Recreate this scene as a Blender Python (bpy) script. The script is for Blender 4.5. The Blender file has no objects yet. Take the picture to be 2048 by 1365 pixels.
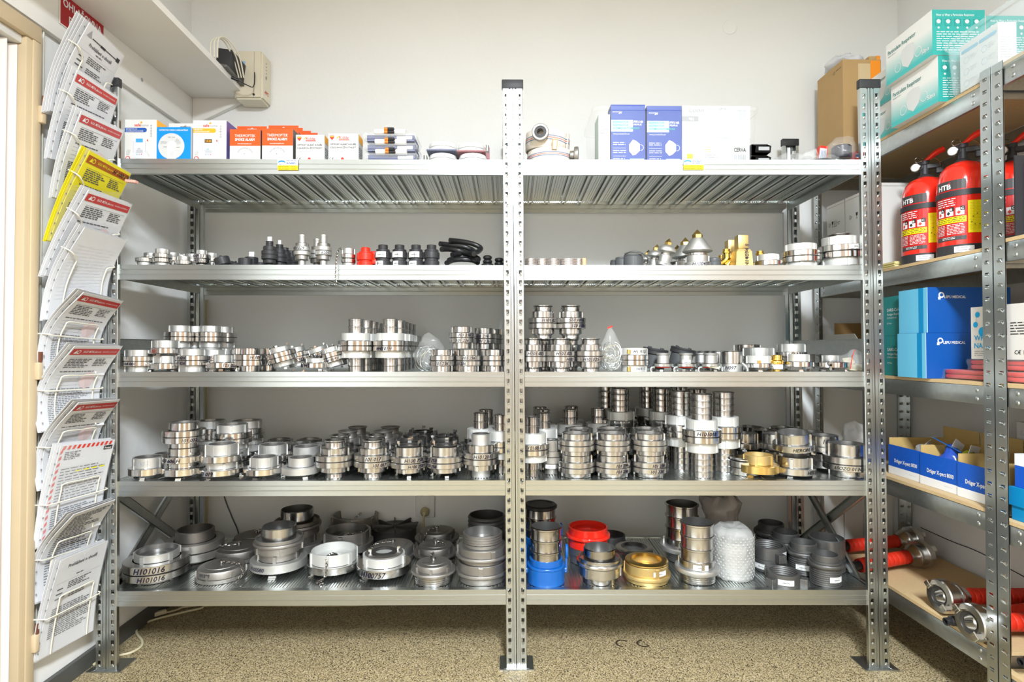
import bpy, bmesh, math, random
from mathutils import Vector, Matrix, Euler
random.seed(11)
SC = bpy.context.scene
COL = SC.collection
PI = math.pi

# ------------------------------------------------------------------ camera
FPX, HC = 1130.0, 1.035            # focal length in pixels of a 2048 wide frame, eye height
cam_d = bpy.data.cameras.new('camera')
cam_d.sensor_width = 36.0
cam_d.lens = FPX * 36.0 / 2048.0
cam_d.clip_start = 0.02
cam = bpy.data.objects.new('camera', cam_d)
COL.objects.link(cam)
cam.location = (0, 0, HC)
cam.rotation_euler = (PI / 2 + math.atan(17.5 / FPX), 0, -math.atan(12 / FPX))
SC.camera = cam
CR = cam.rotation_euler.to_matrix()
CT = CR.transposed()

# ------------------------------------------------------------------ world, exposure
SC.view_settings.view_transform = 'Standard'
SC.view_settings.look = 'None'
SC.view_settings.gamma = 1.0
SC.view_settings.use_curve_mapping = False
SC.view_settings.exposure = 0.0
wd = bpy.data.worlds.new('world'); SC.world = wd
wd.use_nodes = True
wd.node_tree.nodes['Background'].inputs[0].default_value = (1, 0.97, 0.92, 1)
wd.node_tree.nodes['Background'].inputs[1].default_value = 0.05

def area_light(name, loc, size, size_y, power, color, rot=(0, 0, 0)):
    l = bpy.data.lights.new(name, 'AREA'); l.shape = 'RECTANGLE'
    l.size, l.size_y, l.energy, l.color = size, size_y, power, color
    o = bpy.data.objects.new(name, l); COL.objects.link(o)
    o.location = loc; o.rotation_euler = rot
    return o
# long ceiling fluorescent fitting over the aisle in front of the racks
area_light('ceiling_lamp_light', (0.30, -0.80, 2.60), 0.30, 1.25, 318, (0.855, 0.932, 1.0))

# ------------------------------------------------------------------ pixel helpers (image taken as 2048 x 1365)
def ray(px, py):
    return CR @ Vector(((px - 1024) / FPX, -(py - 682.5) / FPX, -1))
def at_y(px, py, Y):
    d = ray(px, py); t = Y / d.y
    return Vector((0, 0, HC)) + d * t
def at_z(px, py, Z):
    d = ray(px, py); t = (Z - HC) / d.z
    return Vector((0, 0, HC)) + d * t
def at_x(px, py, X):
    d = ray(px, py); t = X / d.x
    return Vector((0, 0, HC)) + d * t
def x_of(px, Y, z):
    a = CT @ Vector((0, Y, z - HC)); b = CT @ Vector((1, 0, 0))
    k = (px - 1024) / FPX
    return (-k * a.z - a.x) / (b.x + k * b.z)

# ------------------------------------------------------------------ materials
MATS = {}
def mat(name, col, rough=0.5, metal=0.0, bump=0.0, bscale=200.0, var=0.0, vscale=8.0, coat=0.0, trans=0.0, alpha=1.0, emit=0.0, spec=0.5, ior=1.45, sheen=0.0, aniso=0.0, vtype='noise', rvar=0.0):
    if name in MATS: return MATS[name]
    m = bpy.data.materials.new(name); m.use_nodes = True
    nt = m.node_tree; b = nt.nodes['Principled BSDF']
    c = tuple(col) + (1,) if len(col) == 3 else col
    b.inputs['Base Color'].default_value = c
    b.inputs['Roughness'].default_value = rough
    b.inputs['Metallic'].default_value = metal
    b.inputs['Specular IOR Level'].default_value = spec
    b.inputs['IOR'].default_value = ior
    b.inputs['Coat Weight'].default_value = coat
    b.inputs['Transmission Weight'].default_value = trans
    b.inputs['Alpha'].default_value = alpha
    if emit:
        b.inputs['Emission Color'].default_value = c
        b.inputs['Emission Strength'].default_value = emit
    if var or bump or rvar:
        tc = nt.nodes.new('ShaderNodeTexCoord')
    if var or rvar:
        if vtype == 'noise':
            n = nt.nodes.new('ShaderNodeTexNoise'); n.inputs['Scale'].default_value = vscale; n.inputs['Detail'].default_value = 4
            fac = n.outputs['Fac']
        else:
            n = nt.nodes.new('ShaderNodeTexVoronoi'); n.inputs['Scale'].default_value = vscale
            sp = nt.nodes.new('ShaderNodeSeparateColor'); nt.links.new(n.outputs['Color'], sp.inputs[0]); fac = sp.outputs[0]
        nt.links.new(tc.outputs['Object'], n.inputs['Vector'])
    if var:
        r = nt.nodes.new('ShaderNodeMix'); r.data_type = 'RGBA'
        r.inputs['A'].default_value = tuple(max(0, x * (1 - var)) for x in c[:3]) + (1,)
        r.inputs['B'].default_value = tuple(min(1, x * (1 + var)) for x in c[:3]) + (1,)
        nt.links.new(fac, r.inputs['Factor']); nt.links.new(r.outputs['Result'], b.inputs['Base Color'])
    if rvar:
        mr = nt.nodes.new('ShaderNodeMapRange')
        mr.inputs['To Min'].default_value = max(0.02, rough - rvar); mr.inputs['To Max'].default_value = rough + rvar
        nt.links.new(fac, mr.inputs['Value']); nt.links.new(mr.outputs['Result'], b.inputs['Roughness'])
    if bump:
        n2 = nt.nodes.new('ShaderNodeTexNoise'); n2.inputs['Scale'].default_value = bscale; n2.inputs['Detail'].default_value = 3
        nt.links.new(tc.outputs['Object'], n2.inputs['Vector'])
        bp = nt.nodes.new('ShaderNodeBump'); bp.inputs['Strength'].default_value = bump; bp.inputs['Distance'].default_value = 0.002
        nt.links.new(n2.outputs['Fac'], bp.inputs['Height']); nt.links.new(bp.outputs['Normal'], b.inputs['Normal'])
    MATS[name] = m
    return m

def film(name, col, alpha, rough=0.15, spec=0.5, bump=0.0, bscale=40):
    """thin clear plastic: transparent mixed with a glossy/diffuse sheet"""
    return mat(name, col, rough, alpha=alpha, spec=spec, bump=bump, bscale=bscale)

M_ZINC = mat('galvanised_steel', (.53, .555, .55), .29, 1.0, var=.02, vscale=30)
M_ZINC2 = mat('dull_galvanised_steel', (.50, .52, .51), .37, 1.0, var=.05, vscale=90, vtype='v')
M_DECK = mat('galvanised_deck', (.70, .73, .71), .27, 1.0, var=.04, vscale=30)
M_CAST = mat('cast_aluminium', (.60, .60, .585), .48, .9, bump=.15, bscale=900, var=.05, vscale=30)
M_CASTW = mat('pale_cast_aluminium', (.66, .66, .635), .52, .55, bump=.15, bscale=900)
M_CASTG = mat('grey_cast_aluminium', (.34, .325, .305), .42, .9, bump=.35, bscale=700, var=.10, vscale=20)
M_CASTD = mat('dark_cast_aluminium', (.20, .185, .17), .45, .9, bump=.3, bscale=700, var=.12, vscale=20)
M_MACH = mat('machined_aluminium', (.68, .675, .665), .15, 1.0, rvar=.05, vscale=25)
M_MACH2 = mat('brushed_aluminium', (.54, .535, .525), .24, 1.0, rvar=.08, vscale=40)
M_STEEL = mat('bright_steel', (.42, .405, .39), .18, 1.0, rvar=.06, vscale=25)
M_STEELD = mat('dark_steel', (.20, .195, .19), .38, .85, var=.12, vscale=30)
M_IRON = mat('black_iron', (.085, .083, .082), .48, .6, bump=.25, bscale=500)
M_IRONG = mat('grey_iron', (.15, .148, .145), .42, .75, bump=.2, bscale=500)
M_BRASS = mat('brass', (.80, .56, .20), .28, 1.0, var=.08, vscale=30)
M_BRASSP = mat('polished_brass', (.86, .58, .14), .16, 1.0)
M_BRASSR = mat('raw_cast_brass', (.66, .50, .22), .42, .9, bump=.2, bscale=600)
M_BLKPL = mat('black_plastic', (.018, .018, .02), .38)
M_BLKMAT = mat('matt_black_plastic', (.03, .03, .033), .5)
M_GRYPL = mat('grey_plastic', (.085, .09, .093), .45)
M_RUB = mat('black_rubber', (.014, .014, .015), .33)
M_GASK = mat('gasket_rubber', (.03, .028, .026), .5)
M_REDPL = mat('red_plastic', (.78, .025, .008), .35)
M_REDPAINT = mat('red_paint', (.80, .025, .012), .16, coat=.6)
M_BLUEPAINT = mat('blue_paint', (.006, .105, .40), .28, coat=.3)
M_BLUEBOX = mat('blue_carton', (.006, .09, .50), .45)
M_BORE_SHADE = mat('shaded_bore', (.33, .325, .315), .32, .9)  # darker copy of the metals, paints shade inside open bores
M_WHITE = mat('white_carton', (.73, .73, .72), .5)
M_WHITEPL = mat('white_plastic', (.72, .72, .70), .4)
M_CREAMPL = mat('cream_plastic', (.74, .70, .58), .45)
M_INK = mat('black_marker_ink', (.008, .006, .025), .45)
M_BLACKP = mat('black_print', (.02, .02, .02), .55)
M_GREYP = mat('grey_print', (.35, .36, .38), .55)
M_WHITEP = mat('white_print', (.80, .80, .80), .55)
M_CARDB = mat('brown_cardboard', (.47, .30, .13), .8, var=.06, vscale=12)
M_CARDD = mat('dark_cardboard', (.30, .18, .07), .8)
M_CHIP = mat('chipboard', (.56, .40, .21), .7, var=.10, vscale=90)
M_ENAMEL = mat('white_enamel_wire', (.76, .72, .60), .4)
M_WALL = None

# ------------------------------------------------------------------ mesh helpers
def link(me, name, m=None, parent=None, loc=None):
    o = bpy.data.objects.new(name, me); COL.objects.link(o)
    if m is not None and not me.materials: me.materials.append(m)
    if parent is not None: o.parent = parent
    if loc is not None: o.location = loc
    return o
def mesh_of(bm, name, m=None, smooth=None):
    me = bpy.data.meshes.new(name); bm.to_mesh(me); bm.free()
    if m is not None: me.materials.append(m)
    if smooth is not None:
        me.polygons.foreach_set('use_smooth', [True] * len(me.polygons))
        me.set_sharp_from_angle(angle=math.radians(smooth))
    return me
def empty(name, loc=(0, 0, 0), rot=(0, 0, 0)):
    o = bpy.data.objects.new(name, None); COL.objects.link(o)
    o.empty_display_size = .02; o.location = loc; o.rotation_euler = rot
    return o
def tag(o, label=None, cat=None, group=None, kind=None):
    if label: o['label'] = label
    if cat: o['category'] = cat
    if group: o['group'] = group
    if kind: o['kind'] = kind
    return o
def box(bm, x0, y0, z0, x1, y1, z1, mtx=None):
    c = [(x0, y0, z0), (x1, y0, z0), (x1, y1, z0), (x0, y1, z0), (x0, y0, z1), (x1, y0, z1), (x1, y1, z1), (x0, y1, z1)]
    vs = [bm.verts.new(mtx @ Vector(p) if mtx else p) for p in c]
    for f in ((0, 3, 2, 1), (4, 5, 6, 7), (0, 1, 5, 4), (1, 2, 6, 5), (2, 3, 7, 6), (3, 0, 4, 7)):
        bm.faces.new([vs[i] for i in f])
    return vs
def box_me(name, x0, y0, z0, x1, y1, z1, m, bevel=0.0, seg=2):
    bm = bmesh.new(); box(bm, x0, y0, z0, x1, y1, z1)
    if bevel:
        bmesh.ops.bevel(bm, geom=list(bm.edges), offset=bevel, segments=seg, affect='EDGES', profile=.5)
    return mesh_of(bm, name, m, 40 if bevel else None)
def lathe(bm, prof, n=32, a0=0.0, a1=2 * PI, mtx=None):
    """revolve (r, z) points about z; r == 0 closes to a pole"""
    full = abs(a1 - a0 - 2 * PI) < 1e-6
    cnt = n if full else n + 1
    rings = []
    for r, z in prof:
        if r < 1e-7:
            v = bm.verts.new(mtx @ Vector((0, 0, z)) if mtx else (0, 0, z)); rings.append([v] * cnt)
        else:
            rg = []
            for i in range(cnt):
                a = a0 + (a1 - a0) * i / n
                p = Vector((r * math.cos(a), r * math.sin(a), z))
                rg.append(bm.verts.new(mtx @ p if mtx else p))
            rings.append(rg)
    for k in range(len(rings) - 1):
        A, B = rings[k], rings[k + 1]
        for i in range(n):
            j = (i + 1) % cnt
            f = []
            for v in (A[i], A[j], B[j], B[i]):
                if v not in f: f.append(v)
            if len(f) > 2:
                try: bm.faces.new(f)
                except ValueError: pass
def lathe_me(name, prof, m, n=32, smooth=35):
    bm = bmesh.new(); lathe(bm, prof, n)
    bmesh.ops.recalc_face_normals(bm, faces=bm.faces)
    return mesh_of(bm, name, m, smooth)
def extrude_x(bm, prof, x0, x1, closed=False, mtx=None):
    """prof in (y, z), swept along x"""
    a = [bm.verts.new(mtx @ Vector((x0, y, z)) if mtx else (x0, y, z)) for y, z in prof]
    b = [bm.verts.new(mtx @ Vector((x1, y, z)) if mtx else (x1, y, z)) for y, z in prof]
    n = len(prof)
    for i in range(n if closed else n - 1):
        j = (i + 1) % n
        bm.faces.new((a[i], b[i], b[j], a[j]))
    return a, b
def tube(bm, pts, r, n=8, closed=False, cap=True, radii=None):
    """a round rod along a list of points"""
    P = [Vector(p) for p in pts]; m = len(P); rings = []
    prev = None
    for i, p in enumerate(P):
        if closed: t = P[(i + 1) % m] - P[i - 1]
        else: t = P[min(i + 1, m - 1)] - P[max(i - 1, 0)]
        if t.length < 1e-9: t = Vector((0, 0, 1))
        t.normalize()
        if prev is None:
            ref = Vector((0, 0, 1)) if abs(t.z) < .9 else Vector((1, 0, 0))
            u = t.cross(ref).normalized()
        else:
            u = (prev - t * prev.dot(t))
            if u.length < 1e-6: u = t.cross(Vector((0, 0, 1)))
            u.normalize()
        prev = u; w = t.cross(u)
        rr = radii[i] if radii else r
        rings.append([bm.verts.new(p + (u * math.cos(2 * PI * k / n) + w * math.sin(2 * PI * k / n)) * rr) for k in range(n)])
    for i in range(m if closed else m - 1):
        A, B = rings[i], rings[(i + 1) % m]
        for k in range(n):
            bm.faces.new((A[k], A[(k + 1) % n], B[(k + 1) % n], B[k]))
    if cap and not closed:
        bm.faces.new(rings[0][::-1]); bm.faces.new(rings[-1])
def tube_me(name, pts, r, m, n=8, closed=False, radii=None):
    bm = bmesh.new(); tube(bm, pts, r, n, closed, True, radii)
    bmesh.ops.recalc_face_normals(bm, faces=bm.faces)
    return mesh_of(bm, name, m, 50)
def spline(pts, k=6, closed=False):
    """Catmull-Rom through points"""
    P = [Vector(p) for p in pts]; n = len(P); out = []
    rng = n if closed else n - 1
    for i in range(rng):
        if closed: a, b, c, d = P[i - 1], P[i], P[(i + 1) % n], P[(i + 2) % n]
        else: a, b, c, d = P[max(i - 1, 0)], P[i], P[i + 1], P[min(i + 2, n - 1)]
        for j in range(k):
            t = j / k
            out.append(.5 * ((2 * b) + (c - a) * t + (2 * a - 5 * b + 4 * c - d) * t * t + (3 * b - a - 3 * c + d) * t ** 3))
    if not closed: out.append(P[-1])
    return out

# ------------------------------------------------------------------ lettering (built-in font, mapped onto any surface)
_TXT = {}
def text2d(s, bold=0.0, shear=0.0, align='LEFT', res=2):
    key = (s, bold, shear, align, res)
    if key in _TXT: return _TXT[key]
    cu = bpy.data.curves.new('txt', 'FONT'); cu.body = s; cu.size = 1.0
    cu.shear = shear; cu.offset = bold; cu.resolution_u = res
    cu.fill_mode = 'FRONT'
    ob = bpy.data.objects.new('txt', cu)
    me = bpy.data.meshes.new_from_object(ob)
    V = [(v.co.x, v.co.y) for v in me.vertices]; Fc = [tuple(p.vertices) for p in me.polygons]
    w = max([v[0] for v in V], default=0); x0 = min([v[0] for v in V], default=0)
    sh = {'LEFT': -x0, 'CENTER': -(w + x0) / 2, 'RIGHT': -w}[align]
    V = [(x + sh, y) for x, y in V]
    bpy.data.objects.remove(ob); bpy.data.curves.remove(cu); bpy.data.meshes.remove(me)
    _TXT[key] = (V, Fc, w - x0)
    return _TXT[key]

class Face:
    """a flat face to print on: origin o (lower left), u right, v up, n outward"""
    def __init__(s, o, u, v):
        s.o, s.u, s.v = Vector(o), Vector(u).normalized(), Vector(v).normalized(); s.n = s.u.cross(s.v)
    def p(s, a, b, h=.0005): return s.o + s.u * a + s.v * b + s.n * h
class Cyl:
    """wraps u (arc length, 0 at angle a0, growing to the viewer's right) and v (height) on an upright cylinder"""
    def __init__(s, R, a0=-PI / 2, z0=0.0, R2=None, h=None):
        s.R, s.a0, s.z0 = R, a0, z0; s.R2, s.hh = R2, h
    def p(s, a, b, h=.0005):
        r = s.R
        if s.R2 is not None: r = s.R + (s.R2 - s.R) * b / s.hh
        t = s.a0 + a / s.R
        return Vector(((r + h) * math.cos(t), (r + h) * math.sin(t), s.z0 + b))
FINE = {'small_print', 'typed_text', 'faint_text'}
class Ink:
    """collects flat print by material and turns each into one part"""
    def __init__(s): s.b = {}; s.n = 0
    def _bm(s, m, name='print'):
        k = (m.name, name)
        if k not in s.b: s.b[k] = (bmesh.new(), m, name)
        return s.b[k][0]
    def poly(s, face, pts, m, name='print', h=.0005):
        bm = s._bm(m, name)
        if name not in FINE: s.n = (s.n + 1) % 24; h += s.n * 8e-6
        bm.faces.new([bm.verts.new(face.p(a, b, h)) for a, b in pts])
    def rect(s, face, u0, v0, u1, v1, m, name='print', h=.0005, nu=1):
        if isinstance(face, Cyl): nu = max(nu, int(abs(u1 - u0) / face.R / .2) + 1)
        for i in range(nu):
            a, b = u0 + (u1 - u0) * i / nu, u0 + (u1 - u0) * (i + 1) / nu
            s.poly(face, [(a, v0), (b, v0), (b, v1), (a, v1)], m, name, h)
    def disc(s, face, u, v, r, m, name='print', h=.0006, n=20, ry=None):
        s.poly(face, [(u + r * math.cos(2 * PI * i / n), v + (ry or r) * math.sin(2 * PI * i / n)) for i in range(n)], m, name, h)
    def ring(s, face, u, v, r, w, m, name='print', h=.0006, n=20, a0=0, a1=2 * PI):
        for i in range(n):
            a, b = a0 + (a1 - a0) * i / n, a0 + (a1 - a0) * (i + 1) / n
            s.poly(face, [(u + q * math.cos(t), v + q * math.sin(t)) for q, t in ((r, a), (r, b), (r - w, b), (r - w, a))], m, name, h)
    def text(s, face, u, v, size, txt, m, name='lettering', h=.0008, bold=0.0, shear=0.0, align='LEFT', sx=1.0, width=None, rot=0.0):
        V, Fc, w = text2d(txt, bold, shear, align)
        if width: sx = width / (w * size)
        bm = s._bm(m, name); cr, sr = math.cos(rot), math.sin(rot)
        vs = []
        for x, y in V:
            x, y = x * size * sx, y * size
            vs.append(bm.verts.new(face.p(u + x * cr - y * sr, v + x * sr + y * cr, h)))
        for f in Fc:
            try: bm.faces.new([vs[i] for i in f])
            except ValueError: pass
    def lines(s, face, u0, u1, vtop, n, pitch, m, name='small_print', th=.35, rag=.3, seed=0, h=.0006):
        """rows of small print too fine to read: words as short bars"""
        rnd = random.Random(seed)
        for i in range(n):
            v = vtop - i * pitch; u = u0; end = u1 - (u1 - u0) * rag * rnd.random()
            while u < end:
                w = pitch * rnd.uniform(1.0, 3.5); w = min(w, end - u)
                s.rect(face, u, v, u + w, v + pitch * th, m, name, h)
                u += w + pitch * .5
    def build(s, parent):
        out = []
        for bm, m, name in s.b.values():
            nf = len(bm.faces)
            o = link(mesh_of(bm, name, m), name, None, parent); out.append(o)
            if nf > 1 and name != 'lettering': o['kind'] = 'stuff'
        s.b = {}
        return out
FRONT = lambda w, h, d=0: Face((-w / 2, -d / 2, 0), (1, 0, 0), (0, 0, 1))
# ================================================================== the room
XL, XR, YB, YF0, ZC = -1.368, 1.725, 2.45, -3.0, 2.68
def wall_mat():
    m = bpy.data.materials.new('white_wall_paint'); m.use_nodes = True
    nt = m.node_tree; b = nt.nodes['Principled BSDF']; b.inputs['Roughness'].default_value = .75
    tc = nt.nodes.new('ShaderNodeTexCoord'); n = nt.nodes.new('ShaderNodeTexNoise'); n.inputs['Scale'].default_value = 3.0; n.inputs['Detail'].default_value = 5
    mx = nt.nodes.new('ShaderNodeMix'); mx.data_type = 'RGBA'
    mx.inputs['A'].default_value = (.80, .797, .775, 1); mx.inputs['B'].default_value = (.84, .838, .82, 1)
    nt.links.new(tc.outputs['Object'], n.inputs['Vector']); nt.links.new(n.outputs['Fac'], mx.inputs['Factor']); nt.links.new(mx.outputs['Result'], b.inputs['Base Color'])
    n2 = nt.nodes.new('ShaderNodeTexNoise'); n2.inputs['Scale'].default_value = 55; n2.inputs['Detail'].default_value = 4
    bp = nt.nodes.new('ShaderNodeBump'); bp.inputs['Strength'].default_value = .25; bp.inputs['Distance'].default_value = .003
    nt.links.new(tc.outputs['Object'], n2.inputs['Vector']); nt.links.new(n2.outputs['Fac'], bp.inputs['Height']); nt.links.new(bp.outputs['Normal'], b.inputs['Normal'])
    return m
M_WALL = wall_mat()
def floor_mat():
    m = bpy.data.materials.new('speckled_linoleum'); m.use_nodes = True
    nt = m.node_tree; b = nt.nodes['Principled BSDF']; b.inputs['Roughness'].default_value = .45
    tc = nt.nodes.new('ShaderNodeTexCoord')
    v = nt.nodes.new('ShaderNodeTexVoronoi'); v.inputs['Scale'].default_value = 420
    n = nt.nodes.new('ShaderNodeTexNoise'); n.inputs['Scale'].default_value = 330; n.inputs['Detail'].default_value = 2
    nt.links.new(tc.outputs['Object'], v.inputs['Vector']); nt.links.new(tc.outputs['Object'], n.inputs['Vector'])
    sp = nt.nodes.new('ShaderNodeSeparateColor'); nt.links.new(v.outputs['Color'], sp.inputs[0])
    r = nt.nodes.new('ShaderNodeValToRGB'); cr = r.color_ramp; cr.interpolation = 'CONSTANT'
    cols = [(0, (.030, .027, .020)), (.17, (.17, .130, .065)), (.33, (.35, .275, .14)), (.60, (.46, .365, .20)), (.86, (.58, .48, .32))]
    cr.elements[0].position = 0; cr.elements[0].color = cols[0][1] + (1,)
    cr.elements[1].position = cols[1][0]; cr.elements[1].color = cols[1][1] + (1,)
    for p, c in cols[2:]:
        e = cr.elements.new(p); e.color = c + (1,)
    nt.links.new(sp.outputs[0], r.inputs[0]); nt.links.new(r.outputs[0], b.inputs['Base Color'])
    return m
M_FLOOR = floor_mat()
M_SKIRT = mat('grey_skirting', (.075, .075, .07), .45)
M_CEIL = mat('ceiling_white', (.82, .81, .78), .8)
M_FRAME = mat('cream_gloss_paint', (.60, .48, .315), .32, var=.07, vscale=6)
M_DOORW = mat('wood_veneer', (.26, .16, .09), .4, var=.2, vscale=5)
def slab(name, x0, y0, z0, x1, y1, z1, m, kind='structure'):
    return tag(link(box_me(name, x0, y0, z0, x1, y1, z1, m), name), kind=kind)
slab('floor', XL - .1, YF0 - .1, -.1, XR + .1, YB + .1, 0, M_FLOOR)
slab('ceiling', XL - .1, YF0 - .1, ZC, XR + .1, YB + .1, ZC + .1, M_CEIL)
slab('wall_back', XL - .1, YB, 0, XR + .1, YB + .1, ZC, M_WALL)
slab('wall_right', XR, YF0, 0, XR + .1, YB, ZC, M_WALL)
slab('wall_front', XL - .1, YF0 - .1, 0, XR + .1, YF0, ZC, M_WALL)
# left wall with a door opening between Y 0.66 and 1.56
DY0, DY1, DZ = .70, 1.590, 1.916
bm = bmesh.new()
box(bm, XL - .1, YF0, 0, XL, DY0, ZC); box(bm, XL - .1, DY1, 0, XL, YB, ZC); box(bm, XL - .1, DY0, DZ, XL, DY1, ZC)
tag(link(mesh_of(bm, 'wall_left', M_WALL), 'wall_left'), kind='structure')
slab('wall_beyond_door', XL - .6, DY0 - .3, 0, XL - .55, DY1 + .3, ZC, M_WALL)
slab('baseboard_left', XL, DY1 + .045, 0, XL + .015, YB - .006, .053, M_SKIRT)
slab('baseboard_back', XL, YB - .006, 0, XR, YB, .053, M_SKIRT)
# unseen brown door added behind the viewer, for the bright metal to reflect
d = slab('added_door_rear', -1.0, YF0 - .02, 0, 1.0, YF0 + .02, 2.05, M_DOORW)
link(tube_me('door_handle', [(.17, YF0 + .02, 1.03), (.17, YF0 + .07, 1.03), (.06, YF0 + .07, 1.03)], .009, M_STEEL), 'door_handle', None, d)
d3 = slab('added_door_right', XR - .02, -1.9, 0, XR + .02, .25, 2.05, M_DOORW)  # another added door out of view, darkens reflections in the right-hand beams
# ceiling lamp housing above the area light
o = link(box_me('ceiling_lamp', -.19, -.68, -.06, .19, .68, 0, M_WHITEPL), 'ceiling_lamp', loc=(.30, -.80, ZC)); tag(o, 'long white fluorescent ceiling lamp above the aisle', 'lamp')
# blanking plate on the back wall
o = link(lathe_me('wall_blanking_plate', [(0, .004), (.030, .004), (.033, 0)], M_WALL, 40), 'wall_blanking_plate'); p = at_y(1459, 55, YB)
o.location = p; o.rotation_euler = (PI / 2, 0, 0); tag(o, 'round white blanking plate on the bare upper wall', 'cover plate')
# floor scuffs: two dark ring stains
for k, (px, py) in enumerate(((1245, 1288), (1287, 1288))):
    p = at_z(px, py, 0); bm = bmesh.new(); lathe(bm, [(.018, .0006), (.0225, .0008), (.025, .0006)], 24, .6 + k, 4.6 + k)
    o = link(mesh_of(bm, 'floor_stain', mat('dark_stain', (.05, .035, .025), .5)), 'floor_stain', loc=(p.x, p.y, 0))
    tag(o, ('darker' if k == 0 else 'fainter') + ' ring shaped stain on the speckled floor', 'stain', 'ring stains on the floor')

# ------------------------------------------------------------------ door frame on the left wall
fr = empty('door_1', (XL, (DY0 + DY1) / 2, 0)); tag(fr, kind='structure')
def child_box(par, name, x0, y0, z0, x1, y1, z1, m, bevel=0.0):
    o = par.location
    return link(box_me(name, x0 - o.x, y0 - o.y, z0 - o.z, x1 - o.x, y1 - o.y, z1 - o.z, m, bevel), name, None, par)
FX = XL + .03
HB = .047
child_box(fr, 'jamb', XL - .03, DY1 - .005, 0, FX - .006, DY1 + .041, DZ, M_FRAME, .003)
child_box(fr, 'jamb_bead', FX - .0065, DY1 + .012, 0, FX, DY1 + .041, DZ, M_FRAME, .003)
child_box(fr, 'jamb', XL - .03, DY0 - .041, 0, FX, DY0 + .005, DZ, M_FRAME, .003)
child_box(fr, 'head', XL - .03, DY0 - .041, DZ + .0005, FX, DY1 + .041, DZ + HB, M_FRAME, .003)
child_box(fr, 'track', XL - .020, DY0 + .006, DZ - .022, XL + .012, DY1 - .006, DZ, M_WHITEPL, .002)
for py in (212, 725, 1262):
    p = at_x(80, py, FX)
    h = child_box(fr, 'hinge', FX - .004, DY1 + .030, p.z - .05, FX + .012, DY1 + .047, p.z + .0, M_FRAME, .004)
    link(box_me('hinge_pin', .0, -.004, 0, .007, .004, .030, mat('rusty_steel', (.16, .06, .03), .6)), 'hinge_pin', None, h, Vector((FX + .004, DY1 + .040, p.z)) - fr.location)
# pleated folding door drawn to the far jamb
fd = empty('folding_door', (XL - .012, DY1 - .007, 0)); tag(fd, 'white pleated folding door gathered against the cream frame', 'door')
M_PLEAT = mat('white_vinyl', (.72, .66, .62), .5)
bm = bmesh.new(); n = 26
for i in range(n):
    y0 = -i * .016; y1 = -(i + 1) * .016; xa, xb = (.012, -.016) if i % 2 == 0 else (-.016, .012)
    vs = [bm.verts.new(p) for p in ((xa, y0, .015), (xb, y1, .015), (xb, y1, DZ - .03), (xa, y0, DZ - .024))]
    me2 = bpy.data.meshes.new('pleat'); me2.from_pydata([v.co for v in vs], [], [(0, 1, 2, 3)]); me2.materials.append(M_PLEAT)
    link(me2, 'pleat', None, fd)
bm.free()
# ================================================================== galvanised shelving (two bays)
YP = 1.85                                    # front face of the posts
PXM = 1.637e-3
XPL, XPC, XPR = -1.2965, .0275, 1.204        # post centres at eye height
LEAN = -.0071
ZS = [1.660, 1.3115, .9605, .6050, .2500]     # shelf tops
PW, PD = .0665, .014
YR = 2.372                                   # front face of the rear posts
YPR, XRR = 1.834, 1.196
unit = empty('shelving_unit', (0, YP + .25, 0))
tag(unit, 'tall galvanised two-bay metal shelving loaded with hose couplings', 'shelving')
def upost(x, y, h, flip=False, bottom=0.0):
    bm = bmesh.new(); hw = PW / 2; pitch = .0324
    s = -1 if flip else 1
    def P(u, d, z): return bm.verts.new((u, s * d, z))
    def strip(pts, z0, z1):
        a = [P(u, d, z0) for u, d in pts]; b = [P(u, d, z1) for u, d in pts]
        for i in range(len(pts) - 1): bm.faces.new((a[i], a[i + 1], b[i + 1], b[i]))
    for m in (-1, 1):
        strip([(m * hw, PD), (m * hw, .0015), (m * (hw - .0015), 0), (m * .0265, 0)], bottom, h)
        strip([(m * .0165, 0), (m * .0125, 0), (m * .0110, .0028), (m * .0085, .0028), (m * .0070, 0), (m * .0016, 0), (m * .0010, .001), (m * .0010, .012)], bottom, h)
        z = bottom + .02
        prev = bottom
        while z < h - .03:
            strip([(m * .0265, 0), (m * .0165, 0)], prev, z)       # solid between holes
            # punched tab: a drop-shaped bulge just under the hole
            c = P(m * .0215, -.0042, z - .0015); q = [P(m * .0215 + .0042 * math.cos(t), -.0003, z - .0035 + .0050 * math.sin(t)) for t in [PI * k / 4 for k in range(8)]]
            tp = P(m * .0215, -.0030, z + .0018)
            for k in range(8):
                bm.faces.new((q[k], q[(k + 1) % 8], c))
            prev = z + .0125
            # hole flanks
            strip([(m * .0265, 0), (m * .0265, .004)], z, prev); strip([(m * .0165, .004), (m * .0165, 0)], z, prev)
            z += pitch
        strip([(m * .0265, 0), (m * .0165, 0)], prev, h)
        strip([(m * hw, PD), (m * (hw - .012), PD)], bottom, h)
    for v in bm.verts:
        v.co.x += LEAN * (v.co.z - HC)
    bmesh.ops.recalc_face_normals(bm, faces=bm.faces)
    return mesh_of(bm, 'upright', M_ZINC, 30)
UH = 1.925
post_me = upost(0, 0, UH); rpost_me = upost(0, 0, UH, True)
cap_me = box_me('end_cap', -.0355, -.0025, UH - .028, .0355, PD + .0025, UH + .002, M_BLKMAT, .0025)
bm = bmesh.new(); box(bm, -.055, -.014, 0, .055, .07, .004)
for sx in (-.038, .038):
    lathe(bm, [(0, .0046), (.006, .0046), (.007, .004)], 12, mtx=Matrix.Translation((sx, -.004, 0)))
foot_me = mesh_of(bm, 'foot_plate', M_ZINC2)
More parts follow.
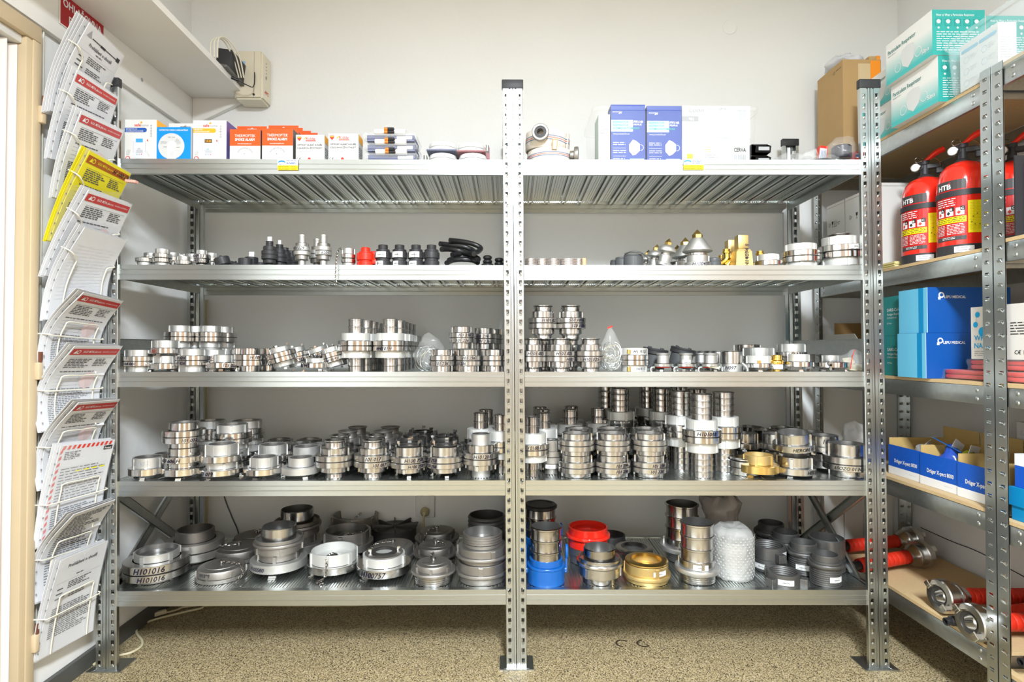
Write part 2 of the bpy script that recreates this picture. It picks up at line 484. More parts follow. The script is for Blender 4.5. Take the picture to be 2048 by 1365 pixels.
def add_post(x, y, me, front=True):
    o = link(me, 'upright', None, unit, Vector((x, y, 0)) - unit.location)
    c = link(cap_me, 'end_cap', None, o); c.location = (LEAN * (UH - HC), 0 if front else -PD, 0)
    f = link(foot_me, 'foot_plate', None, o); f.location = (LEAN * (0 - HC), 0 if front else -PD + .014 - .014, 0)
    return o
for x, y in ((XPL, YP), (XPC, YP), (XPR, YPR)): add_post(x, y, post_me)
XLR, XCR = -1.297, .0275
for x, y in ((XLR, YR), (XCR, YR), (XRR + .012, YR - .012)): add_post(x, y + PD, rpost_me, False)

BEAM = [(.022, .002), (0, .002), (0, -.0125), (.0016, -.0135), (.0016, -.0150), (.0006, -.0160), (.0006, -.0285), (-.0008, -.0295), (-.0008, -.0310), (.0, -.0320), (.0, -.0470), (.012, -.0475), (.020, -.0440)]
def beam_me(L, name):
    bm = bmesh.new(); extrude_x(bm, BEAM, 0, L)
    bmesh.ops.recalc_face_normals(bm, faces=bm.faces)
    # end dimples: fine row of knurl marks along the lower lip
    return mesh_of(bm, name, M_ZINC, 30)
def panel_me(w, L):
    bm = bmesh.new(); pts = [(0, -.0022), (.0010, 0), (.0022, 0)]
    ng = 7; g = (w - .0044) / ng
    for i in range(ng):
        a = .0022 + g * i
        pts += [(a + g * .56, 0), (a + g * .66, -.003), (a + g * .88, -.003), (a + g * .98, 0)]
    pts += [(w - .0010, 0), (w, -.0022)]
    for line in (pts, [(.0045, -.0006), (.0045, -.013), (.0125, -.013), (.0125, -.009)], [(w - .0125, -.009), (w - .0125, -.013), (w - .0045, -.013), (w - .0045, -.0006)]):
        a = [bm.verts.new((x, 0, z)) for x, z in line]; b = [bm.verts.new((x, L, z)) for x, z in line]
        for i in range(len(line) - 1): bm.faces.new((a[i], a[i + 1], b[i + 1], b[i]))
    return mesh_of(bm, 'deck_panel', M_DECK, 30)
WORDS = ['top', 'second', 'middle', 'fourth', 'bottom']
class Bay: pass
BAYS = []
for bi, (xa, ya, xb, yb, xra, xrb) in enumerate(((XPL, YP, XPC, YP, XLR, XCR), (XPC, YP, XPR, YPR, XCR, XRR))):
    B = Bay(); BAYS.append(B)
    ang = math.atan2(yb - ya, xb - xa); L0 = math.hypot(xb - xa, yb - ya)
    Lb = L0 - PW + .003
    bme = beam_me(Lb, 'front_beam'); N = 19 if bi == 0 else 17; pw = (L0 - .004) / N
    pme = panel_me(pw, .512)
    for k, z in enumerate(ZS):
        dx = LEAN * (z - HC)
        sh = empty('shelf', Vector((xa + dx, ya, z)) - unit.location, (0, 0, ang)); sh.parent = unit
        link(bme, 'front_beam', None, sh, (PW / 2 - .0015, .006, 0))
        rb = link(bme, 'rear_beam', None, sh, (PW / 2 - .0015, .525, 0))
        for s_ in (PW / 2 - .002, L0 - PW / 2 - .001):
            link(box_me('side_beam', -.0015, .03, -.045, .0015, .50, -.014, M_ZINC2), 'side_beam', None, sh, (s_, 0, 0))
        for i in range(N):
            link(pme, 'deck_panel', None, sh, (.002 + i * pw, .0085, .0))
# braces at both ends, front-to-back
def bar(name, a, b, w, m=M_ZINC2, par=unit, t=.004, nrm=(1, 0, 0)):
    a, b = Vector(a), Vector(b); d = (b - a); L = d.length; d.normalize(); nn = Vector(nrm); up = d.cross(nn).normalized()
    bm = bmesh.new(); M3 = Matrix((d, up, nn)).transposed().to_4x4(); M3.translation = a
    box(bm, 0, -w / 2, -t / 2, L, w / 2, t / 2, M3)
    box(bm, 0, w / 2 - .002, -t * 2, L, w / 2, t / 2, M3); box(bm, 0, -w / 2, -t * 2, L, -w / 2 + .002, t / 2, M3)
    return link(mesh_of(bm, name, m), name, None, par, -par.location if par else None)
for x in (XPL - .018, XPR + .006):
    bar('cross_brace', (x, YP + .03, .20), (x, YR + .02, .58), .032); bar('cross_brace', (x + .008, YP + .03, .58), (x + .008, YR + .02, .20), .032)
    bar('end_tie', (x, YP + .03, 1.045), (x, YR + .02, 1.045), .055)
    bar('end_tie', (x, YP + .03, .235), (x, YR + .02, .235), .04)
# load stickers on the top beams
for px, w in ((576, 40), (1386, 40)):
    p = at_y(px, 330, YP + .004 if px < 1000 else YP); S = .0335
    st = empty('load_sticker', (p.x, p.y - .002 - (.0 if px < 1000 else .004), p.z)); ink = Ink(); fc = Face((-S, 0, -.018), (1, 0, 0), (0, 0, 1))
    st.parent = unit; st.location = st.location - unit.location
    ink.rect(fc, 0, .016, 2 * S, .036, mat('sticker_white', (.78, .80, .82), .4), 'sticker_top', .0)
    ink.rect(fc, 0, 0, 2 * S, .016, mat('sticker_yellow', (.85, .62, .01), .4), 'sticker_bottom', .0)
    ink.disc(fc, .014, .026, .012, mat('logo_blue', (.02, .25, .62), .4), 'logo', .0006, 20, .006)
    ink.disc(fc, .014, .023, .010, mat('sticker_white', (.78, .80, .82), .4), 'logo_gap', .0008, 20, .004)
    ink.text(fc, .006, .0175, .0045, 'Meta Fal', M_BLUEBOX, bold=.01)
    ink.lines(fc, .029, .064, .030, 3, .0048, M_BLUEBOX, seed=3)
    ink.text(fc, .003, .0100, .0052, 'Nosnost buňky:', M_BLACKP); ink.text(fc, .044, .0100, .0056, '150 kg', mat('red_print', (.7, .04, .02), .5))
    ink.text(fc, .003, .0025, .0052, 'Nosnost sloupce:', M_BLACKP); ink.text(fc, .043, .0025, .0056, '1100 kg', mat('red_print', (.7, .04, .02), .5))
    ink.build(st)

# ================================================================== right hand boltless rack
RX, RYF, RYN, RXB = 1.318, 2.395, 1.512, 1.700
rack = empty('boltless_rack', (1.5, 2.0, 0)); tag(rack, 'boltless galvanised rack with chipboard shelves along the right wall', 'shelving')
def angle_post(x, y, sx, sy, z1=1.80, name='upright'):
    """slotted angle: one flange facing the aisle (in y), one flange facing along it (in x)"""
    bm = bmesh.new(); W_ = .033; t = .0018
    def rj(o): return Vector((x, y, 0)) - rack.location
    pitch = .0335
    # flange A lies in plane x = const, runs in y
    def sheet(du, dv, slot):
        z = 0.0; prev = 0.0; k = 0
        def q(u0, u1, z0, z1, off=0):
            pts = [(u0, z0), (u1, z0), (u1, z1), (u0, z1)]
            bm.faces.new([bm.verts.new((du[0] * u + dv[0] * off, du[1] * u + dv[1] * off, zz)) for u, zz in pts])
        q(0, .011, 0, z1); q(.024, W_, 0, z1)
        z = .03
        while z < z1 - .03:
            q(.011, .024, prev, z)
            # tongue pressed out under the slot
            a = [bm.verts.new((du[0] * u + dv[0] * o_, du[1] * u + dv[1] * o_, zz)) for u, zz, o_ in ((.011, z, 0), (.024, z, 0), (.023, z + .006, -.004), (.012, z + .006, -.004))]
            bm.faces.new(a)
            prev = z + .010; z += pitch
        q(.011, .024, prev, z1)
        q(W_ - .0001, W_, 0, z1)
    sheet((0, sy), (sx, 0), True)
    sheet((sx, 0), (0, sy), True)
    bmesh.ops.recalc_face_normals(bm, faces=bm.faces)
    bmesh.ops.solidify(bm, geom=list(bm.faces), thickness=t)
    return link(mesh_of(bm, name, M_ZINC, 30), name, None, rack, Vector((x, y, 0)) - rack.location)
RZ = [1.780, 1.318, .945, .597, .222]
RZ2 = [1.80, 1.33, .945, .585, .185]
for y, s in ((RYF, -1), (RYN, 1), (RYN - .004, -1)):
    angle_post(RX, y, 1, s, 1.775 if y > 2 else 1.805); angle_post(RXB, y, -1, s, 1.775 if y > 2 else 1.805)
def rack_shelf(z, y0, y1):
    sh = empty('shelf', Vector((RX, y0, z)) - rack.location); sh.parent = rack
    link(box_me('chipboard_panel', .004, .004, -.010, RXB - RX - .004, y1 - y0 - .004, 0, M_CHIP), 'chipboard_panel', None, sh)
    bm = bmesh.new()
    pr = [(.018, -.0115), (.0035, -.0115), (.0030, -.0125), (.0030, -.060), (.0038, -.062), (.014, -.062), (.018, -.058)]
    a = [bm.verts.new((x_, .002, z_)) for x_, z_ in pr]; b = [bm.verts.new((x_, y1 - y0 - .002, z_)) for x_, z_ in pr]
    for i in range(len(pr) - 1): bm.faces.new((a[i], b[i], b[i + 1], a[i + 1]))
    # rivet dimples at both ends
    for yy in (.022, .060, y1 - y0 - .022, y1 - y0 - .060):
        for zz in (-.024, -.048):
            lathe(bm, [(0, .003), (.004, .0022), (.0065, 0)], 10, mtx=Matrix.Translation((.0029, yy, zz)) @ Matrix.Rotation(-PI / 2, 4, 'Y'))
    bmesh.ops.recalc_face_normals(bm, faces=bm.faces)
    link(mesh_of(bm, 'front_beam', M_ZINC2, 30), 'front_beam', None, sh)
    o = link(box_me('rear_beam', RXB - RX - .004, .003, -.062, RXB - RX - .002, y1 - y0 - .003, -.011, M_ZINC2), 'rear_beam', None, sh)
    for yy in (.002, y1 - y0 - .004):
        link(box_me('end_beam', .002, yy, -.062, RXB - RX - .002, yy + .002, -.011, M_ZINC2), 'end_beam', None, sh)
for z in RZ: rack_shelf(z, RYN + .001, RYF)
for z in RZ2: rack_shelf(z, RYN - .9, RYN - .005)
# ================================================================== couplings: stacked turned segments
_SEG = {}
PARTN = dict(ring='locking_ring', body='socket', tail='hose_tail', smooth='spigot', flare='flared_collar', thread='thread', dome='cap_dome',
             gap='seal', cone='deflector_cone', flange='flange', tip='nozzle_tip', nut='ring_nut', lip='lip', pin='rivet', torus='ring_body')
def seg_mesh(kind, R, h, m, o):
    key = (kind, round(R, 4), round(h, 4), m.name, tuple(sorted(o.items())))
    if key in _SEG: return _SEG[key]
    bm = bmesh.new(); n = 40 if R > .03 else 28
    wall = o.get('wall', max(.003, R * .10)); ri = max(R - wall, R * .3); c = min(.0012, h * .15)
    if kind == 'ring':
        hole = o.get('hole', .72) * R
        lathe(bm, [(hole, .0), (R - c, 0), (R, c), (R, h - c), (R - c, h), (hole, h)] + ([(hole, 0)]), n)
        if o.get('notch'):
            pass
    elif kind == 'flange':
        hole = o.get('hole', .6) * R
        lathe(bm, [(hole, 0), (R * .97, 0), (R, h * .25), (R, h * .8), (R - c, h), (R * .90, h * 1.05), (hole, h), (hole, 0)], n)
    elif kind == 'body':
        if o.get('open', 1):
            lathe(bm, [(0, 0.0008), (ri * .6, .0008), (ri * .6, 0), (R * .97, 0), (R, c), (R, h - c), (R - c, h), (ri + c, h), (ri, h - c), (ri * .97, h * .35), (ri * .62, h * .22), (ri * .62, .0012), (0, .0012)], n)
        else:
            lathe(bm, [(0, 0), (R * .94, 0), (R, c), (R, h - c), (R - c, h), (0, h)], n)
        k = o.get('ribs', 0); rw = R * o.get('ribw', .085)
        for i in range(k):
            M4 = Matrix.Rotation(2 * PI * (i + .3) / k, 4, 'Z'); e = R * o.get('ribd', .07)
            z0, z1 = (0, h * .93) if not o.get('inv') else (h * .07, h)
            pr = [(R - .002, z0), (R + e, z0), (R + e, z1 - .002), (R + e * .5, z1), (R - .002, z1)]
            a = [bm.verts.new(M4 @ Vector((r_, -rw, z_))) for r_, z_ in pr]; b = [bm.verts.new(M4 @ Vector((r_, rw, z_))) for r_, z_ in pr]
            for j in range(4): bm.faces.new((a[j], b[j], b[j + 1], a[j + 1]))
            bm.faces.new(a[::-1]); bm.faces.new(b)
    elif kind == 'tail':
        nr = o.get('n', 3); pr = [(0, .001), (ri, 0), (R * .98, 0)]
        for i in range(nr):
            za = h * i / nr; zb = h * (i + 1) / nr; d = (zb - za)
            pr += [(R * .97, za + d * .05), (R * .97, za + d * .78), (R * 1.035, za + d * .84), (R * 1.035, za + d * .96), (R * .98, za + d * .995)]
        pr += [(R * .97, h), (ri, h), (ri * .97, h * .02), (0, .002)]
        lathe(bm, pr, n)
    elif kind == 'smooth':
        lathe(bm, [(0, .001), (R, 0), (R, h - c * 2), (R - c * 2, h), (ri, h), (ri, h * .05), (0, .002)], n)
    elif kind == 'flare':
        f = o.get('f', 1.12)
        lathe(bm, [(0, .001), (R * 1.05, 0), (R, h * .25), (R, h * .7), (R * f, h * .9), (R * f, h), (R * f - wall, h), (ri, h * .75), (ri, h * .05), (0, .002)], n)
    elif kind == 'thread':
        nt = o.get('n', 5); pr = [(0, 0), (R * .93, 0)]
        for i in range(nt):
            pr += [(R * .955, h * (i + .1) / nt), (R, h * (i + .4) / nt), (R, h * (i + .6) / nt), (R * .955, h * (i + .9) / nt)]
        pr += [(R * .94, h), (ri, h), (ri * .98, h * .1), (0, h * .08)] if o.get('open', 1) else [(R * .94, h), (0, h)]
        lathe(bm, pr, n)
    elif kind == 'inthread':                       # ring with thread on the inside
        nt = o.get('n', 6); ri = R * o.get('hole', .80); pr = [(ri, 0), (R * .97, 0), (R, c), (R, h - c), (R * .97, h), (ri * 1.03, h)]
        for i in range(nt):
            zt = h - h * (i + .5) / nt; pr += [(ri, zt + h * .2 / nt), (ri * 1.035, zt - h * .2 / nt)]
        pr += [(ri, 0)]
        lathe(bm, pr, n)
    elif kind == 'dome':
        lathe(bm, [(0, 0), (R * .97, 0), (R, c), (R, h * .62), (R * .96, h * .78), (R * .72, h * .88), (R * .70, h * .94), (R * .45, h * .97), (0, h)], n)
    elif kind == 'gap':
        lathe(bm, [(0, 0), (R, 0), (R, h), (0, h)], n)
    elif kind == 'pin':
        lathe(bm, [(0, h), (R * .7, h), (R, h * .75), (R, h * .45), (R * .6, h * .4), (R * .6, 0), (0, 0)], 16)
    elif kind == 'cone':
        lathe(bm, [(0, 0), (R * .55, 0), (R * .6, h * .06), (R * .95, h * .10), (R, h * .14), (R, h * .2), (R * .42, h), (0, h)], n)
    elif kind == 'mush':
        lathe(bm, [(0, 0), (R * .5, 0), (R * .55, h * .1), (R * .98, h * .22), (R, h * .3), (R, h * .42), (R * .9, h * .66), (R * .6, h * .93), (R * .3, h), (0, h)], n)
    elif kind == 'tip':
        lathe(bm, [(0, 0), (R * .93, 0), (R, h * .06), (R, h * .38), (0, h)], 6)
    elif kind == 'lip':
        lathe(bm, [(R * .7, 0), (R * .9, 0), (R, h * .3), (R, h * .7), (R * .9, h), (R * .7, h), (R * .7, 0)], n)
    elif kind == 'torus':
        lathe(bm, [(R - h / 2 + h / 2 * math.cos(t), h / 2 + h / 2 * math.sin(t)) for t in [2 * PI * j / 12 for j in range(13)]], n)
    bmesh.ops.recalc_face_normals(bm, faces=bm.faces)
    bore = kind in ('body', 'tail', 'smooth', 'flare', 'thread') and m in (M_CAST, M_MACH, M_MACH2, M_CASTG, M_STEEL)  # inner faces take the shade-darkened metal so openings read as hollow
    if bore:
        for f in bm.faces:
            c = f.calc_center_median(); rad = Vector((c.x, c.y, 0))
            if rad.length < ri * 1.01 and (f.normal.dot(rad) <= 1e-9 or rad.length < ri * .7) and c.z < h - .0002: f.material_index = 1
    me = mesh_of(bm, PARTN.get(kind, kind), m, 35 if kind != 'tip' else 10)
    if bore: me.materials.append(M_BORE_SHADE)
    _SEG[key] = me
    return me
def claw_mesh(R, h, m):
    key = ('claw', round(R, 4), round(h, 4), m.name)
    if key in _SEG: return _SEG[key]
    bm = bmesh.new(); w = R * .13
    pr = [(R * .80, h + .001), (R * .80, 0), (R * .99, 0), (R * .99, h * .45), (R * .9, h * .6), (R * .9, h + .001)]
    a = [bm.verts.new((r, -w, z)) for r, z in pr]; b = [bm.verts.new((r, w, z)) for r, z in pr]
    for j in range(6): bm.faces.new((a[j], b[j], b[(j + 1) % 6], a[(j + 1) % 6]))
    bm.faces.new(a[::-1]); bm.faces.new(b)
    bmesh.ops.recalc_face_normals(bm, faces=bm.faces)
    _SEG[key] = mesh_of(bm, 'claw', m); return _SEG[key]
def chain_me(pts, L=.013, r=.0013, m=None, name='chain'):
    """oval wire links laid along a path"""
    m = m or M_STEEL
    P = spline(pts, 12); bm = bmesh.new(); acc = 0.0; last = P[0]; k = 0; centers = []
    cum = [0]
    for a, b in zip(P, P[1:]): cum.append(cum[-1] + (b - a).length)
    def pos(s):
        for i in range(len(P) - 1):
            if cum[i + 1] >= s: return P[i].lerp(P[i + 1], (s - cum[i]) / max(1e-9, cum[i + 1] - cum[i]))
        return P[-1]
    s = 0; step = L * .78
    while s + step < cum[-1]:
        a, b = pos(s), pos(s + step); d = (b - a)
        if d.length < 1e-6: s += step; continue
        d.normalize(); c = (a + b) / 2
        u = d.cross(Vector((.3, .8, .5))).normalized()
        if k % 2: u = d.cross(u)
        w = L * .27
        loop = [c + d * (L / 2 - w) * (1 if math.cos(t) > 0 else -1) + d * w * math.cos(t) + u * w * math.sin(t) for t in [2 * PI * (i + .5) / 10 for i in range(10)]]
        tube(bm, loop, r, 5, True)
        s += step; k += 1
    return mesh_of(bm, name, m, 60)

SHN = ['top', 'second', 'middle', 'fourth', 'bottom']
ORD = ['front', 'second', 'third', 'fourth', 'fifth', 'sixth', 'seventh']
def shelf_pt(s, px, yb, rpx):
    """s: shelf index; yb > 5: pixel row of the base's front edge; else distance behind the beam of the base centre"""
    z = ZS[s]
    if yb > 5:
        p = at_z(px, yb, z); Y = p.y; Y = Y / (1 - rpx / FPX)          # centre lies one radius further back
    else:
        Y = YP + yb
    return Vector((x_of(px, Y, z), Y, z)), Y / FPX
_rn = random.Random(5)
def coupling(s, px, yb, segs, label, group=None, name='hose_coupling', cat='coupling', texts=(), tilt=(0, 0), zoff=0.0, rz=None, k=None, loc=None, fullY=None):
    """segs bottom-up: (kind, width_px, height_px, material, opts).  Returns (root, top z, scale)"""
    r0 = max(q[1] for q in segs[:1]) / 2
    p, sc = shelf_pt(s, px, yb, r0)
    if loc is not None: p = Vector(loc)
    if k is None: k = sc
    p.z += zoff + .0004
    if tilt != (0, 0):
        rb = segs[0][1] / 2 * k * .92
        p.z += rb * (abs(math.sin(tilt[0])) + abs(math.sin(tilt[1])))
    root = empty(name, p, (tilt[0], tilt[1], 0)); tag(root, label, cat, group)
    z = 0.0; info = []
    for kind, w, h, m, *o in segs:
        o = dict(o[0]) if o else {}
        R, hh = w / 2 * k, h * k
        rot = o.pop('rot', None); off = o.pop('off', None); nm = o.pop('name', None); lift = o.pop('lift', 0)
        if rot is None: rot = _rn.uniform(0, 2 * PI)
        if kind in ('claws', 'upclaws'):
            me = claw_mesh(R, hh, m); nn = o.get('n', 2)
            for i in range(nn):
                c = link(me, 'claw', None, root, (0, 0, z + (hh if kind == 'upclaws' else 0)))
                c.rotation_euler = (PI if kind == 'upclaws' else 0, 0, rot + 2 * PI * i / nn)
            if kind == 'claws': z += hh
        else:
            me = seg_mesh(kind, R, hh, m, o)
            c = link(me, nm or PARTN.get(kind, kind), None, root, (0, 0, z + lift * k))
            c.rotation_euler = (0, 0, rot if kind != 'ring' else 0)
            if off: c.location = (off[0] * k, off[1] * k, z + lift * k)
        info.append((z, R, hh))
        if kind not in ('pin', 'upclaws') and not o.get('inside'): z += hh
    for t in texts:
        i, txt = t[0], t[1]; frac = t[2] if len(t) > 2 else .8; da = t[3] if len(t) > 3 else 0.0; flip = t[4] if len(t) > 4 else False
        m = t[5] if len(t) > 5 else M_INK
        z0, R, hh = info[i]; ink = Ink(); cy = Cyl(R + .0002, -PI / 2 + da, z0)
        size = hh * frac * 1.15
        va = (hh - size * .72) / 2
        if flip: ink.text(cy, 0, hh - va, size, txt, m, shear=.25, align='CENTER', rot=PI, bold=.012)
        else: ink.text(cy, 0, va, size, txt, m, shear=.25, align='CENTER', bold=.012)
        ink.build(root)
    return root, z, k
def sticker(root, R, z0, a, w, h, txt='HERON', seed=1):
    """white paper label wrapped on a turned surface"""
    ink = Ink(); cy = Cyl(R + .0003, -PI / 2 + a, z0)
    ink.rect(cy, -w / 2, 0, w / 2, h, M_WHITE, 'paper_label', .0004, 4)
    ink.text(cy, -w * .22, h * .36, h * .34, txt, M_BLACKP, bold=.01, h=.0010)
    ink.lines(cy, -w * .42, w * .42, h * .82, 1, h * .2, M_GREYP, seed=seed, h=.0009); ink.lines(cy, -w * .42, w * .2, h * .12, 1, h * .2, M_GREYP, seed=seed + 1, h=.0009)
    ink.build(root)
def add_chain(root, pts, L=.013, r=.0013):
    link(chain_me(pts, L, r), 'chain', None, root)
# ================================================================== bottom shelf
G5 = 'couplings on the bottom shelf'
C = coupling
# --- left bay
C(4, 314, 1171, [('body', 73, 10, M_CAST, dict(ribs=4)), ('ring', 115, 13, M_MACH2), ('gap', 108, 2.2, M_GASK), ('ring', 115, 15, M_MACH2), ('body', 78, 15, M_CAST, dict(ribs=5, rot=.45))],
  'wide grey coupling pair marked H101016 twice at the left end', G5, 'coupling_pair', texts=[(1, 'H101016', .85, .36), (3, 'H101016', .85, .30)])
C(4, 390, 1131, [('body', 62, 9, M_CASTG), ('ring', 104, 14, M_CASTG), ('gap', 98, 2.5, M_GASK), ('ring', 104, 15, M_CASTG), ('smooth', 69, 20, M_CASTD)],
  'dark grey flanged coupling pair with raised collar in the back left corner', G5, 'coupling_pair')
def blank_cap(px, yb, w, m, label, chain=None, txt=None, h=18):
    r, z, k = C(4, px, yb, [('ring', w, 7, m), ('dome', w * .93, h, m, {}), ('pin', 9, 6, M_STEEL)], label, G5, 'blank_cap', 'cap', texts=[(1, txt, .40, -.3, False, M_INK)] if txt else ())
    for i in range(6):
        a = i * PI / 3 + .4; ww = w * k / 2
        bm = bmesh.new(); box(bm, ww * .90, -.004, .004, ww * .985, .004, 17 * k)
        o = link(mesh_of(bm, 'grip_lug', m), 'grip_lug', None, r); o.rotation_euler = (0, 0, a)
    if chain: add_chain(r, [Vector((a * k, b * k, z + c * k)) for a, b, c in chain])
    return r
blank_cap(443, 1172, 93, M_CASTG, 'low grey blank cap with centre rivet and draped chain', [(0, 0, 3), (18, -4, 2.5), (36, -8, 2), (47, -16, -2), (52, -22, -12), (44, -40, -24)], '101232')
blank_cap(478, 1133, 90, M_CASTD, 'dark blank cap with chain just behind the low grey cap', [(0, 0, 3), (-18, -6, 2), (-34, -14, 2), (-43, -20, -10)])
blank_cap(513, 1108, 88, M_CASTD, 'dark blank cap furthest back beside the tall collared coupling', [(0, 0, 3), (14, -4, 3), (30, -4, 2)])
def collar_stack(px, yb, mats, l1, l2, txt=None, sc=1.0):
    m1, m2, m3 = mats
    r, z, k = C(4, px, yb, [('claws', 106 * sc, 5, m1, dict(rot=-1.45)), ('ring', 106 * sc, 16 * sc, m1), ('body', 74 * sc, 14, m2, dict(ribs=5))], l1, G5, 'coupling_half', texts=[(1, txt, .55, -.5)] if txt else ())
    p = r.location
    C(4, px, yb, [('body', 86 * sc, 14, m2, dict(ribs=5, inv=1, open=0)), ('flange', 95 * sc, 6, m2), ('body', 88 * sc, 7, m2, dict(wall=.004)), ('smooth', 64 * sc, 27, m3, dict(lift=-6, wall=.003))], l2, G5, 'collared_coupling', loc=(p.x, p.y, p.z), zoff=z, k=k)
collar_stack(558, 1162, (M_CAST, M_CASTG, M_MACH2), 'pale coupling half with marker number under the bright collared coupling', 'bright collared coupling with smooth spigot stacked on a pale half', 'H100580')
collar_stack(594, 1126, (M_CASTG, M_CASTD, M_STEEL), 'grey coupling half under the rear collared coupling', 'collared coupling with smooth spigot in the rear row', None, .97)
def open_cap(px, yb, m, m2, label, chain):
    r, z, k = C(4, px, yb, [('claws', 104, 4, m, dict(rot=.6)), ('ring', 102, 13, m), ('body', 86, 22, m2, dict(ribs=6, wall=.005, rot=.2))], label, G5, 'chained_end_cover', 'cover')
    o = link(seg_mesh('pin', 8 * k, 9 * k, M_STEEL, {}), 'rivet', None, r, (0, 0, 17 * k + .012))
    if chain: add_chain(r, [Vector((a * k, b * k, c * k)) for a, b, c in chain], .014, .0014)
open_cap(668, 1163, M_MACH2, M_CASTW, 'bright open end cap with chain hanging over its front rim', [(0, 0, 34), (-2, -20, 38), (-1, -43, 41), (0, -48, 30), (2, -55, 18), (-2, -58, 6), (-14, -62, 1), (-6, -68, 1), (2, -62, 1)])
open_cap(694, 1122, M_CASTG, M_CASTG, 'grey open end cap with chain over its right rim, middle of three', [(0, 0, 34), (14, -8, 35), (28, -14, 41), (40, -20, 42), (38, -14, 41)])
open_cap(710, 1090, M_CASTG, M_CASTG, 'grey open end cap furthest back of the three open end caps', [(0, 0, 34), (8, 0, 41), (12, 6, 44)])
r, z, k = C(4, 768, 1169, [('claws', 104, 4, M_MACH2, dict(rot=-2.3)), ('ring', 106, 15, M_MACH2), ('body', 82, 17, M_CASTW, dict(ribs=6, open=0, rot=.5)), ('lip', 74, 3, M_CASTG), ('upclaws', 62, 8, M_MACH2, dict(rot=.3))],
  'bright reducer half marked H100 757 with black seal', G5, 'reducer_coupling', texts=[(1, 'H100757', .8, -.22)])
link(seg_mesh('lip', 25 * k, .006, M_GASK, {}), 'rubber_seal', None, r, (0, 0, z - .002))
blank_cap(786, 1129, 86, M_CASTG, 'grey blank cap with chain behind the H100 757 reducer', [(0, 0, 3), (-16, -6, 3), (-32, -14, 2), (-42, -20, -8), (-46, -26, -18)], None, 20)
# black star cap
r, z, k = C(4, 790, 1093, [('body', 84, 24, M_IRON, dict(open=0)), ('pin', 9, 6, M_IRON)], 'black cap with star ribs at the back of the left bay', G5, 'star_cap', 'cap')
for i in range(8):
    bm = bmesh.new(); vs = [bm.verts.new((a * k, b * k, c * k)) for a, b, c in ((2, -2, 23), (43, -1.4, 22), (46, -1, 30), (43, -.5, 31), (2, -.5, 26), (2, 2, 23), (43, 1.4, 22), (46, 1, 30), (43, .5, 31), (2, .5, 26))]
    for f in ((0, 1, 2, 3, 4), (9, 8, 7, 6, 5), (0, 5, 6, 1), (1, 6, 7, 2), (2, 7, 8, 3), (3, 8, 9, 4)): bm.faces.new([vs[q] for q in f])
    link(mesh_of(bm, 'star_rib', M_IRON), 'star_rib', None, r).rotation_euler = (0, 0, i * PI / 4 + .2)
def screw_cap(px, yb, m, mt, label, txt, chain):
    r, z, k = C(4, px, yb, [('thread', 76, 19, mt, dict(n=5, open=0)), ('flange', 88, 5, m), ('dome', 68, 15, m), ('pin', 10, 6, M_MACH2)], label, G5, 'screw_cap', 'cap')
    for i in range(6):
        bm = bmesh.new(); box(bm, 32 * k, -.0045, 24 * k, 37 * k, .0045, 32 * k)
        link(mesh_of(bm, 'grip_lug', m), 'grip_lug', None, r).rotation_euler = (0, 0, i * PI / 3 + .5)
    if txt:
        ink = Ink(); ink.text(Face((-22 * k, -18 * k, 39.2 * k), (1, .1, 0), (-.1, 1, 0)), 0, 0, .014, txt, M_INK, shear=.2, h=.001); ink.build(r)
    add_chain(r, [Vector((a * k, b * k, z + c * k)) for a, b, c in chain])
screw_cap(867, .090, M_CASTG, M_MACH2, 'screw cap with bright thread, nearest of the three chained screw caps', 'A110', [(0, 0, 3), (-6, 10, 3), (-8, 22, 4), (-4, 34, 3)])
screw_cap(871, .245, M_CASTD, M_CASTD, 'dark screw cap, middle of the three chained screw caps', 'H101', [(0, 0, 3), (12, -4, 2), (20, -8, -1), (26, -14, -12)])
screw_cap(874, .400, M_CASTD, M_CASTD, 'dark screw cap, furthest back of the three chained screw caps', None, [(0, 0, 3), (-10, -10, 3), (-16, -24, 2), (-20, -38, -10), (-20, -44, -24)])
r, z, k = C(4, 964, 1175, [('body', 92, 13, M_CASTG, dict(open=0)), ('flange', 104, 7, M_CASTG), ('body', 95, 17, M_CASTG, dict(ribs=3, open=0, ribd=.04))], 'lower of two stacked grey threaded reducers beside the middle post', G5, 'threaded_reducer')
p = r.location
C(4, 964, 1175, [('body', 88, 9, M_CASTG, dict(open=0)), ('flange', 106, 6, M_CASTG), ('body', 96, 14, M_CASTG, dict(ribs=3, open=0, ribd=.04)), ('body', 78, 6, M_CASTG, dict(open=0)), ('thread', 78, 19, M_CASTG, dict(n=4))], 'upper of two stacked grey threaded reducers beside the middle post', G5, 'threaded_reducer', loc=(p.x + .002, p.y, p.z), zoff=z, k=k)
C(4, 973, 1128, [('body', 92, 14, M_IRON, dict(open=0)), ('flange', 104, 8, M_IRON), ('body', 90, 18, M_IRON, dict(open=0)), ('thread', 74, 40, M_IRON, dict(n=5))], 'black threaded reducer behind the grey ones by the middle post', G5, 'threaded_reducer')
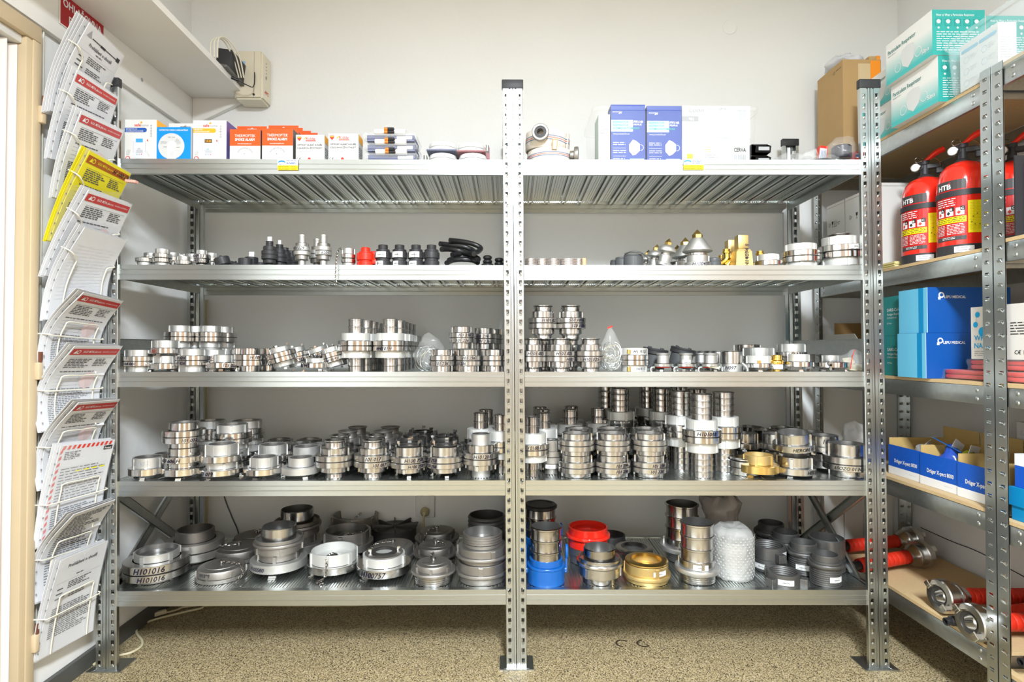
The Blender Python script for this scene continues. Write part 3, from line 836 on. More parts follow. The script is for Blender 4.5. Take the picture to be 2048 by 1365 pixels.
# --- right bay
def blue(px, yb, label, cap=None):
    r, z, k = C(4, px, yb, [('body', 74, 30, M_BLUEPAINT, dict(open=0)), ('flange', 76, 5, M_BLUEPAINT), ('body', 66, 12, M_BLUEPAINT, dict(open=0)), ('tail', 61, 68, M_STEEL, dict(n=3, lift=-6))], label, G5, 'lever_coupling')
    for sx in (1, -1):
        bm = bmesh.new()
        M0 = Matrix.Translation((sx * 39 * k, 0, 22 * k)) @ Matrix.Rotation(PI / 2, 4, 'Y')
        lathe(bm, [(0, -.004), (.011, -.004), (.012, 0), (.011, .004), (0, .004)], 16, mtx=M0)
        M0 = Matrix.Translation((sx * 41 * k, 0, 58 * k)) @ Matrix.Rotation(PI / 2, 4, 'Y') @ Matrix.Scale(1.7, 4, (1, 0, 0))
        lathe(bm, [(.007, -.004), (.014, -.004), (.0155, 0), (.014, .004), (.007, .004), (.007, -.004)], 20, mtx=M0)
        box(bm, sx * 40 * k - .003, -.008, 24 * k, sx * 40 * k + .003, .008, 48 * k)
        bmesh.ops.recalc_face_normals(bm, faces=bm.faces)
        link(mesh_of(bm, 'clamp_lever', M_BLUEPAINT, 40), 'clamp_lever', None, r)
    if cap: link(seg_mesh('lip', 33 * k, 9 * k, M_BLKPL, dict()), 'end_cap', None, r, (0, 0, z - 14 * k)); link(seg_mesh('gap', 31 * k, 2 * k, M_BLKPL, {}), 'end_cap_plate', None, r, (0, 0, z - 8 * k))
    return r
blue(1092, 1178, 'blue lever coupling with open steel tail at the front')
blue(1081, 1133, 'blue lever coupling with black capped steel tail behind the open one', True)
C(4, 1176, 1135, [('body', 72, 16, M_CASTG, dict(open=0)), ('body', 76, 14, M_CASTG, dict(open=0, ribs=3)), ('body', 78, 18, M_REDPAINT, dict(open=0)), ('flange', 88, 6, M_REDPAINT, dict(hole=.8)), ('body', 78, 14, M_REDPAINT, dict(wall=.006))], 'grey coupling with glossy red threaded ring on top', G5, 'ring_coupling')
C(4, 1222, 1112, [('body', 58, 12, M_IRON, dict(open=0)), ('flange', 66, 6, M_IRON), ('body', 56, 14, M_IRON)], 'black ring half hidden behind the red ringed coupling', G5, 'black_ring', 'ring')
r, z, k = C(4, 1199, 1175, [('smooth', 66, 14, M_STEEL), ('body', 82, 20, M_MACH2, dict(ribs=3, open=0, ribd=.04)), ('flange', 92, 7, M_MACH2, dict(hole=.8)), ('body', 82, 7, M_MACH2, dict(wall=.004)), ('smooth', 63, 24, M_STEEL, dict(lift=-6, wall=.003))], 'silver welding coupling with bright spigot beside the brass ring', G5, 'collared_coupling')
r, z, k = C(4, 1268, 1140, [('body', 74, 26, M_MACH2, dict(ribs=3, ribd=.04)), ('lip', 74, 6, M_MACH2)], 'silver ring coupling behind the brass ring', G5, 'ring_coupling'); sticker(r, 37 * k, 14 * k, .5, .04, .013, seed=4)
r, z, k = C(4, 1293, 1176, [('body', 84, 8, M_BRASSR, dict(open=0)), ('flange', 94, 8, M_BRASSR), ('body', 84, 18, M_BRASSR, dict(ribs=3, ribd=.05, wall=.008, rot=-1.95)), ('lip', 84, 6, M_BRASS)], 'wide brass threaded ring with white sticker', G5, 'brass_ring', 'ring'); sticker(r, 42 * k + .001, 19 * k, .42, .052, .016, seed=5)
link(seg_mesh('gap', 32 * k, .001, M_BRASSP, {}), 'inner_seat', None, r, (0, 0, 20 * k))
def bigtail(px, yb, label, h, m=M_MACH2):
    r, z, k = C(4, px, yb, [('thread', 70, 19, M_MACH2, dict(n=5, open=0)), ('flange', 86, 9, M_CAST), ('body', 68, 15, M_MACH2, dict(ribs=3, open=0)), ('tail', 63, h, m, dict(n=3, wall=.0025))], label, G5, 'tail_coupling')
    sticker(r, 34 * k + .001, 29 * k, -.1, .05, .018, seed=int(px))
bigtail(1394, 1174, 'large silver hose tail with threaded foot beside the bubble wrap', 72)
bigtail(1364, 1130, 'large silver hose tail with threaded foot in the second row', 66, M_STEEL)
# bubble wrapped cylinder
M_BUB = mat('bubble_wrap', (.62, .62, .60), .18, alpha=.50, bump=1.0, bscale=150)
M_BUBD = mat('dark_bubble_wrap', (.30, .26, .23), .2, alpha=.62, bump=1.0, bscale=120)
def crumple(bm, amt, sc, seed):
    from mathutils import noise
    for v in bm.verts:
        v.co += Vector((noise.noise(v.co * sc + Vector((seed, 0, 0))), noise.noise(v.co * sc + Vector((0, seed, 7))), noise.noise(v.co * sc + Vector((3, 9, seed))))) * amt
p, k = shelf_pt(4, 1466, 1168, 39)
r = empty('wrapped_coupling', p); tag(r, 'coupling rolled in white bubble wrap standing on end', 'package', G5)
bm = bmesh.new(); lathe(bm, [(37 * k, .001), (39 * k, 6 * k)] + [(39.5 * k, (6 + 8 * i) * k) for i in range(1, 9)] + [(39 * k, 82 * k), (36 * k, 92 * k), (26 * k, 100 * k), (14 * k, 97 * k), (0, 95 * k)], 48)
crumple(bm, .006, 45, 3)
for v in bm.verts: v.co.z = max(v.co.z, .0015)
# bubbles
link(mesh_of(bm, 'bubble_wrap', M_BUB, 60), 'bubble_wrap', None, r)
bm = bmesh.new(); rr = random.Random(2)
for i in range(15):
    for j in range(26):
        a = 2 * PI * (j + .5 * (i % 2)) / 26
        M0 = Matrix.Translation((39.6 * k * math.cos(a), 39.6 * k * math.sin(a), (8 + i * 5.4) * k)) @ Matrix.Rotation(a, 4, 'Z') @ Matrix.Rotation(PI / 2, 4, 'Y')
        lathe(bm, [(.0036, 0), (.0028, .0012), (0, .0018)], 6, mtx=M0)
o = link(mesh_of(bm, 'wrap_bubbles', M_BUB, 60), 'wrap_bubbles', None, r); o['kind'] = 'stuff'
lathe_o = link(seg_mesh('smooth', 30 * k, 70 * k, M_CAST, {}), 'spigot', None, r, (0, 0, .002))
p2 = Vector((x_of(1450, 2.10, .25), 2.14, .25))
r = empty('crumpled_wrap', p2); tag(r, 'crumpled dark plastic wrap bundle standing behind the white bubble wrap', 'package', G5)
bm = bmesh.new(); lathe(bm, [(.055, .001), (.068, .03), (.066, .10), (.058, .15), (.068, .18), (.072, .21), (.052, .235), (.025, .225), (0, .22)], 30); crumple(bm, .022, 30, 5)
for v in bm.verts: v.co.z = max(v.co.z, .001)
link(mesh_of(bm, 'plastic_film', M_BUBD, 80), 'plastic_film', None, r)
# threaded dark adapters
def adapter(px, yb, label, m, lab=None, h=36):
    r, z, k = C(4, px, yb, [('thread', 57, h, m, dict(n=9, open=0)), ('flange', 64, 7, m, dict(hole=.7)), ('body', 56, 4, m, dict(open=0)), ('smooth', 48, 12, m, dict(wall=.004))], label, G5, 'threaded_adapter')
    if lab: sticker(r, 28.6 * k, 11 * k, lab, .048, .018, seed=int(px))
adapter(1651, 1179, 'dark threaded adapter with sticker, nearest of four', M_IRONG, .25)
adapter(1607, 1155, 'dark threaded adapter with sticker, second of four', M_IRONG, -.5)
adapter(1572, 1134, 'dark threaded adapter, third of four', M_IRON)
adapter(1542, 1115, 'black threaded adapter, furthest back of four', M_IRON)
def lugnut(px, yb, label, rz, zoff=0.0, loc=None, k=None, lab=.0):
    r, z, k = C(4, px, yb, [('inthread', 63, 24, M_IRONG, dict(rot=0))], label, G5, 'lug_nut', 'nut', zoff=zoff, loc=loc, k=k)
    for i in range(3):
        a = rz + i * 2 * PI / 3; bm = bmesh.new(); box(bm, 29 * k, -8 * k, 0, 44 * k, 8 * k, 16 * k)
        bmesh.ops.bevel(bm, geom=list(bm.edges), offset=.0015, segments=1, affect='EDGES')
        link(mesh_of(bm, 'lug', M_IRONG), 'lug', None, r).rotation_euler = (0, 0, a)
    sticker(r, 31.7 * k, 6 * k, lab, .05, .018, seed=int(px) + 3)
    return r, z, k
lugnut(1567, 1180, 'dark threaded ring nut with square lugs, lying alone in front', -.55, lab=-.3)
r, z, k = lugnut(1538, 1150, 'lower dark lug nut of the stack of two', .1, lab=-.9); p = r.location
lugnut(1538, 1150, 'upper dark lug nut of the stack of two', -1.4, zoff=z, loc=p, k=k, lab=.5)
C(4, 1653, 1150, [('body', 68, 18, M_STEELD, dict(open=0)), ('flange', 70, 6, M_IRON, dict(hole=.8)), ('smooth', 66, 38, M_STEELD, dict(wall=.004))], 'dark steel pipe collar at the right end of the bottom shelf', G5, 'pipe_collar')
# ================================================================== fourth shelf
G4 = 'couplings on the fourth shelf'
K4 = 1.945 / FPX
def PAIR(w, bw=.76, hb=10, hr=10, ht=13, mb=M_CAST, mr=M_MACH, ribs=6, smooth=False, **kw):
    bo = dict(ribs=0 if smooth else ribs, open=0); to = dict(ribs=0 if smooth else ribs, wall=w * bw * .5 * .13 * K4)
    return [('body', w * bw, hb, mb, dict(bo, inv=1)), ('ring', w, hr, mr), ('gap', w * .93, 1.1, M_GASK), ('ring', w, hr, mr), ('body', w * bw, ht, mb, to)]
def HALF(w, bw=.72, hc=4, hr=12, hb=18, mb=M_CAST, mr=M_MACH, ribs=6, n=3, smooth=False):
    return [('claws', w, hc, mr, dict(n=n)), ('ring', w, hr, mr), ('body', w * bw, hb, mb, dict(ribs=0 if smooth else ribs, wall=w * bw * .5 * .12 * K4))]
def TAIL(w, tw, h1, hb, hr, h2, mb=M_CASTW, mr=M_MACH, mt=M_MACH2, n=3, bw=.80, hb2=None):
    return [('tail', tw, h1, mt, dict(n=n)), ('body', w * bw, hb, mb, dict(ribs=5, open=0, inv=1)), ('ring', w, hr, mr), ('gap', w * .93, 1.2, M_GASK), ('ring', w, hr, mr), ('body', w * bw, hb2 or hb, mb, dict(ribs=5, open=0)), ('tail', tw, h2, mt, dict(n=n))]
def FLARE(w, fw, h1, hb, hr, h2, mb=M_MACH2, mr=M_MACH2, bw=.74):
    return [('flare', fw, h1, mb, dict(f=1.12)), ('body', w * bw, hb, mb, dict(ribs=4, open=0, inv=1)), ('ring', w, hr, mr), ('gap', w * .93, 1.2, M_GASK), ('ring', w, hr, mr), ('body', w * bw, hb + 2, mb, dict(ribs=4, open=0)), ('flare', fw, h2, mb, dict(f=1.16))]
def stack(s, px, d, items, K, group):
    """items: (segs, label, name, texts); each stands on the one below"""
    z = 0.0
    out = None
    for it in items:
        segs, lb, nm = it[:3]; tx = it[3] if len(it) > 3 else (); tl = it[4] if len(it) > 4 else (0, 0)
        r, h, k = coupling(s, px, d, segs, lb, group, nm, texts=tx, zoff=z, k=K, tilt=tl)
        z += h + .0004 + (.006 if tl != (0, 0) else 0)
        out = r
    return out
def one(s, px, d, segs, lb, nm, K, group, texts=(), tilt=(0, 0)):
    return coupling(s, px, d, segs, lb, group, nm, texts=texts, k=K, tilt=tilt)
D = M_MACH2
one(3, 296, .072, HALF(66, .78, 4, 13, 20), 'open coupling half at the far left of the fourth shelf', 'coupling_half', K4, G4, [(2, '680606', .5, -.1, False, M_GREYP)])
one(3, 334, .185, HALF(62, .76, 4, 11, 17), 'open coupling half behind the leftmost one on the fourth shelf', 'coupling_half', K4, G4, [(2, '601', .5, .3, False, M_GREYP)])
stack(3, 368, .075, [(HALF(76, .70, 4, 13, 10, smooth=True, mb=M_MACH), 'bottom half of the left stack of three on the fourth shelf', 'coupling_half'),
    (HALF(76, .74, 0.5, 12, 15, smooth=True, mb=M_MACH), 'half marked 680 606 H in the left stack of three', 'coupling_half', [(1, '680 606 H', .7, -.2)]),
    (PAIR(76, .70, 11, 11, 15, smooth=True, mb=M_MACH), 'smooth pair topping the left stack of three', 'coupling_pair', [(1, '101 022', .7, .75)])], K4, G4)
stack(3, 444, .075, [(HALF(80, .70, 4, 11, 13), 'bottom half marked 601 019 beside the left stack of three', 'coupling_half', [(1, '601 019', .8, -.35)]),
    (HALF(76, .74, 0.5, 12, 21), 'open half standing on the half marked 601 019', 'coupling_half')], K4, G4)
n_ = 0
for px, d, tg in ((464, .19, 'centre'), (494, .30, 'right'), (420, .30, 'left')):
    stack(3, px, d, [(PAIR(74, .80, 10, 10, 13), 'lower pair of the %s rear stack of two' % tg, 'coupling_pair'), (PAIR(75, .80, 12, 11, 16), 'upper pair of the %s rear stack of two' % tg, 'coupling_pair')], K4, G4)
one(3, 528, .080, HALF(76, .64, 4, 12, 20), 'coupling half with pale socket, first right of the 601 019 stack', 'coupling_half', K4, G4)
one(3, 602, .080, HALF(72, .66, 4, 13, 18, smooth=True, mr=M_CAST), 'matt coupling half with smooth socket left of the flared row', 'coupling_half', K4, G4)
one(3, 546, .195, PAIR(74, .72, 10, 11, 20), 'pair marked 101 019 in the second row', 'coupling_pair', K4, G4, [(3, '101 019', .75, -.1)])
one(3, 613, .195, PAIR(74, .72, 10, 10, 18, smooth=True), 'pair marked H101022 in the second row', 'coupling_pair', K4, G4, [(3, 'H101022', .75, -.2)])
for i, (px, d) in enumerate(((571, .30), (538, .31), (560, .41), (597, .315), (618, .41), (640, .30))):
    one(3, px, d, PAIR(70, .74, 9, 9, 16, mb=D, mr=D), ['rear low pair right behind 101 019', 'leftmost of the rear low pairs behind 101 019', 'rearmost low pair behind 101 019', 'rear low pair directly behind H101022', 'rearmost low pair behind H101022', 'rear low pair next to the flared row'][i], 'coupling_pair', K4, G4)
for c, (cols, side) in enumerate((((670, 680, 696, 715), 'left'), ((746, 752, 767, 781), 'right'))):
    for i, px in enumerate(cols):
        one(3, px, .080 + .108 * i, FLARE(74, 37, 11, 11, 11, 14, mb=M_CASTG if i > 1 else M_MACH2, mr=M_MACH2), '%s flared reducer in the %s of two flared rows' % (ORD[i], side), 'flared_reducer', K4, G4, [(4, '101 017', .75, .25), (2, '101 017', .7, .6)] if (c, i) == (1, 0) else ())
def CLAWP(w): return [('claws', w * .80, 5, M_MACH2, dict(n=3)), ('body', w * .78, 10, M_MACH2, dict(ribs=3, open=0)), ('ring', w, 10, M_MACH2), ('gap', w * .93, 1.2, M_GASK), ('ring', w, 11, M_MACH2), ('body', w * .76, 18, M_MACH2, dict(ribs=3, ribd=.04, open=0)), ('lip', w * .66, 2.5, M_GASK), ('upclaws', w * .76, 9, M_MACH, dict(n=3))]
for c, (cols, side) in enumerate((((818, 817, 828, 845), 'left'), ((890, 888, 892), 'right'))):
    for i, px in enumerate(cols):
        one(3, px, .080 + .108 * i, CLAWP(73), '%s claw reducer in the %s of two claw rows' % (ORD[i], side), 'claw_reducer', K4, G4, [(4, 'H100 758', .75, .45 if c == 0 else -.85), (2, 'H100 758', .7, .55 if c == 0 else -.8)] if i == 0 else ())
one(3, 962, .080, [('smooth', 36, 15, M_CAST), ('body', 58, 11, D, dict(ribs=4, open=0)), ('ring', 71, 11, D), ('gap', 66, 1.2, M_GASK), ('ring', 71, 11, D), ('body', 56, 15, D, dict(ribs=4, open=0)), ('smooth', 38, 20, M_CAST)], 'reducer marked H101 201 beside the middle post', 'reducer_coupling', K4, G4, [(4, 'H101201', .75, .12)])
T4 = TAIL(70, 31, 29, 15, 10, 32, hb2=20, n=2, mt=M_STEEL)
for i, (px, d, lb) in enumerate(((962, .20, 'tail coupling behind the reducer marked H101 201'), (972, .31, 'rearmost tail coupling left of the middle post'), (1003, .145, 'tail coupling half hidden by the middle post'), (940, .31, 'tail coupling deep behind the claw row end'))):
    one(3, px, d, T4 if i != 3 else PAIR(68, mb=D, mr=D), lb, 'tail_coupling', K4, G4)
one(3, 1064, .085, T4, 'tail coupling marked 101801 right of the middle post', 'tail_coupling', K4, G4, [(4, '101801', .8, .1)])
for i, (px, d) in enumerate(((1087, .20), (1086, .305), (1080, .41))):
    one(3, px, d, T4, ['second', 'third', 'rearmost'][i] + ' tail coupling in the row right of the middle post', 'tail_coupling', K4, G4)
r, z, k = one(3, 1103, .125, [('smooth', 28, 12, M_CASTG), ('body', 40, 10, M_CASTG, dict(open=0)), ('ring', 46, 12, M_CASTG), ('gap', 42, 1.2, M_GASK), ('ring', 46, 11, M_CASTG), ('body', 38, 22, M_CASTG, dict(ribs=3))], 'slim grey coupling with cream sticker beside the three bright stacks', 'coupling_pair', K4, G4); sticker(r, 20.3 * k, 12.5 * k, -.2, .035, .014, seed=8)
P4 = PAIR(72, .80, 9.5, 10, 12, mb=M_MACH2, mr=M_MACH2, ribs=5)
for i, px in enumerate((1153, 1225, 1299)):
    nm = ['left', 'centre', 'right'][i]
    tx = [(), (), [(1, '101 234', .75, .2), (3, '101 234', .75, .3)]][i] if i != 1 else [(1, '101 234', .75, .4), (3, '101 234', .75, .4)]
    stack(3, px, .082, [(P4, 'lower pair of the front %s bright stack of two' % nm, 'coupling_pair', tx), (P4, 'upper pair of the front %s bright stack of two' % nm, 'coupling_pair')], K4, G4)
    stack(3, (1158, 1222, 1293)[i], .195, [(P4, 'lower pair of the second-row %s bright stack' % nm, 'coupling_pair'), (P4, 'upper pair of the second-row %s bright stack' % nm, 'coupling_pair')], K4, G4)
for i, (px, d, lb) in enumerate(((1140, .315, 'tail coupling directly behind the left bright stack'), (1143, .44, 'rearmost tail coupling behind the left bright stack'), (1196, .35, 'tail coupling between the left and centre bright stacks'))):
    one(3, px, d, T4, lb, 'tail_coupling', K4, G4)
T5 = TAIL(75, 42, 48, 20, 12, 50, hb2=19, n=4)
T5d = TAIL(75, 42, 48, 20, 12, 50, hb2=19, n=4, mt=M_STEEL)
one(3, 1404, .075, T5, 'tall tail coupling marked H101018 at the front', 'tail_coupling', K4, G4, [(4, 'H101018', .75, -.05)])
for px, d, lb in ((1447, .165, 'tall tail coupling right of the one marked H101018'), (1362, .205, 'tall tail coupling left of the one marked H101018'), (1325, .335, 'tall tail coupling, third in the slanting row left of H101018'),
    (1394, .31, 'tall tail coupling straight behind the one marked H101018'), (1358, .455, 'tall tail coupling in the last row of the tall group'), (1240, .335, 'tall tail coupling above the centre bright stack'), (1296, .47, 'rearmost tall tail coupling above the right bright stack'), (1214, .47, 'rearmost tall tail coupling above the centre bright stack')):
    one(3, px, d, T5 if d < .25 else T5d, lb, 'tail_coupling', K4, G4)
# threaded halves at the right end
def THALF(w, hc=3, mb=M_MACH2, hr=13, hb=20): return [('claws', w, hc, mb, dict(n=3)), ('ring', w, hr, mb), ('body', w * .78, hb, mb, dict(ribs=4, wall=.004, ribd=.08))]
one(3, 1517, 960, [('claws', 77, 4, M_BRASS, dict(n=2, rot=-2.4)), ('ring', 77, 15, M_BRASS), ('body', 54, 19, M_BRASSR, dict(ribs=5, wall=.004, rot=-1.25))], 'golden brass coupling half on the fourth shelf', 'coupling_half', K4, G4)
stack(3, 1589, .078, [(THALF(78), 'lower threaded half of the leaning stack at the right end', 'coupling_half', [(1, 'HERON', .6, .55, False, M_BLACKP)]), (THALF(78, 4), 'upper leaning threaded half with printed ring at the right end', 'coupling_half', [(1, 'HERON 101 212', .62, .3, False, M_BLACKP)], (.10, -.09))], K4, G4)
one(3, 1694, .078, [('body', 60, 14, D, dict(ribs=4, open=0)), ('ring', 86, 12, D), ('gap', 80, 1.4, M_GASK), ('ring', 86, 13, D), ('body', 64, 24, D, dict(ribs=4, wall=.004))], 'threaded pair with upside-down print at the right end', 'coupling_pair', K4, G4, [(1, 'HERON 10 OZOSY', .62, -.25, True, M_BLACKP)])
stack(3, 1648, .185, [(THALF(72, 3, hr=14, hb=14), 'lower threaded half of the second-row right stack', 'coupling_half'), (THALF(70, 2, hr=11, hb=22), 'upper threaded half marked 101 212 in the second-row right stack', 'coupling_half', [(2, '101 212', .5, .15), (1, 'HERON', .6, 0, False, M_BLACKP)])], K4, G4)
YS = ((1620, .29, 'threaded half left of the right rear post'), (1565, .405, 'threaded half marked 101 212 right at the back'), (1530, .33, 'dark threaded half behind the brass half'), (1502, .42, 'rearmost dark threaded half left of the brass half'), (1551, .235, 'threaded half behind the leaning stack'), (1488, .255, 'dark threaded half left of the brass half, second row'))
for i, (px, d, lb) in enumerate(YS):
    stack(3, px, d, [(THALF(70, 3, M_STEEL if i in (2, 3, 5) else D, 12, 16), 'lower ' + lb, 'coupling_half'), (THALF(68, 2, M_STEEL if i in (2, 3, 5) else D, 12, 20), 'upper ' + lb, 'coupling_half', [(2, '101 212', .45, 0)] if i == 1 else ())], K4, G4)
one(3, 1489, .115, [('ring', 62, 14, D), ('gap', 58, 1.2, M_GASK), ('ring', 62, 12, D), ('lip', 56, 6, D)], 'low bare ring pair directly left of the brass half', 'coupling_pair', K4, G4)

def late_bag():
    p = Vector((x_of(1712, 2.12, ZS[3]), 2.12, ZS[3])); b = empty('plastic_bag', p); tag(b, 'white crumpled plastic bag at the right end of the fourth shelf', 'bag')
    link(bag_me(.09, .10, .155, 90, mat('milky_clear_film', (.80, .80, .79), .25, alpha=.45), .02, .8), 'plastic_film', None, b)
    link(box_me('folded_sheet', -.03, -.002, .03, .02, .002, .12, M_PAPER_SH), 'folded_sheet', None, b).rotation_euler = (.1, .3, .2)
M_PAPER_SH = mat('white_paper_sheet', (.78, .78, .77), .6)
# ================================================================== middle shelf
G3 = 'couplings on the middle shelf'
K3 = 1.925 / FPX
o3 = lambda px, d, segs, lb, nm, texts=(), tilt=(0, 0): one(2, px, d, segs, lb, nm, K3, G3, texts, tilt)
P3 = PAIR(63, .75, 11.5, 9, 13)
o3(279, .065, P3, 'coupling pair nearest the left post on the middle shelf', 'coupling_pair', [(1, '200 V01', .7, .0, True)])
stack(2, 331, .065, [(HALF(60, .68, 3, 11, 15), 'lower of two stacked halves on the middle shelf', 'coupling_half'), (HALF(60, .76, 2, 11, 15), 'upper of two stacked halves on the middle shelf', 'coupling_half')], K3, G3)
o3(386, .065, PAIR(61, .76, 13, 9, 13), 'pair marked 101 026 twice at the front of the middle shelf', 'coupling_pair', [(1, '101 026', .75, -.35), (3, '101 026', .75, -.35)])
PS = [(360, .185, 'left'), (391, .24, 'centre left'), (421, .21, 'centre right'), (446, .29, 'right')]
for px, d, w in PS:
    stack(2, px, d, [(PAIR(60, .76, 13, 9.5, 14), 'lower pair of the %s rear stack on the middle shelf' % w, 'coupling_pair'), (PAIR(60, .72, 13, 9.5, 14), 'upper pair of the %s rear stack on the middle shelf' % w, 'coupling_pair', [(1, '101 036', .75, 0), (3, '101 036', .75, 0)] if w.startswith('centre l') else ())], K3, G3)
o3(426, .135, PAIR(60, .76, 12, 9, 13), 'pair marked 101 027 behind the small half', 'coupling_pair', [(3, '101 027', .8, .1), (1, '10', .8, -.6)])
o3(446, .06, HALF(62, .56, 4, 10.5, 15), 'small half with narrow socket right of the 101 026 pair', 'coupling_half', [(1, '101 027', .7, .9)])
PSM = PAIR(60, .56, 12, 10.5, 12.5, smooth=True, mb=M_MACH)
o3(500, .065, PSM, 'smooth turned pair marked H 101 on the middle shelf', 'coupling_pair', [(3, 'H 101', .7, .75)])
o3(536, .155, PSM, 'smooth turned pair in the second row on the middle shelf', 'coupling_pair')
o3(478, .17, PSM, 'smooth turned pair behind the one marked H 101', 'coupling_pair')
CL = lambda w: [('claws', w * .6, 3, M_MACH, dict(n=2)), ('body', w * .68, 10, M_CAST, dict(ribs=4, open=0)), ('ring', w, 9, M_MACH), ('gap', w * .93, 1, M_GASK), ('ring', w, 9, M_MACH), ('body', w * .70, 10, M_CAST, dict(ribs=4)), ('upclaws', w * .66, 4, M_MACH, dict(n=3))]
o3(571, .065, CL(57), 'claw pair leaning left, first of the tumbled row', 'claw_pair', tilt=(.1, -.26))
o3(600, .14, CL(54), 'claw pair leaning left, second of the tumbled row', 'claw_pair', tilt=(.1, -.22), texts=[(2, 'H100945', .7, .3)])
o3(632, .055, HALF(56, .66, 4, 10, 9), 'flat half marked H100 945 at the front of the tumbled row', 'coupling_half', [(1, 'H100 945', .75, -.75)])
o3(650, .145, CL(54), 'claw pair leaning left, third of the tumbled row', 'claw_pair', [(2, 'H10092', .8, .35), (4, 'H10021', .8, .3)], (.12, -.34))
o3(673, .075, CL(50), 'claw pair leaning left, fourth of the tumbled row', 'claw_pair', [(2, 'H10092', .7, .2)], (.05, -.30))
o3(680, .18, CL(50), 'claw pair leaning left, last of the tumbled row', 'claw_pair', tilt=(.08, -.22))
T3 = TAIL(69, 30, 27, 14, 9.5, 28, hb2=15, n=2)
for c, (cols, w) in enumerate((((712, 731, 743, 753, 763), 'left'), ((781, 796, 803, 811, 819), 'right'))):
    for i, px in enumerate(cols):
        o3(px, .065 + .098 * i, T3, '%s hose tail pair in the %s of two tall rows' % (ORD[i], w), 'tail_coupling', [(2, 'H101044', .8, -.2, True)] if (c, i) == (1, 0) else ())
P36 = PAIR(52, .76, 12, 9.5, 12, mb=M_MACH2, mr=M_MACH2, ribs=5)
for px, lb in ((884, 'left'), (937, 'centre'), (990, 'right')):
    tx = {'left': [(1, '101 236', .75, .1)], 'centre': [(3, '101 236', .75, .1), (1, '101 236', .7, -.6)], 'right': ()}[lb]
    o3(px, .060, P36, '%s pair of the 101 236 group by the middle post' % lb, 'coupling_pair', tx)
zt = 44.6 * K3 + .001
for px, d, lb, tx in ((924, .075, 'upper pair resting across the left and centre 101 236 pairs', [(1, '101 236', .75, .1), (3, '101 236', .75, .3)]), ):
    coupling(2, px, d, P36, lb, G3, 'coupling_pair', texts=tx, zoff=zt, k=K3)
for px, d, lb in ((968, .16, 'second row'), (984, .26, 'third row')):
    stack(2, px, d, [(P36, 'lower 101 236 pair of the %s' % lb, 'coupling_pair'), (P36, 'upper 101 236 pair of the %s' % lb, 'coupling_pair', [(1, '101 236', .75, 0), (3, '101 236', .75, -.1)])], K3, G3)
o3(915, .17, P36, 'bare pair behind the left 101 236 pair', 'coupling_pair')
# right bay
F3 = FLARE(60, 34, 9, 11, 10, 12)
for px, lb, tx in ((1064, 'left', [(4, 'H101 025', .75, .25)]), (1121, 'centre', [(4, 'H101 025', .75, .2), (2, 'H101', .7, .6)]), (1181, 'right', [(2, 'H101025', .75, -.1)])):
    o3(px, .065, F3, '%s flared reducer of the front H101025 row' % lb, 'flared_reducer', tx)
z2 = 65.5 * K3 + .0005
for px, d, lb, tx, fl in ((1086, .085, 'left', [(4, 'H101 025', .75, .45)], 0), (1142, .085, 'right', [(4, 'H101 025', .75, .35, True), (2, 'H101 025', .75, .5, True)], .06)):
    coupling(2, px, d, F3, 'upper %s flared reducer riding on the front H101025 row' % lb, G3, 'flared_reducer', texts=tx, zoff=z2, k=K3)
for px, lb in ((1086, 'left'), (1140, 'right')):
    stack(2, px, .19, [(F3, 'lower rear %s flared reducer' % lb, 'flared_reducer'), (F3, 'upper rear %s flared reducer' % lb, 'flared_reducer')], K3, G3)
# white pair with brass pins
r, z, k = o3(1268, .065, [('body', 50, 13, M_CASTW, dict(open=0, ribs=4)), ('ring', 60, 9.5, M_MACH), ('gap', 55, 1.2, M_GASK), ('ring', 60, 9.5, M_MACH), ('body', 52, 14, M_CASTW, dict(ribs=4))], 'white pair with brass pins right of the wire bag', 'coupling_pair', [(4, 'H101121', .5, .3), (0, 'H101121', .45, .45)])
for zz in (4, 38):
    link(lathe_me('brass_pin', [(0, 0), (.0065, 0), (.0065, .014), (0, .014)], M_BRASS, 14), 'brass_pin', None, r, (-15 * k, -22.5 * k, zz * k - .004))
# claw couplings with red seals and dark lids
def sealed(px, d, lb, lid=None, w=47, bag=False, hh=17):
    r, z, k = o3(px, d, [('claws', w * 1.02, 4, M_ZINC, dict(n=3)), ('gap', w * .62, 2, M_REDPL), ('ring', w * .9, 6, M_ZINC), ('body', w * .5, hh, M_CAST, dict(open=0)), ('lip', w * .58, 4, M_CAST)], lb, 'claw_coupling')
    for i in range(2):
        bm = bmesh.new(); a = i * PI + .2
        pts = spline([(w * .40 * k, 0, .014), (w * .52 * k, 0, .014), (w * .56 * k, 0, .006), (w * .52 * k, 0, .0015)], 4)
        tube(bm, pts, .0055, 8); link(mesh_of(bm, 'hook_claw', M_ZINC, 50), 'hook_claw', None, r).rotation_euler = (0, 0, a)
    return r, z, k
r, z, k = sealed(1326, .06, 'zinc hook coupling with red seal, left of three'); 
r, z, k = sealed(1372, .06, 'zinc hook coupling with red seal and paper tag, middle of three'); sticker(r, 12.2 * k, 14 * k, -.2, .028, .016, seed=3)
r, z, k = sealed(1421, .055, 'zinc hook coupling with red seal, right of three')
bm = bmesh.new(); bm.faces.new([bm.verts.new(p) for p in ((-.018, -.031, .016), (.016, -.036, .010), (.022, -.030, .020), (.0, -.022, .026), (-.016, -.024, .022))])
link(mesh_of(bm, 'paper_slip', mat('cream_paper', (.75, .66, .45), .7)), 'paper_slip', None, r)
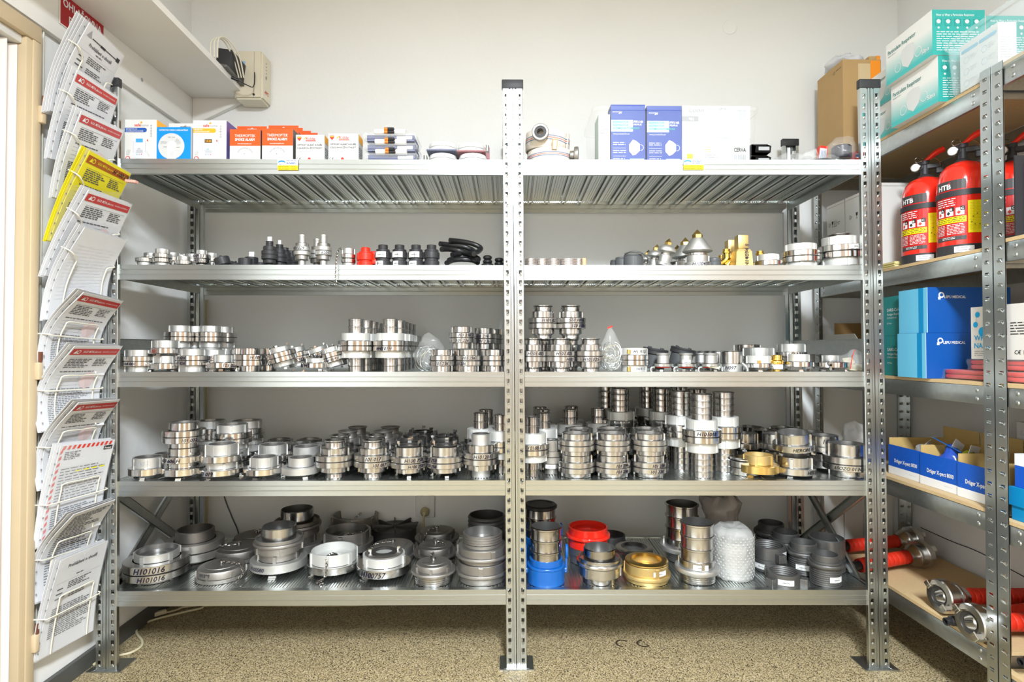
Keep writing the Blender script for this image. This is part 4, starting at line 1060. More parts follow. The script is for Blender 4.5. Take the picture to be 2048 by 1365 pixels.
def lid(px, d, lb, tilt):
    r, z, k = o3(px, d, [('body', 46, 30, M_GRYPL, dict(open=0)), ('ring', 52, 7, M_BLKMAT), ('flange', 52, 5, M_BLKMAT)], lb, 'lidded_coupling', tilt=tilt)
    for i in range(4):
        link(lathe_me('lid_stud', [(0, .005), (.004, .005), (.005, 0)], M_BLKMAT, 10), 'lid_stud', None, r, (18 * k * math.cos(i * PI / 2 + .4), 18 * k * math.sin(i * PI / 2 + .4), z))
lid(1305, .15, 'coupling under a dark lid behind the white pair', (.05, .16)); lid(1358, .17, 'coupling under a tilted dark lid behind the hook couplings', (.05, .22))
r, z, k = sealed(1402, .17, 'zinc hook coupling with red seal in the second row')
# silver sleeves
for i, (px, d) in enumerate(((1464, .07), (1440, .16), (1424, .24), (1408, .32))):
    rr, z, k = o3(px, d, [('ring', 38, 16, M_MACH2 if i else M_CAST, dict(hole=.5)), ('smooth', 41, 25, M_MACH2, dict(wall=.002))], '%s silver sleeve of the row of four' % ORD[i], 'aluminium_sleeve', [(0, 'H097', .5, -.5)] if i == 0 else ())
bm = bmesh.new(); tube(bm, spline([(.02, -.038, .028), (.03, -.046, .016), (.035, -.044, .003)], 4), .006, 8); link(mesh_of(bm, 'hook_claw', M_ZINC, 50), 'hook_claw', None, bpy.data.objects['aluminium_sleeve'])
r, z, k = o3(1517, .06, HALF(57, .80, 4, 9, 15, mb=M_CASTW), 'white half with brass insert on the middle shelf', 'coupling_half')
link(box_me('brass_insert', -.005, -.004, 0, .005, .002, .013, M_BRASS), 'brass_insert', None, r, (-9 * k, -22.4 * k, 15 * k))
o3(1517, .165, PAIR(60, .95, 12, 9, 17, mb=M_CAST), 'broad pair behind the white half with brass insert', 'coupling_pair')
o3(1495, .29, PAIR(58, .92, 14, 11, 18, mb=M_STEEL, mr=M_STEEL), 'dark broad pair at the back of the middle shelf', 'coupling_pair')
r, z, k = o3(1554, .055, [('smooth', 17, 5, M_BRASSP), ('body', 22, 10, M_WHITE, dict(open=0, name='paper_band')), ('flange', 25, 7, M_BRASSP), ('thread', 19, 11, M_BRASSP, dict(n=4))], 'small brass reducer with white paper band', 'brass_reducer')
o3(1597, .055, HALF(56, .66, 5, 10, 15, mb=M_CASTW), 'white half in front of the marked tall pair', 'coupling_half')
o3(1583, .165, PAIR(60, .88, 18, 10, 17, mb=M_CAST), 'tall pair marked H 107 at the right of the middle shelf', 'coupling_pair', [(3, 'H 107 1777', .8, .1), (1, 'H 1', .8, -.5)])
r, z, k = o3(1661, .065, HALF(62, .52, 4, 11, 14, mb=M_CAST), 'half with lever catch near the right post', 'coupling_half')
bm = bmesh.new(); lathe(bm, [(0, 0), (.008, 0), (.008, .008), (0, .008)], 14, mtx=Matrix.Translation((-.030, -.046, .028)) @ Matrix.Rotation(PI / 2, 4, 'X')); box(bm, -.034, -.054, .006, -.026, -.050, .026)
link(mesh_of(bm, 'lever_catch', M_CASTG, 40), 'lever_catch', None, r)
# clear bags
M_FILM = film('clear_film', (.80, .80, .79), .13, .10, bump=.6, bscale=60)
M_FILM2 = film('clear_film_dense', (.80, .80, .79), .24, .12, bump=.8, bscale=50)
M_WIRE = mat('zinc_wire', (.75, .78, .78), .2, 1.0)
def bag_me(w, d, h, seed, m, amt=.012, top=.25, name='plastic_film'):
    bm = bmesh.new(); bmesh.ops.create_uvsphere(bm, u_segments=28, v_segments=20, radius=1)
    for v in bm.verts:
        t = (v.co.z + 1) / 2; q = 1 - (1 - top) * max(0, t - .35) / .65
        e = .6 + .4 * math.sin(min(1, t * 2.4) * PI / 2)
        v.co = Vector((v.co.x * w / 2 * q * 1.1 * e, v.co.y * d / 2 * q * 1.1 * e, t * h))
    crumple(bm, amt, 28, seed); crumple(bm, amt * .4, 80, seed + 4)
    for v in bm.verts: v.co.z = max(v.co.z, .0012)
    return mesh_of(bm, name, m, 180)
def coils(parent, n, w, h, seed, base=.02):
    rd = random.Random(seed)
    bm = bmesh.new()
    for i in range(n):
        R = rd.uniform(.55, 1) * min(w, h) * .42; c = Vector((rd.uniform(-.15, .15) * w, rd.uniform(-.2, .2) * w, R + .004 + rd.uniform(0, max(.001, h * .75 - 2 * R))))
        M3 = Euler((PI / 2 + rd.uniform(-.5, .5), rd.uniform(-.4, .4), rd.uniform(-.6, .6))).to_matrix()
        tube(bm, [c + M3 @ Vector((R * math.cos(t), R * 1.15 * math.sin(t), rd.uniform(-.002, .002))) for t in [2 * PI * j / 22 for j in range(22)]], .0011, 5, True)
    for v in bm.verts: v.co.z = max(v.co.z, .002)
    o = link(mesh_of(bm, 'wire_rings', M_WIRE, 60), 'wire_rings', None, parent); o['kind'] = 'stuff'
p, k = shelf_pt(2, 860, .12, 10)
b = empty('plastic_bag', p); tag(b, 'clear plastic bag of wire rings behind the tall tail couplings', 'bag', 'bags of wire rings')
link(bag_me(.115, .10, .135, 3, M_FILM, .012, .45), 'plastic_film', None, b); coils(b, 14, .10, .10, 4)
p, k = shelf_pt(2, 1221, .055, 10)
b = empty('plastic_bag', p); tag(b, 'clear zip bag stuffed with wire coils, standing upright', 'bag', 'bags of wire rings')
link(bag_me(.075, .06, .150, 8, M_FILM, .006, .42), 'plastic_film', None, b); coils(b, 34, .072, .125, 9)
link(box_me('zip_strip', -.008, -.001, -.002, .010, .001, .003, M_REDPL), 'zip_strip', None, b, (-.002, 0, .150)).rotation_euler = (0, -.35, 0)
p, k = shelf_pt(2, 1711, .09, 10)
b = empty('plastic_bag', p); tag(b, 'clear bag of cream parts beside the right post', 'bag')
link(bag_me(.10, .10, .075, 12, M_FILM2, .012, .6), 'plastic_film', None, b); 
for i in range(5):
    link(box_me('wrapped_part', -.016, -.013, 0, .016, .013, .022, mat('beige_part', (.55, .48, .34), .5), .004), 'wrapped_part', None, b, (-.022 + .02 * (i % 3), -.015 + .022 * (i // 3), .003 + .02 * (i // 3))).rotation_euler = (.2 * i, .1, i)
link(tube_me('red_strip', spline([(-.045, -.045, .01), (-.040, -.048, .05), (-.03, -.046, .075)], 4), .0012, M_REDPL), 'red_strip', None, b)

late_bag()
# ================================================================== second shelf
G2 = 'couplings on the second shelf'
K2 = 1.925 / FPX
o2 = lambda px, d, segs, lb, nm, texts=(), tilt=(0, 0), cat='coupling': coupling(1, px, d, segs, lb, G2, nm, cat, texts=texts, tilt=tilt, k=K2)
P2 = PAIR(34, .76, 8, 8, 10, ribs=4)
o2(290, .05, [('body', 27, 9, M_CAST, dict(ribs=4, open=0)), ('ring', 33, 8, M_MACH), ('upclaws', 29, 5, M_MACH, dict(n=2))], 'small upturned half at the left end of the second shelf', 'coupling_half', [(1, '101 021', .6, 0, False, M_GREYP)])
o2(325, .05, P2, 'small pair right of the upturned half', 'coupling_pair')
o2(302, .13, P2, 'small pair behind the upturned half', 'coupling_pair', [(3, 'H 1021', .7, .2)])
o2(345, .12, P2, 'small pair in the second row, left cluster', 'coupling_pair')
o2(368, .05, [('claws', 33, 2, M_MACH), ('ring', 33, 8, M_MACH), ('body', 22, 9, M_CAST, dict(ribs=3)), ('pin', 4, 5, M_CAST)], 'small half with pin beside the marked small pair', 'coupling_half')
o2(363, .17, P2, 'small pair furthest back in the left cluster', 'coupling_pair')
o2(386, .15, P2, 'small pair behind the half with pin', 'coupling_pair')
o2(404, .05, [('smooth', 15, 7, M_CAST), ('ring', 30, 8, M_MACH), ('gap', 28, 1, M_GASK), ('ring', 31, 8, M_MACH), ('body', 18, 9, M_CAST, dict(ribs=3))], 'small pair marked H101 031 twice', 'coupling_pair', [(1, 'H10103', .85, .2), (3, 'H10103', .85, -.1)])
o2(423, .13, P2, 'small pair behind the one marked H101 031', 'coupling_pair')
BK = M_BLKMAT
o2(447, .055, [('body', 28, 15, BK, dict(ribs=8, ribd=.03, open=0)), ('pin', 5, 4, BK)], 'black plastic cap tilted on its side', 'plastic_plug', tilt=(.1, -.30), cat='plug')
o2(468, .10, [('body', 22, 10, BK, dict(ribs=8, ribd=.03, open=0)), ('pin', 4, 3, BK)], 'smaller black plastic cap tilted behind', 'plastic_plug', tilt=(.1, .35), cat='plug')
def tagged(r, z, w=.018):
    link(box_me('paper_tag', -w / 2, -.0004, z - .004, w / 2, .0004, z + .020, M_WHITE), 'paper_tag', None, r)
o2(491, .05, [('body', 26, 17, BK, dict(ribs=10, ribd=.03, open=0))], 'low black plastic half in front of the tagged one', 'plastic_half')
r, z, k = o2(503, .13, [('body', 26, 14, BK, dict(ribs=8, ribd=.03, open=0)), ('body', 25, 13, BK, dict(ribs=10, ribd=.03))], 'black plastic half with white paper tag', 'plastic_half'); tagged(r, z)
o2(521, .20, [('body', 24, 22, BK, dict(ribs=8, ribd=.03, open=0))], 'black plastic half tucked behind the tagged one', 'plastic_half')
BT = [('body', 13, 7, BK, dict(open=0)), ('body', 23, 8, BK, dict(ribs=5, open=0)), ('ring', 30, 8, BK), ('gap', 28, 1, M_GASK), ('ring', 30, 8, BK), ('body', 23, 9, BK, dict(ribs=5, open=0)), ('tail', 14, 10, BK, dict(n=2))]
for i, (px, d) in enumerate(((539, .05), (559, .11), (570, .17), (582, .23))):
    r, z, k = o2(px, d, BT, '%s black plastic tail pair in the slanting row' % ORD[i], 'plastic_tail_pair')
    if i < 2: tagged(r, z - .004, .014 if i == 0 else .010)
A2 = [('smooth', 14, 14, M_CAST), ('body', 25, 9, M_CASTG, dict(ribs=4, open=0)), ('ring', 32, 8, M_CAST), ('gap', 30, 1, M_GASK), ('ring', 32, 8, M_CAST), ('body', 25, 7, M_CASTG, dict(ribs=4, open=0)), ('tail', 14, 17, M_CAST, dict(n=1))]
for px, d, lb, tx in ((604, .05, 'slim aluminium tail pair marked H01029', [(4, 'H01029', .85, -.2)]), (634, .12, 'slim aluminium tail pair, middle of three', ()), (647, .05, 'slim aluminium tail pair marked 6201', [(2, '6201', .8, .5)])):
    o2(px, d, A2, lb, 'slim_tail_pair', tx)
# half with hanging chain
r, z, k = o2(697, .05, [('body', 24, 8, M_CAST, dict(ribs=3, open=0)), ('ring', 27, 8, M_MACH), ('gap', 24, 1.3, M_GASK), ('ring', 27, 8, M_MACH), ('body', 22, 12, M_CAST, dict(ribs=2, open=0))], 'pale pair with a chain hanging over the shelf edge', 'coupling_pair')
add_chain(r, [(-.018, -.006, .058), (-.024, -.012, .061), (-.025, -.030, .054), (-.025, -.050, .03), (-.025, -.058, .004), (-.0255, -.060, -.03), (-.025, -.060, -.052)], .0085, .0010)
link(tube_me('hook', spline([(-.025, -.060, -.050), (-.021, -.061, -.056), (-.024, -.061, -.061), (-.030, -.060, -.058)], 5), .0010, M_STEEL, 6), 'hook', None, r)
RD = M_REDPL
RS = [('body', 33, 10, RD, dict(ribs=3, open=0)), ('gap', 28, 3, RD), ('body', 34, 14, RD, dict(ribs=4, open=0)), ('body', 24, 4, RD, dict(open=0)), ('smooth', 18, 8, RD)]
r, z, k = o2(731, .05, RS, 'red plastic coupling at the front of the second shelf', 'plastic_coupling')
link(box_me('latch', .024, -.016, .010, .038, -.004, .024, RD, .002), 'latch', None, r)
o2(748, .13, RS, 'red plastic coupling half hidden behind the front red one', 'plastic_coupling')
BL = [('body', 31, 12, M_GRYPL if 0 else BK, dict(open=0, ribs=3, ribd=.03)), ('gap', 27, 5, BK), ('body', 31, 13, BK, dict(open=0, ribs=4, ribd=.03)), ('body', 26, 5, BK, dict(open=0, ribs=6)), ('thread', 19, 9, BK, dict(n=4))]
for i, px in enumerate((766, 799, 832, 863)):
    r, z, k = o2(px, .05, BL, '%s black plastic coupling %s' % (['first', 'second', 'third', 'fourth'][i], 'with two white stickers' if i < 3 else 'without stickers, last of the row of four'), 'plastic_coupling')
    if i < 3:
        sticker(r, 15.6 * k, 18 * k, -.15, .038, .019, seed=i); sticker(r, 15.6 * k, 1.5 * k, -.35, .030 if i != 1 else .02, .016, seed=i + 9)
# black rubber hose lengths, curved, piled up
p0 = at_y(921, 531, YP + .09); p0.z = ZS[1]
HS = [  # (left end px,py) ... each a bent rod: list of px,py
    [(893, 527), (905, 521), (925, 519), (945, 521), (956, 526)], [(898, 521), (915, 514), (938, 515), (955, 520)], [(904, 510), (920, 508), (940, 511), (957, 518), (950, 524)],
    [(883, 499), (900, 499), (920, 502), (938, 507), (948, 508)], [(880, 488), (900, 490), (925, 493), (942, 499), (950, 505)], [(900, 481), (920, 483), (945, 488), (961, 496), (957, 503), (948, 506)]]
for i, path in enumerate(HS):
    n = len(path)
    pts = [at_y(px, py, YP + .05 + .05 * math.sin(PI * (j / (n - 1)) * (1 if i % 2 else .8)) + .012 * (i % 3)) for j, (px, py) in enumerate(path)]
    c = Vector((sum(p.x for p in pts) / n, sum(p.y for p in pts) / n, min(p.z for p in pts)))
    lb = ['lowest', 'second', 'third', 'fourth', 'fifth', 'topmost'][i] + ' bent black rubber hose in the pile'
    root = empty('rubber_hose', c); tag(root, lb, 'hose', 'rubber hose pieces')
    sp = [p - c for p in spline(pts, 6)]
    link(tube_me('hose_wall', sp, .0088, M_RUB, 12), 'hose_wall', None, root)
    bm = bmesh.new(); d = (sp[0] - sp[1]).normalized(); q = d.to_track_quat('Z', 'Y').to_matrix().to_4x4(); q.translation = sp[0] + d * .0004
    lathe(bm, [(0, -.0), (.0058, 0)], 12, mtx=q); link(mesh_of(bm, 'bore', M_BLKPL), 'bore', None, root)
for i, (px, d) in enumerate(((975, .05), (998, .10))):
    zz = 0
    for j, (R, h) in enumerate(((25, 8), (19, 7.5), (18, 8.5))):
        r, z, k = coupling(1, px, d, [('torus', R, h, M_RUB)], '%s rubber ring in the %s little stack' % (['bottom', 'middle', 'top'][j], 'left' if i == 0 else 'right'), G2, 'rubber_ring', 'ring', zoff=zz, k=K2)
        zz += z
# --- right bay: stacks of thin metal rings
M_WASH = mat('pinkish_zinc', (.72, .64, .60), .35, .8)
for c, (px, w, d) in enumerate(((1061, 22, .05), (1084, 22, .055), (1107, 22, .05), (1136, 34, .06), (1157, 14, .045))):
    n = 9
    root = empty('washer_stack', (x_of(px, YP + d, ZS[1]), YP + d, ZS[1])); tag(root, '%s stack of thin metal washers right of the middle post' % ['first', 'second', 'third', 'fourth and widest', 'fifth and narrowest'][c], 'washers', 'stacks of washers')
    me = lathe_me('washer', [(w * .25 * K2, 0), (w / 2 * K2, 0), (w / 2 * K2, .0020), (w * .25 * K2, .0020), (w * .25 * K2, 0)], M_WASH, 32)
    for i in range(n):
        link(me, 'washer', None, root, (.0006 * ((i * 7) % 3 - 1), .0006 * ((i * 5) % 3 - 1), .0003 + i * .0034))
M_TAN = mat('tan_card', (.55, .43, .25), .6)
coupling(1, 1168, .06, [('smooth', 10, 20, M_TAN, dict(wall=.001))], 'short upright tan card tube', G2, 'card_tube', 'tube', k=K2)
p = Vector((x_of(1192, YP + .04, ZS[1]), YP + .04, ZS[1]))
bm = bmesh.new(); pts = spline([(-.030, 0, .001), (-.01, .004, .006), (.01, 0, .004), (.030, .004, .009)], 5)
for a, b in zip(pts, pts[1:]): bm.faces.new([bm.verts.new(q) for q in (a + Vector((0, -.012, 0)), b + Vector((0, -.012, 0)), b + Vector((0, .012, 0)), a + Vector((0, .012, 0)))])
o = link(mesh_of(bm, 'leather_strip', M_TAN), 'leather_strip', loc=p); tag(o, 'tan strip lying flat right of the card tube', 'strip')
md = o.modifiers.new('thick', 'SOLIDIFY'); md.thickness = .003
# grey plastic caps with strap
for i, (px, d, w) in enumerate(((1266, .055, 38), (1245, .08, 30), (1233, .105, 26))):
    r, z, k = o2(px, d, [('body', w, 22 - i * 3, M_GRYPL, dict(open=0, ribs=2, ribd=.05)), ('flange', w * .95, 4, M_GRYPL)], '%s grey plastic cap in the strapped row' % ['front', 'middle', 'rear'][i], 'plastic_plug', cat='plug')
    if i == 0: link(tube_me('strap', spline([(-.03, -.01, .046), (-.01, -.03, .050), (.02, -.034, .046), (.042, -.03, .030), (.046, -.028, .012), (.036, -.03, .002)], 6), .0028, M_GRYPL, 8), 'strap', None, r)
# spray nozzles with brass tips
def nozzle(px, d, kind, sc, lb, tilt=(0, 0), tx=None):
    if kind == 'cone': segs = [('ring', 50 * sc, 11 * sc, M_CAST), ('body', 42 * sc, 13 * sc, M_CAST, dict(ribs=4, open=0)), ('body', 38 * sc, 5 * sc, M_MACH2, dict(open=0)), ('cone', 58 * sc, 30 * sc, M_CAST), ('tip', 21 * sc, 19 * sc, M_BRASS)]
    else: segs = [('ring', 30 * sc, 7 * sc, M_CAST), ('body', 23 * sc, 15 * sc, M_CAST, dict(ribs=3, open=0)), ('body', 20 * sc, 3, M_MACH2, dict(open=0)), ('mush', 36 * sc, 17 * sc, M_CAST), ('tip', 15 * sc, 14 * sc, M_BRASS)]
    o2(px, d, segs, lb, 'spray_nozzle', [(0, tx, .75, 0)] if tx else (), tilt, 'nozzle')
nozzle(1395, .055, 'cone', 1, 'large cone nozzle with brass tip marked H100437', tx='H100437')
nozzle(1371, .16, 'cone', .95, 'cone nozzle with brass tip, second of the slanting row')
nozzle(1355, .27, 'cone', .9, 'cone nozzle with brass tip, rear of the slanting row')
nozzle(1326, .05, 'mush', 1, 'small mushroom nozzle leaning right, nearest', (.06, .22), 'H1')
nozzle(1306, .13, 'mush', .95, 'small mushroom nozzle leaning right, second', (.06, .16), 'H4')
nozzle(1291, .20, 'mush', .9, 'small mushroom nozzle leaning right, third', (.0, .14))
nozzle(1316, .23, 'mush', .95, 'small mushroom nozzle upright at the back')
o2(1428, .06, [('body', 27, 12, M_GRYPL, dict(open=0)), ('flange', 26, 8, M_GRYPL)], 'dark grey plastic cap between the nozzles and brass blocks', 'plastic_plug', cat='plug')
# brass blocks
for px, d, lb, tx in ((1483, .045, 'brass hydrant key block marked H14094 8', 1), (1463, .13, 'brass hydrant key block behind the marked one', 0)):
    root = empty('brass_block', (x_of(px, YP + d, ZS[1]), YP + d, ZS[1])); tag(root, lb, 'fitting', G2); q = K2
    bm = bmesh.new(); w1, w2 = 17 * q, 15 * q
    vs = [bm.verts.new((sx * w, sy * w, z)) for w, z in ((w1, 0), (w2, 32 * q), (w2 * .7, 38 * q)) for sx, sy in ((-1, -1), (1, -1), (1, 1), (-1, 1))]
    bm.faces.new([vs[i] for i in (3, 2, 1, 0)]); bm.faces.new([vs[i] for i in (8, 9, 10, 11)])
    for l in range(2):
        for i in range(4): bm.faces.new([vs[l * 4 + i], vs[l * 4 + (i + 1) % 4], vs[l * 4 + 4 + (i + 1) % 4], vs[l * 4 + 4 + i]])
    bmesh.ops.bevel(bm, geom=list(bm.edges), offset=.0025, segments=2, affect='EDGES'); link(mesh_of(bm, 'block_body', M_BRASSR, 40), 'block_body', None, root)
    link(box_me('square_head', -10.5 * q, -10.5 * q, 37 * q, 10.5 * q, 10.5 * q, 64 * q, M_BRASSR, .003), 'square_head', None, root)
    if tx:
        ink = Ink(); ink.text(Face((2 * q, -17.6 * q, 1 * q), (0, -.02 / 10, 1), (-1, 0, 0)), 0, -5 * q, 11 * q, 'H14094 8', M_INK, shear=.1, bold=.01, h=.0016); ink.build(root)
def yfit(px, d, lb, sc=1.0):
    root = empty('brass_elbow', (x_of(px, YP + d, ZS[1]), YP + d, ZS[1])); tag(root, lb, 'fitting', G2); q = K2 * sc
    bm = bmesh.new(); tube(bm, spline([(-16 * q, 0, 12 * q), (-8 * q, 0, 14 * q), (0, 0, 22 * q), (0, 0, 34 * q)], 5), 6.2 * q, 14)
    tube(bm, [(0, 0, 7 * q), (12 * q, 0, 20 * q)], 6.5 * q, 14)
    for v in bm.verts: v.co.z = max(v.co.z, .001)
    bmesh.ops.recalc_face_normals(bm, faces=bm.faces); link(mesh_of(bm, 'elbow_body', M_BRASSP, 40), 'elbow_body', None, root)
    link(lathe_me('socket_bead', [(6 * q, 0), (8.5 * q, 1 * q), (8.5 * q, 4 * q), (7 * q, 5 * q), (7 * q, 9 * q), (5 * q, 9 * q)], M_BRASSP, 20), 'socket_bead', None, root, (0, 0, 32 * q))
yfit(1520, .12, 'polished brass elbow right of the brass blocks'); yfit(1453, .085, 'polished brass elbow left of the brass blocks'); yfit(1494, .21, 'polished brass elbow behind the marked brass block', .95); yfit(1443, .17, 'polished brass elbow furthest left behind', .9)
o2(1537, .05, [('claws', 50, 1.5, M_MACH), ('ring', 52, 10, M_MACH), ('body', 39, 13, M_CASTW, dict(ribs=5))], 'white low half right of the brass elbows', 'coupling_half')
o2(1601, .06, PAIR(70, .84, 10, 11, 14, mb=M_CASTW), 'wide bright pair near the right end of the second shelf', 'coupling_pair')
r, z, k = coupling(1, 1680, .065, [('smooth', 34, 3, M_STEEL), ('body', 64, 16, M_CASTW, dict(ribs=4, open=0)), ('ring', 76, 12, M_MACH), ('gap', 71, 1.5, M_GASK), ('ring', 76, 12, M_MACH), ('body', 64, 17, M_CASTW, dict(ribs=4, open=0)), ('smooth', 38, 4, M_STEEL), ('lip', 42, 2.5, M_STEEL)], 'largest bright pair with paper sticker at the right end', G2, 'coupling_pair', k=K2, tilt=(.02, -.03)); sticker(r, 38 * k, 34 * k, .35, .06, .016, seed=3)
# ================================================================== top shelf
Z1 = ZS[0] + .0005
def carton(px0, px1, py_top, Y, depth, name, label, mats, group=None, z0=Z1, cat='box', h=None):
    """box whose front face spans px0..px1 at distance Y; mats = (front, side, top)"""
    x0, x1 = x_of(px0, Y, z0 + .1), x_of(px1, Y, z0 + .1)
    if h is None: h = at_y((px0 + px1) / 2, py_top, Y).z - z0
    w = x1 - x0
    root = empty(name, ((x0 + x1) / 2, Y + depth / 2, z0)); tag(root, label, cat, group)
    bm = bmesh.new(); box(bm, -w / 2, -depth / 2, 0, w / 2, depth / 2, h)
    bm.normal_update()
    me = bpy.data.meshes.new('carton_shell')
    for f in bm.faces:
        n = f.normal
        f.material_index = 0 if n.y < -.5 else (2 if abs(n.z) > .5 else 1)
    bm.to_mesh(me); bm.free()
    for m in mats: me.materials.append(m)
    link(me, 'carton_shell', None, root)
    fc = Face((-w / 2, -depth / 2, 0), (1, 0, 0), (0, 0, 1)); sd = Face((w / 2, -depth / 2, 0), (0, 1, 0), (0, 0, 1))
    return root, fc, sd, w, h
def hangtab(root, w, d, h, ht, m, yoff, xo=0.0):
    """card panel rising above the box back with a euro hole"""
    bm = bmesh.new(); n = 10; cx, cz = xo, h + ht * .62; hw, hh = w * .16, ht * .10
    o = [(-w / 2 + xo, h - .002), (w / 2 + xo, h - .002), (w / 2 + xo, h + ht), (-w / 2 + xo, h + ht)]
    hole = [(cx - hw, cz - hh), (cx + hw, cz - hh), (cx + hw, cz + hh), (cx + hw * .35, cz + hh), (cx, cz + hh * 2.4), (cx - hw * .35, cz + hh), (cx - hw, cz + hh)]
    V = lambda p: bm.verts.new((p[0], yoff, p[1]))
    O = [V(p) for p in o]; Hh = [V(p) for p in hole]
    for f in ((O[0], O[1], Hh[1], Hh[0]), (O[1], O[2], Hh[2], Hh[1]), (O[2], O[3], Hh[6], Hh[5], Hh[4], Hh[3], Hh[2]), (O[3], O[0], Hh[0], Hh[6])): bm.faces.new(f)
    e = bmesh.ops.extrude_face_region(bm, geom=list(bm.faces))
    for v in e['geom']:
        if isinstance(v, bmesh.types.BMVert): v.co.y += .0006
    bmesh.ops.recalc_face_normals(bm, faces=bm.faces)
    link(mesh_of(bm, 'hang_tab', m), 'hang_tab', None, root)
M_ORANGE = mat('orange_print', (.90, .42, .02), .5); M_CYAN = mat('cyan_carton', (.0, .27, .75), .45); M_PURPLE = mat('purple_carton', (.12, .10, .33), .5)
M_ORED = mat('orange_red_carton', (.86, .095, .012), .45); M_RDP = mat('red_print', (.7, .04, .02), .5); M_NAVYP = mat('navy_print', (.02, .10, .36), .5)
M_DEV = mat('printed_device', (.70, .72, .80), .5); M_DEV2 = mat('printed_device_grey', (.50, .52, .55), .5); M_LG = mat('light_grey_print', (.62, .63, .64), .5)
M_LCD = mat('lcd_blue', (.05, .38, .75), .4); M_TEALP = mat('teal_print', (.05, .45, .42), .5)
GB = 'packaged detectors on the top shelf'
def safehome(px0, px1, pt, band, bandtxt, side, lcd, label):
    r, f, s, w, h = carton(px0, px1, pt, 1.868, .075, 'detector_box', label, (M_WHITE, side, M_WHITE), GB); k = Ink()
    k.text(f, w * .30, h * .835, h * .10, 'safe', M_RDP, bold=.015); k.text(f, w * .50, h * .835, h * .085, 'home', M_GREYP)
    k.poly(f, [(w * .47, h * .91), (w * .55, h * .91), (w * .54, h * .945), (w * .51, h * .965)], M_ORANGE, 'logo_flame')
    k.rect(f, 0, h * .69, w * .62, h * .80, band, 'title_band'); k.disc(f, w * .62, h * .745, h * .055, band, 'title_band')
    k.text(f, w * .04, h * .753, h * .040, bandtxt[0], M_WHITEP, bold=.02, h=.001); k.text(f, w * .04, h * .703, h * .040, bandtxt[1], M_WHITEP, bold=.02, h=.001)
    # picture of the detector
    x0, x1, y0, y1 = w * .26, w * .66, h * .06, h * .60
    k.rect(f, x0, y0 + h * .08, x1, y1 - h * .06, M_DEV, 'picture'); k.rect(f, x0 + w * .06, y0, x1 - w * .06, y1, M_DEV, 'picture'); k.disc(f, x0 + w * .08, y1 - h * .07, w * .08, M_DEV, 'picture'); k.disc(f, x1 - w * .08, y1 - h * .07, w * .08, M_DEV, 'picture'); k.disc(f, x0 + w * .09, y0 + h * .08, w * .09, M_DEV, 'picture'); k.disc(f, x1 - w * .09, y0 + h * .08, w * .09, M_DEV, 'picture')
    k.rect(f, w * .53, y1, w * .58, h * .67, M_DEV, 'picture')
    k.rect(f, w * .35, h * .44, w * .57, h * .53, lcd, 'display', .001)
    if lcd is not M_LCD: k.text(f, w * .37, h * .455, h * .075, '2520', M_ORANGE, bold=.02, h=.0014)
    k.text(f, w * .40, h * .27, h * .05, 'safe', M_GREYP if lcd is M_LCD else M_TEALP, bold=.01, h=.001)
    for j in range(3): k.rect(f, w * (.37 - .005 * j), h * (.235 - .028 * j), w * (.57 + .005 * j), h * (.252 - .028 * j), M_DEV2, 'grille', .001)
    for j, mm in enumerate((M_TEALP, M_GREYP, M_RDP)): k.disc(f, w * (.39 + .07 * j), h * .145, w * .015, mm, 'indicator', .001)
    for j in range(8):
        for xx in (x0 + w * .01, x1 - w * .015): k.rect(f, xx, h * (.20 + .035 * j), xx + w * .012, h * (.215 + .035 * j), M_GREYP, 'vents', .001)
    k.poly(f, [(w * .69, h * .49), (w * .73, h * .53), (w * .73, h * .45)], M_RDP, 'speaker_icon')
    k.rect(f, w * .77, h * .56, w * .90, h * .92, M_WHITEP, 'barcode_label', .0006)
    for j in range(14): k.rect(f, w * .80, h * (.58 + .022 * j), w * .86, h * (.588 + .022 * j), M_GREYP if j % 3 else M_BLACKP, 'barcode', .0012)
    k.disc(f, w * .10, h * .045, w * .075, M_RDP, 'badge'); k.disc(f, w * .10, h * .045, w * .05, M_DEV, 'badge_centre', .001)
    k.text(f, w * .07, h * .22, h * .05, 'TCT' if 0 else 'TCT', M_GREYP); k.lines(f, w * .05, w * .18, h * .20, 4, h * .025, M_GREYP, seed=4)
    k.poly(f, [(w * .68, h * .26), (w * .80, h * .12), (w * .77, h * .07), (w * .70, h * .16)], M_LG, 'cable_picture')
    k.build(r)
safehome(250, 313.5, 239.5, mat('blue_band', (.02, .10, .42), .5), ('DETEKTOR CO', 'A HOŘLAVÝCH PLYNŮ'), M_ORANGE, M_LCD, 'white detector box with blue title band and orange side')
r, f, s, w, h = carton(313.8, 382, 254.5, 1.864, .060, 'detector_box', 'bright blue carbon monoxide detector box with round white alarm picture', (M_CYAN, M_WHITE, M_WHITE), GB); k = Ink()
k.text(f, w * .08, h * .885, h * .062, 'DETEKTOR OXIDU UHELNATÉHO', M_WHITEP, bold=.02, width=w * .84)
k.disc(f, w * .43, h * .42, w * .385, M_LG, 'picture', .0006, 40); k.rect(f, w * .31, 0, w * .57, h * .44, M_DEV, 'picture_handle', .0009); k.disc(f, w * .44, h * .44, w * .13, M_DEV, 'picture_handle', .0009)
k.disc(f, w * .44, h * .31, w * .055, M_WHITEP, 'picture_switch', .0012); k.rect(f, w * .385, h * .1, w * .495, h * .31, M_LG, 'picture_slot', .001)
k.text(f, w * .34, h * .67, h * .05, 'MTI - 310', M_BLACKP, h=.001)
for j in range(4): k.ring(f, w * .44, h * .40, w * (.20 + .03 * j), w * .01, M_GREYP, 'sound_waves', .0011, 6, .35, 1.05)
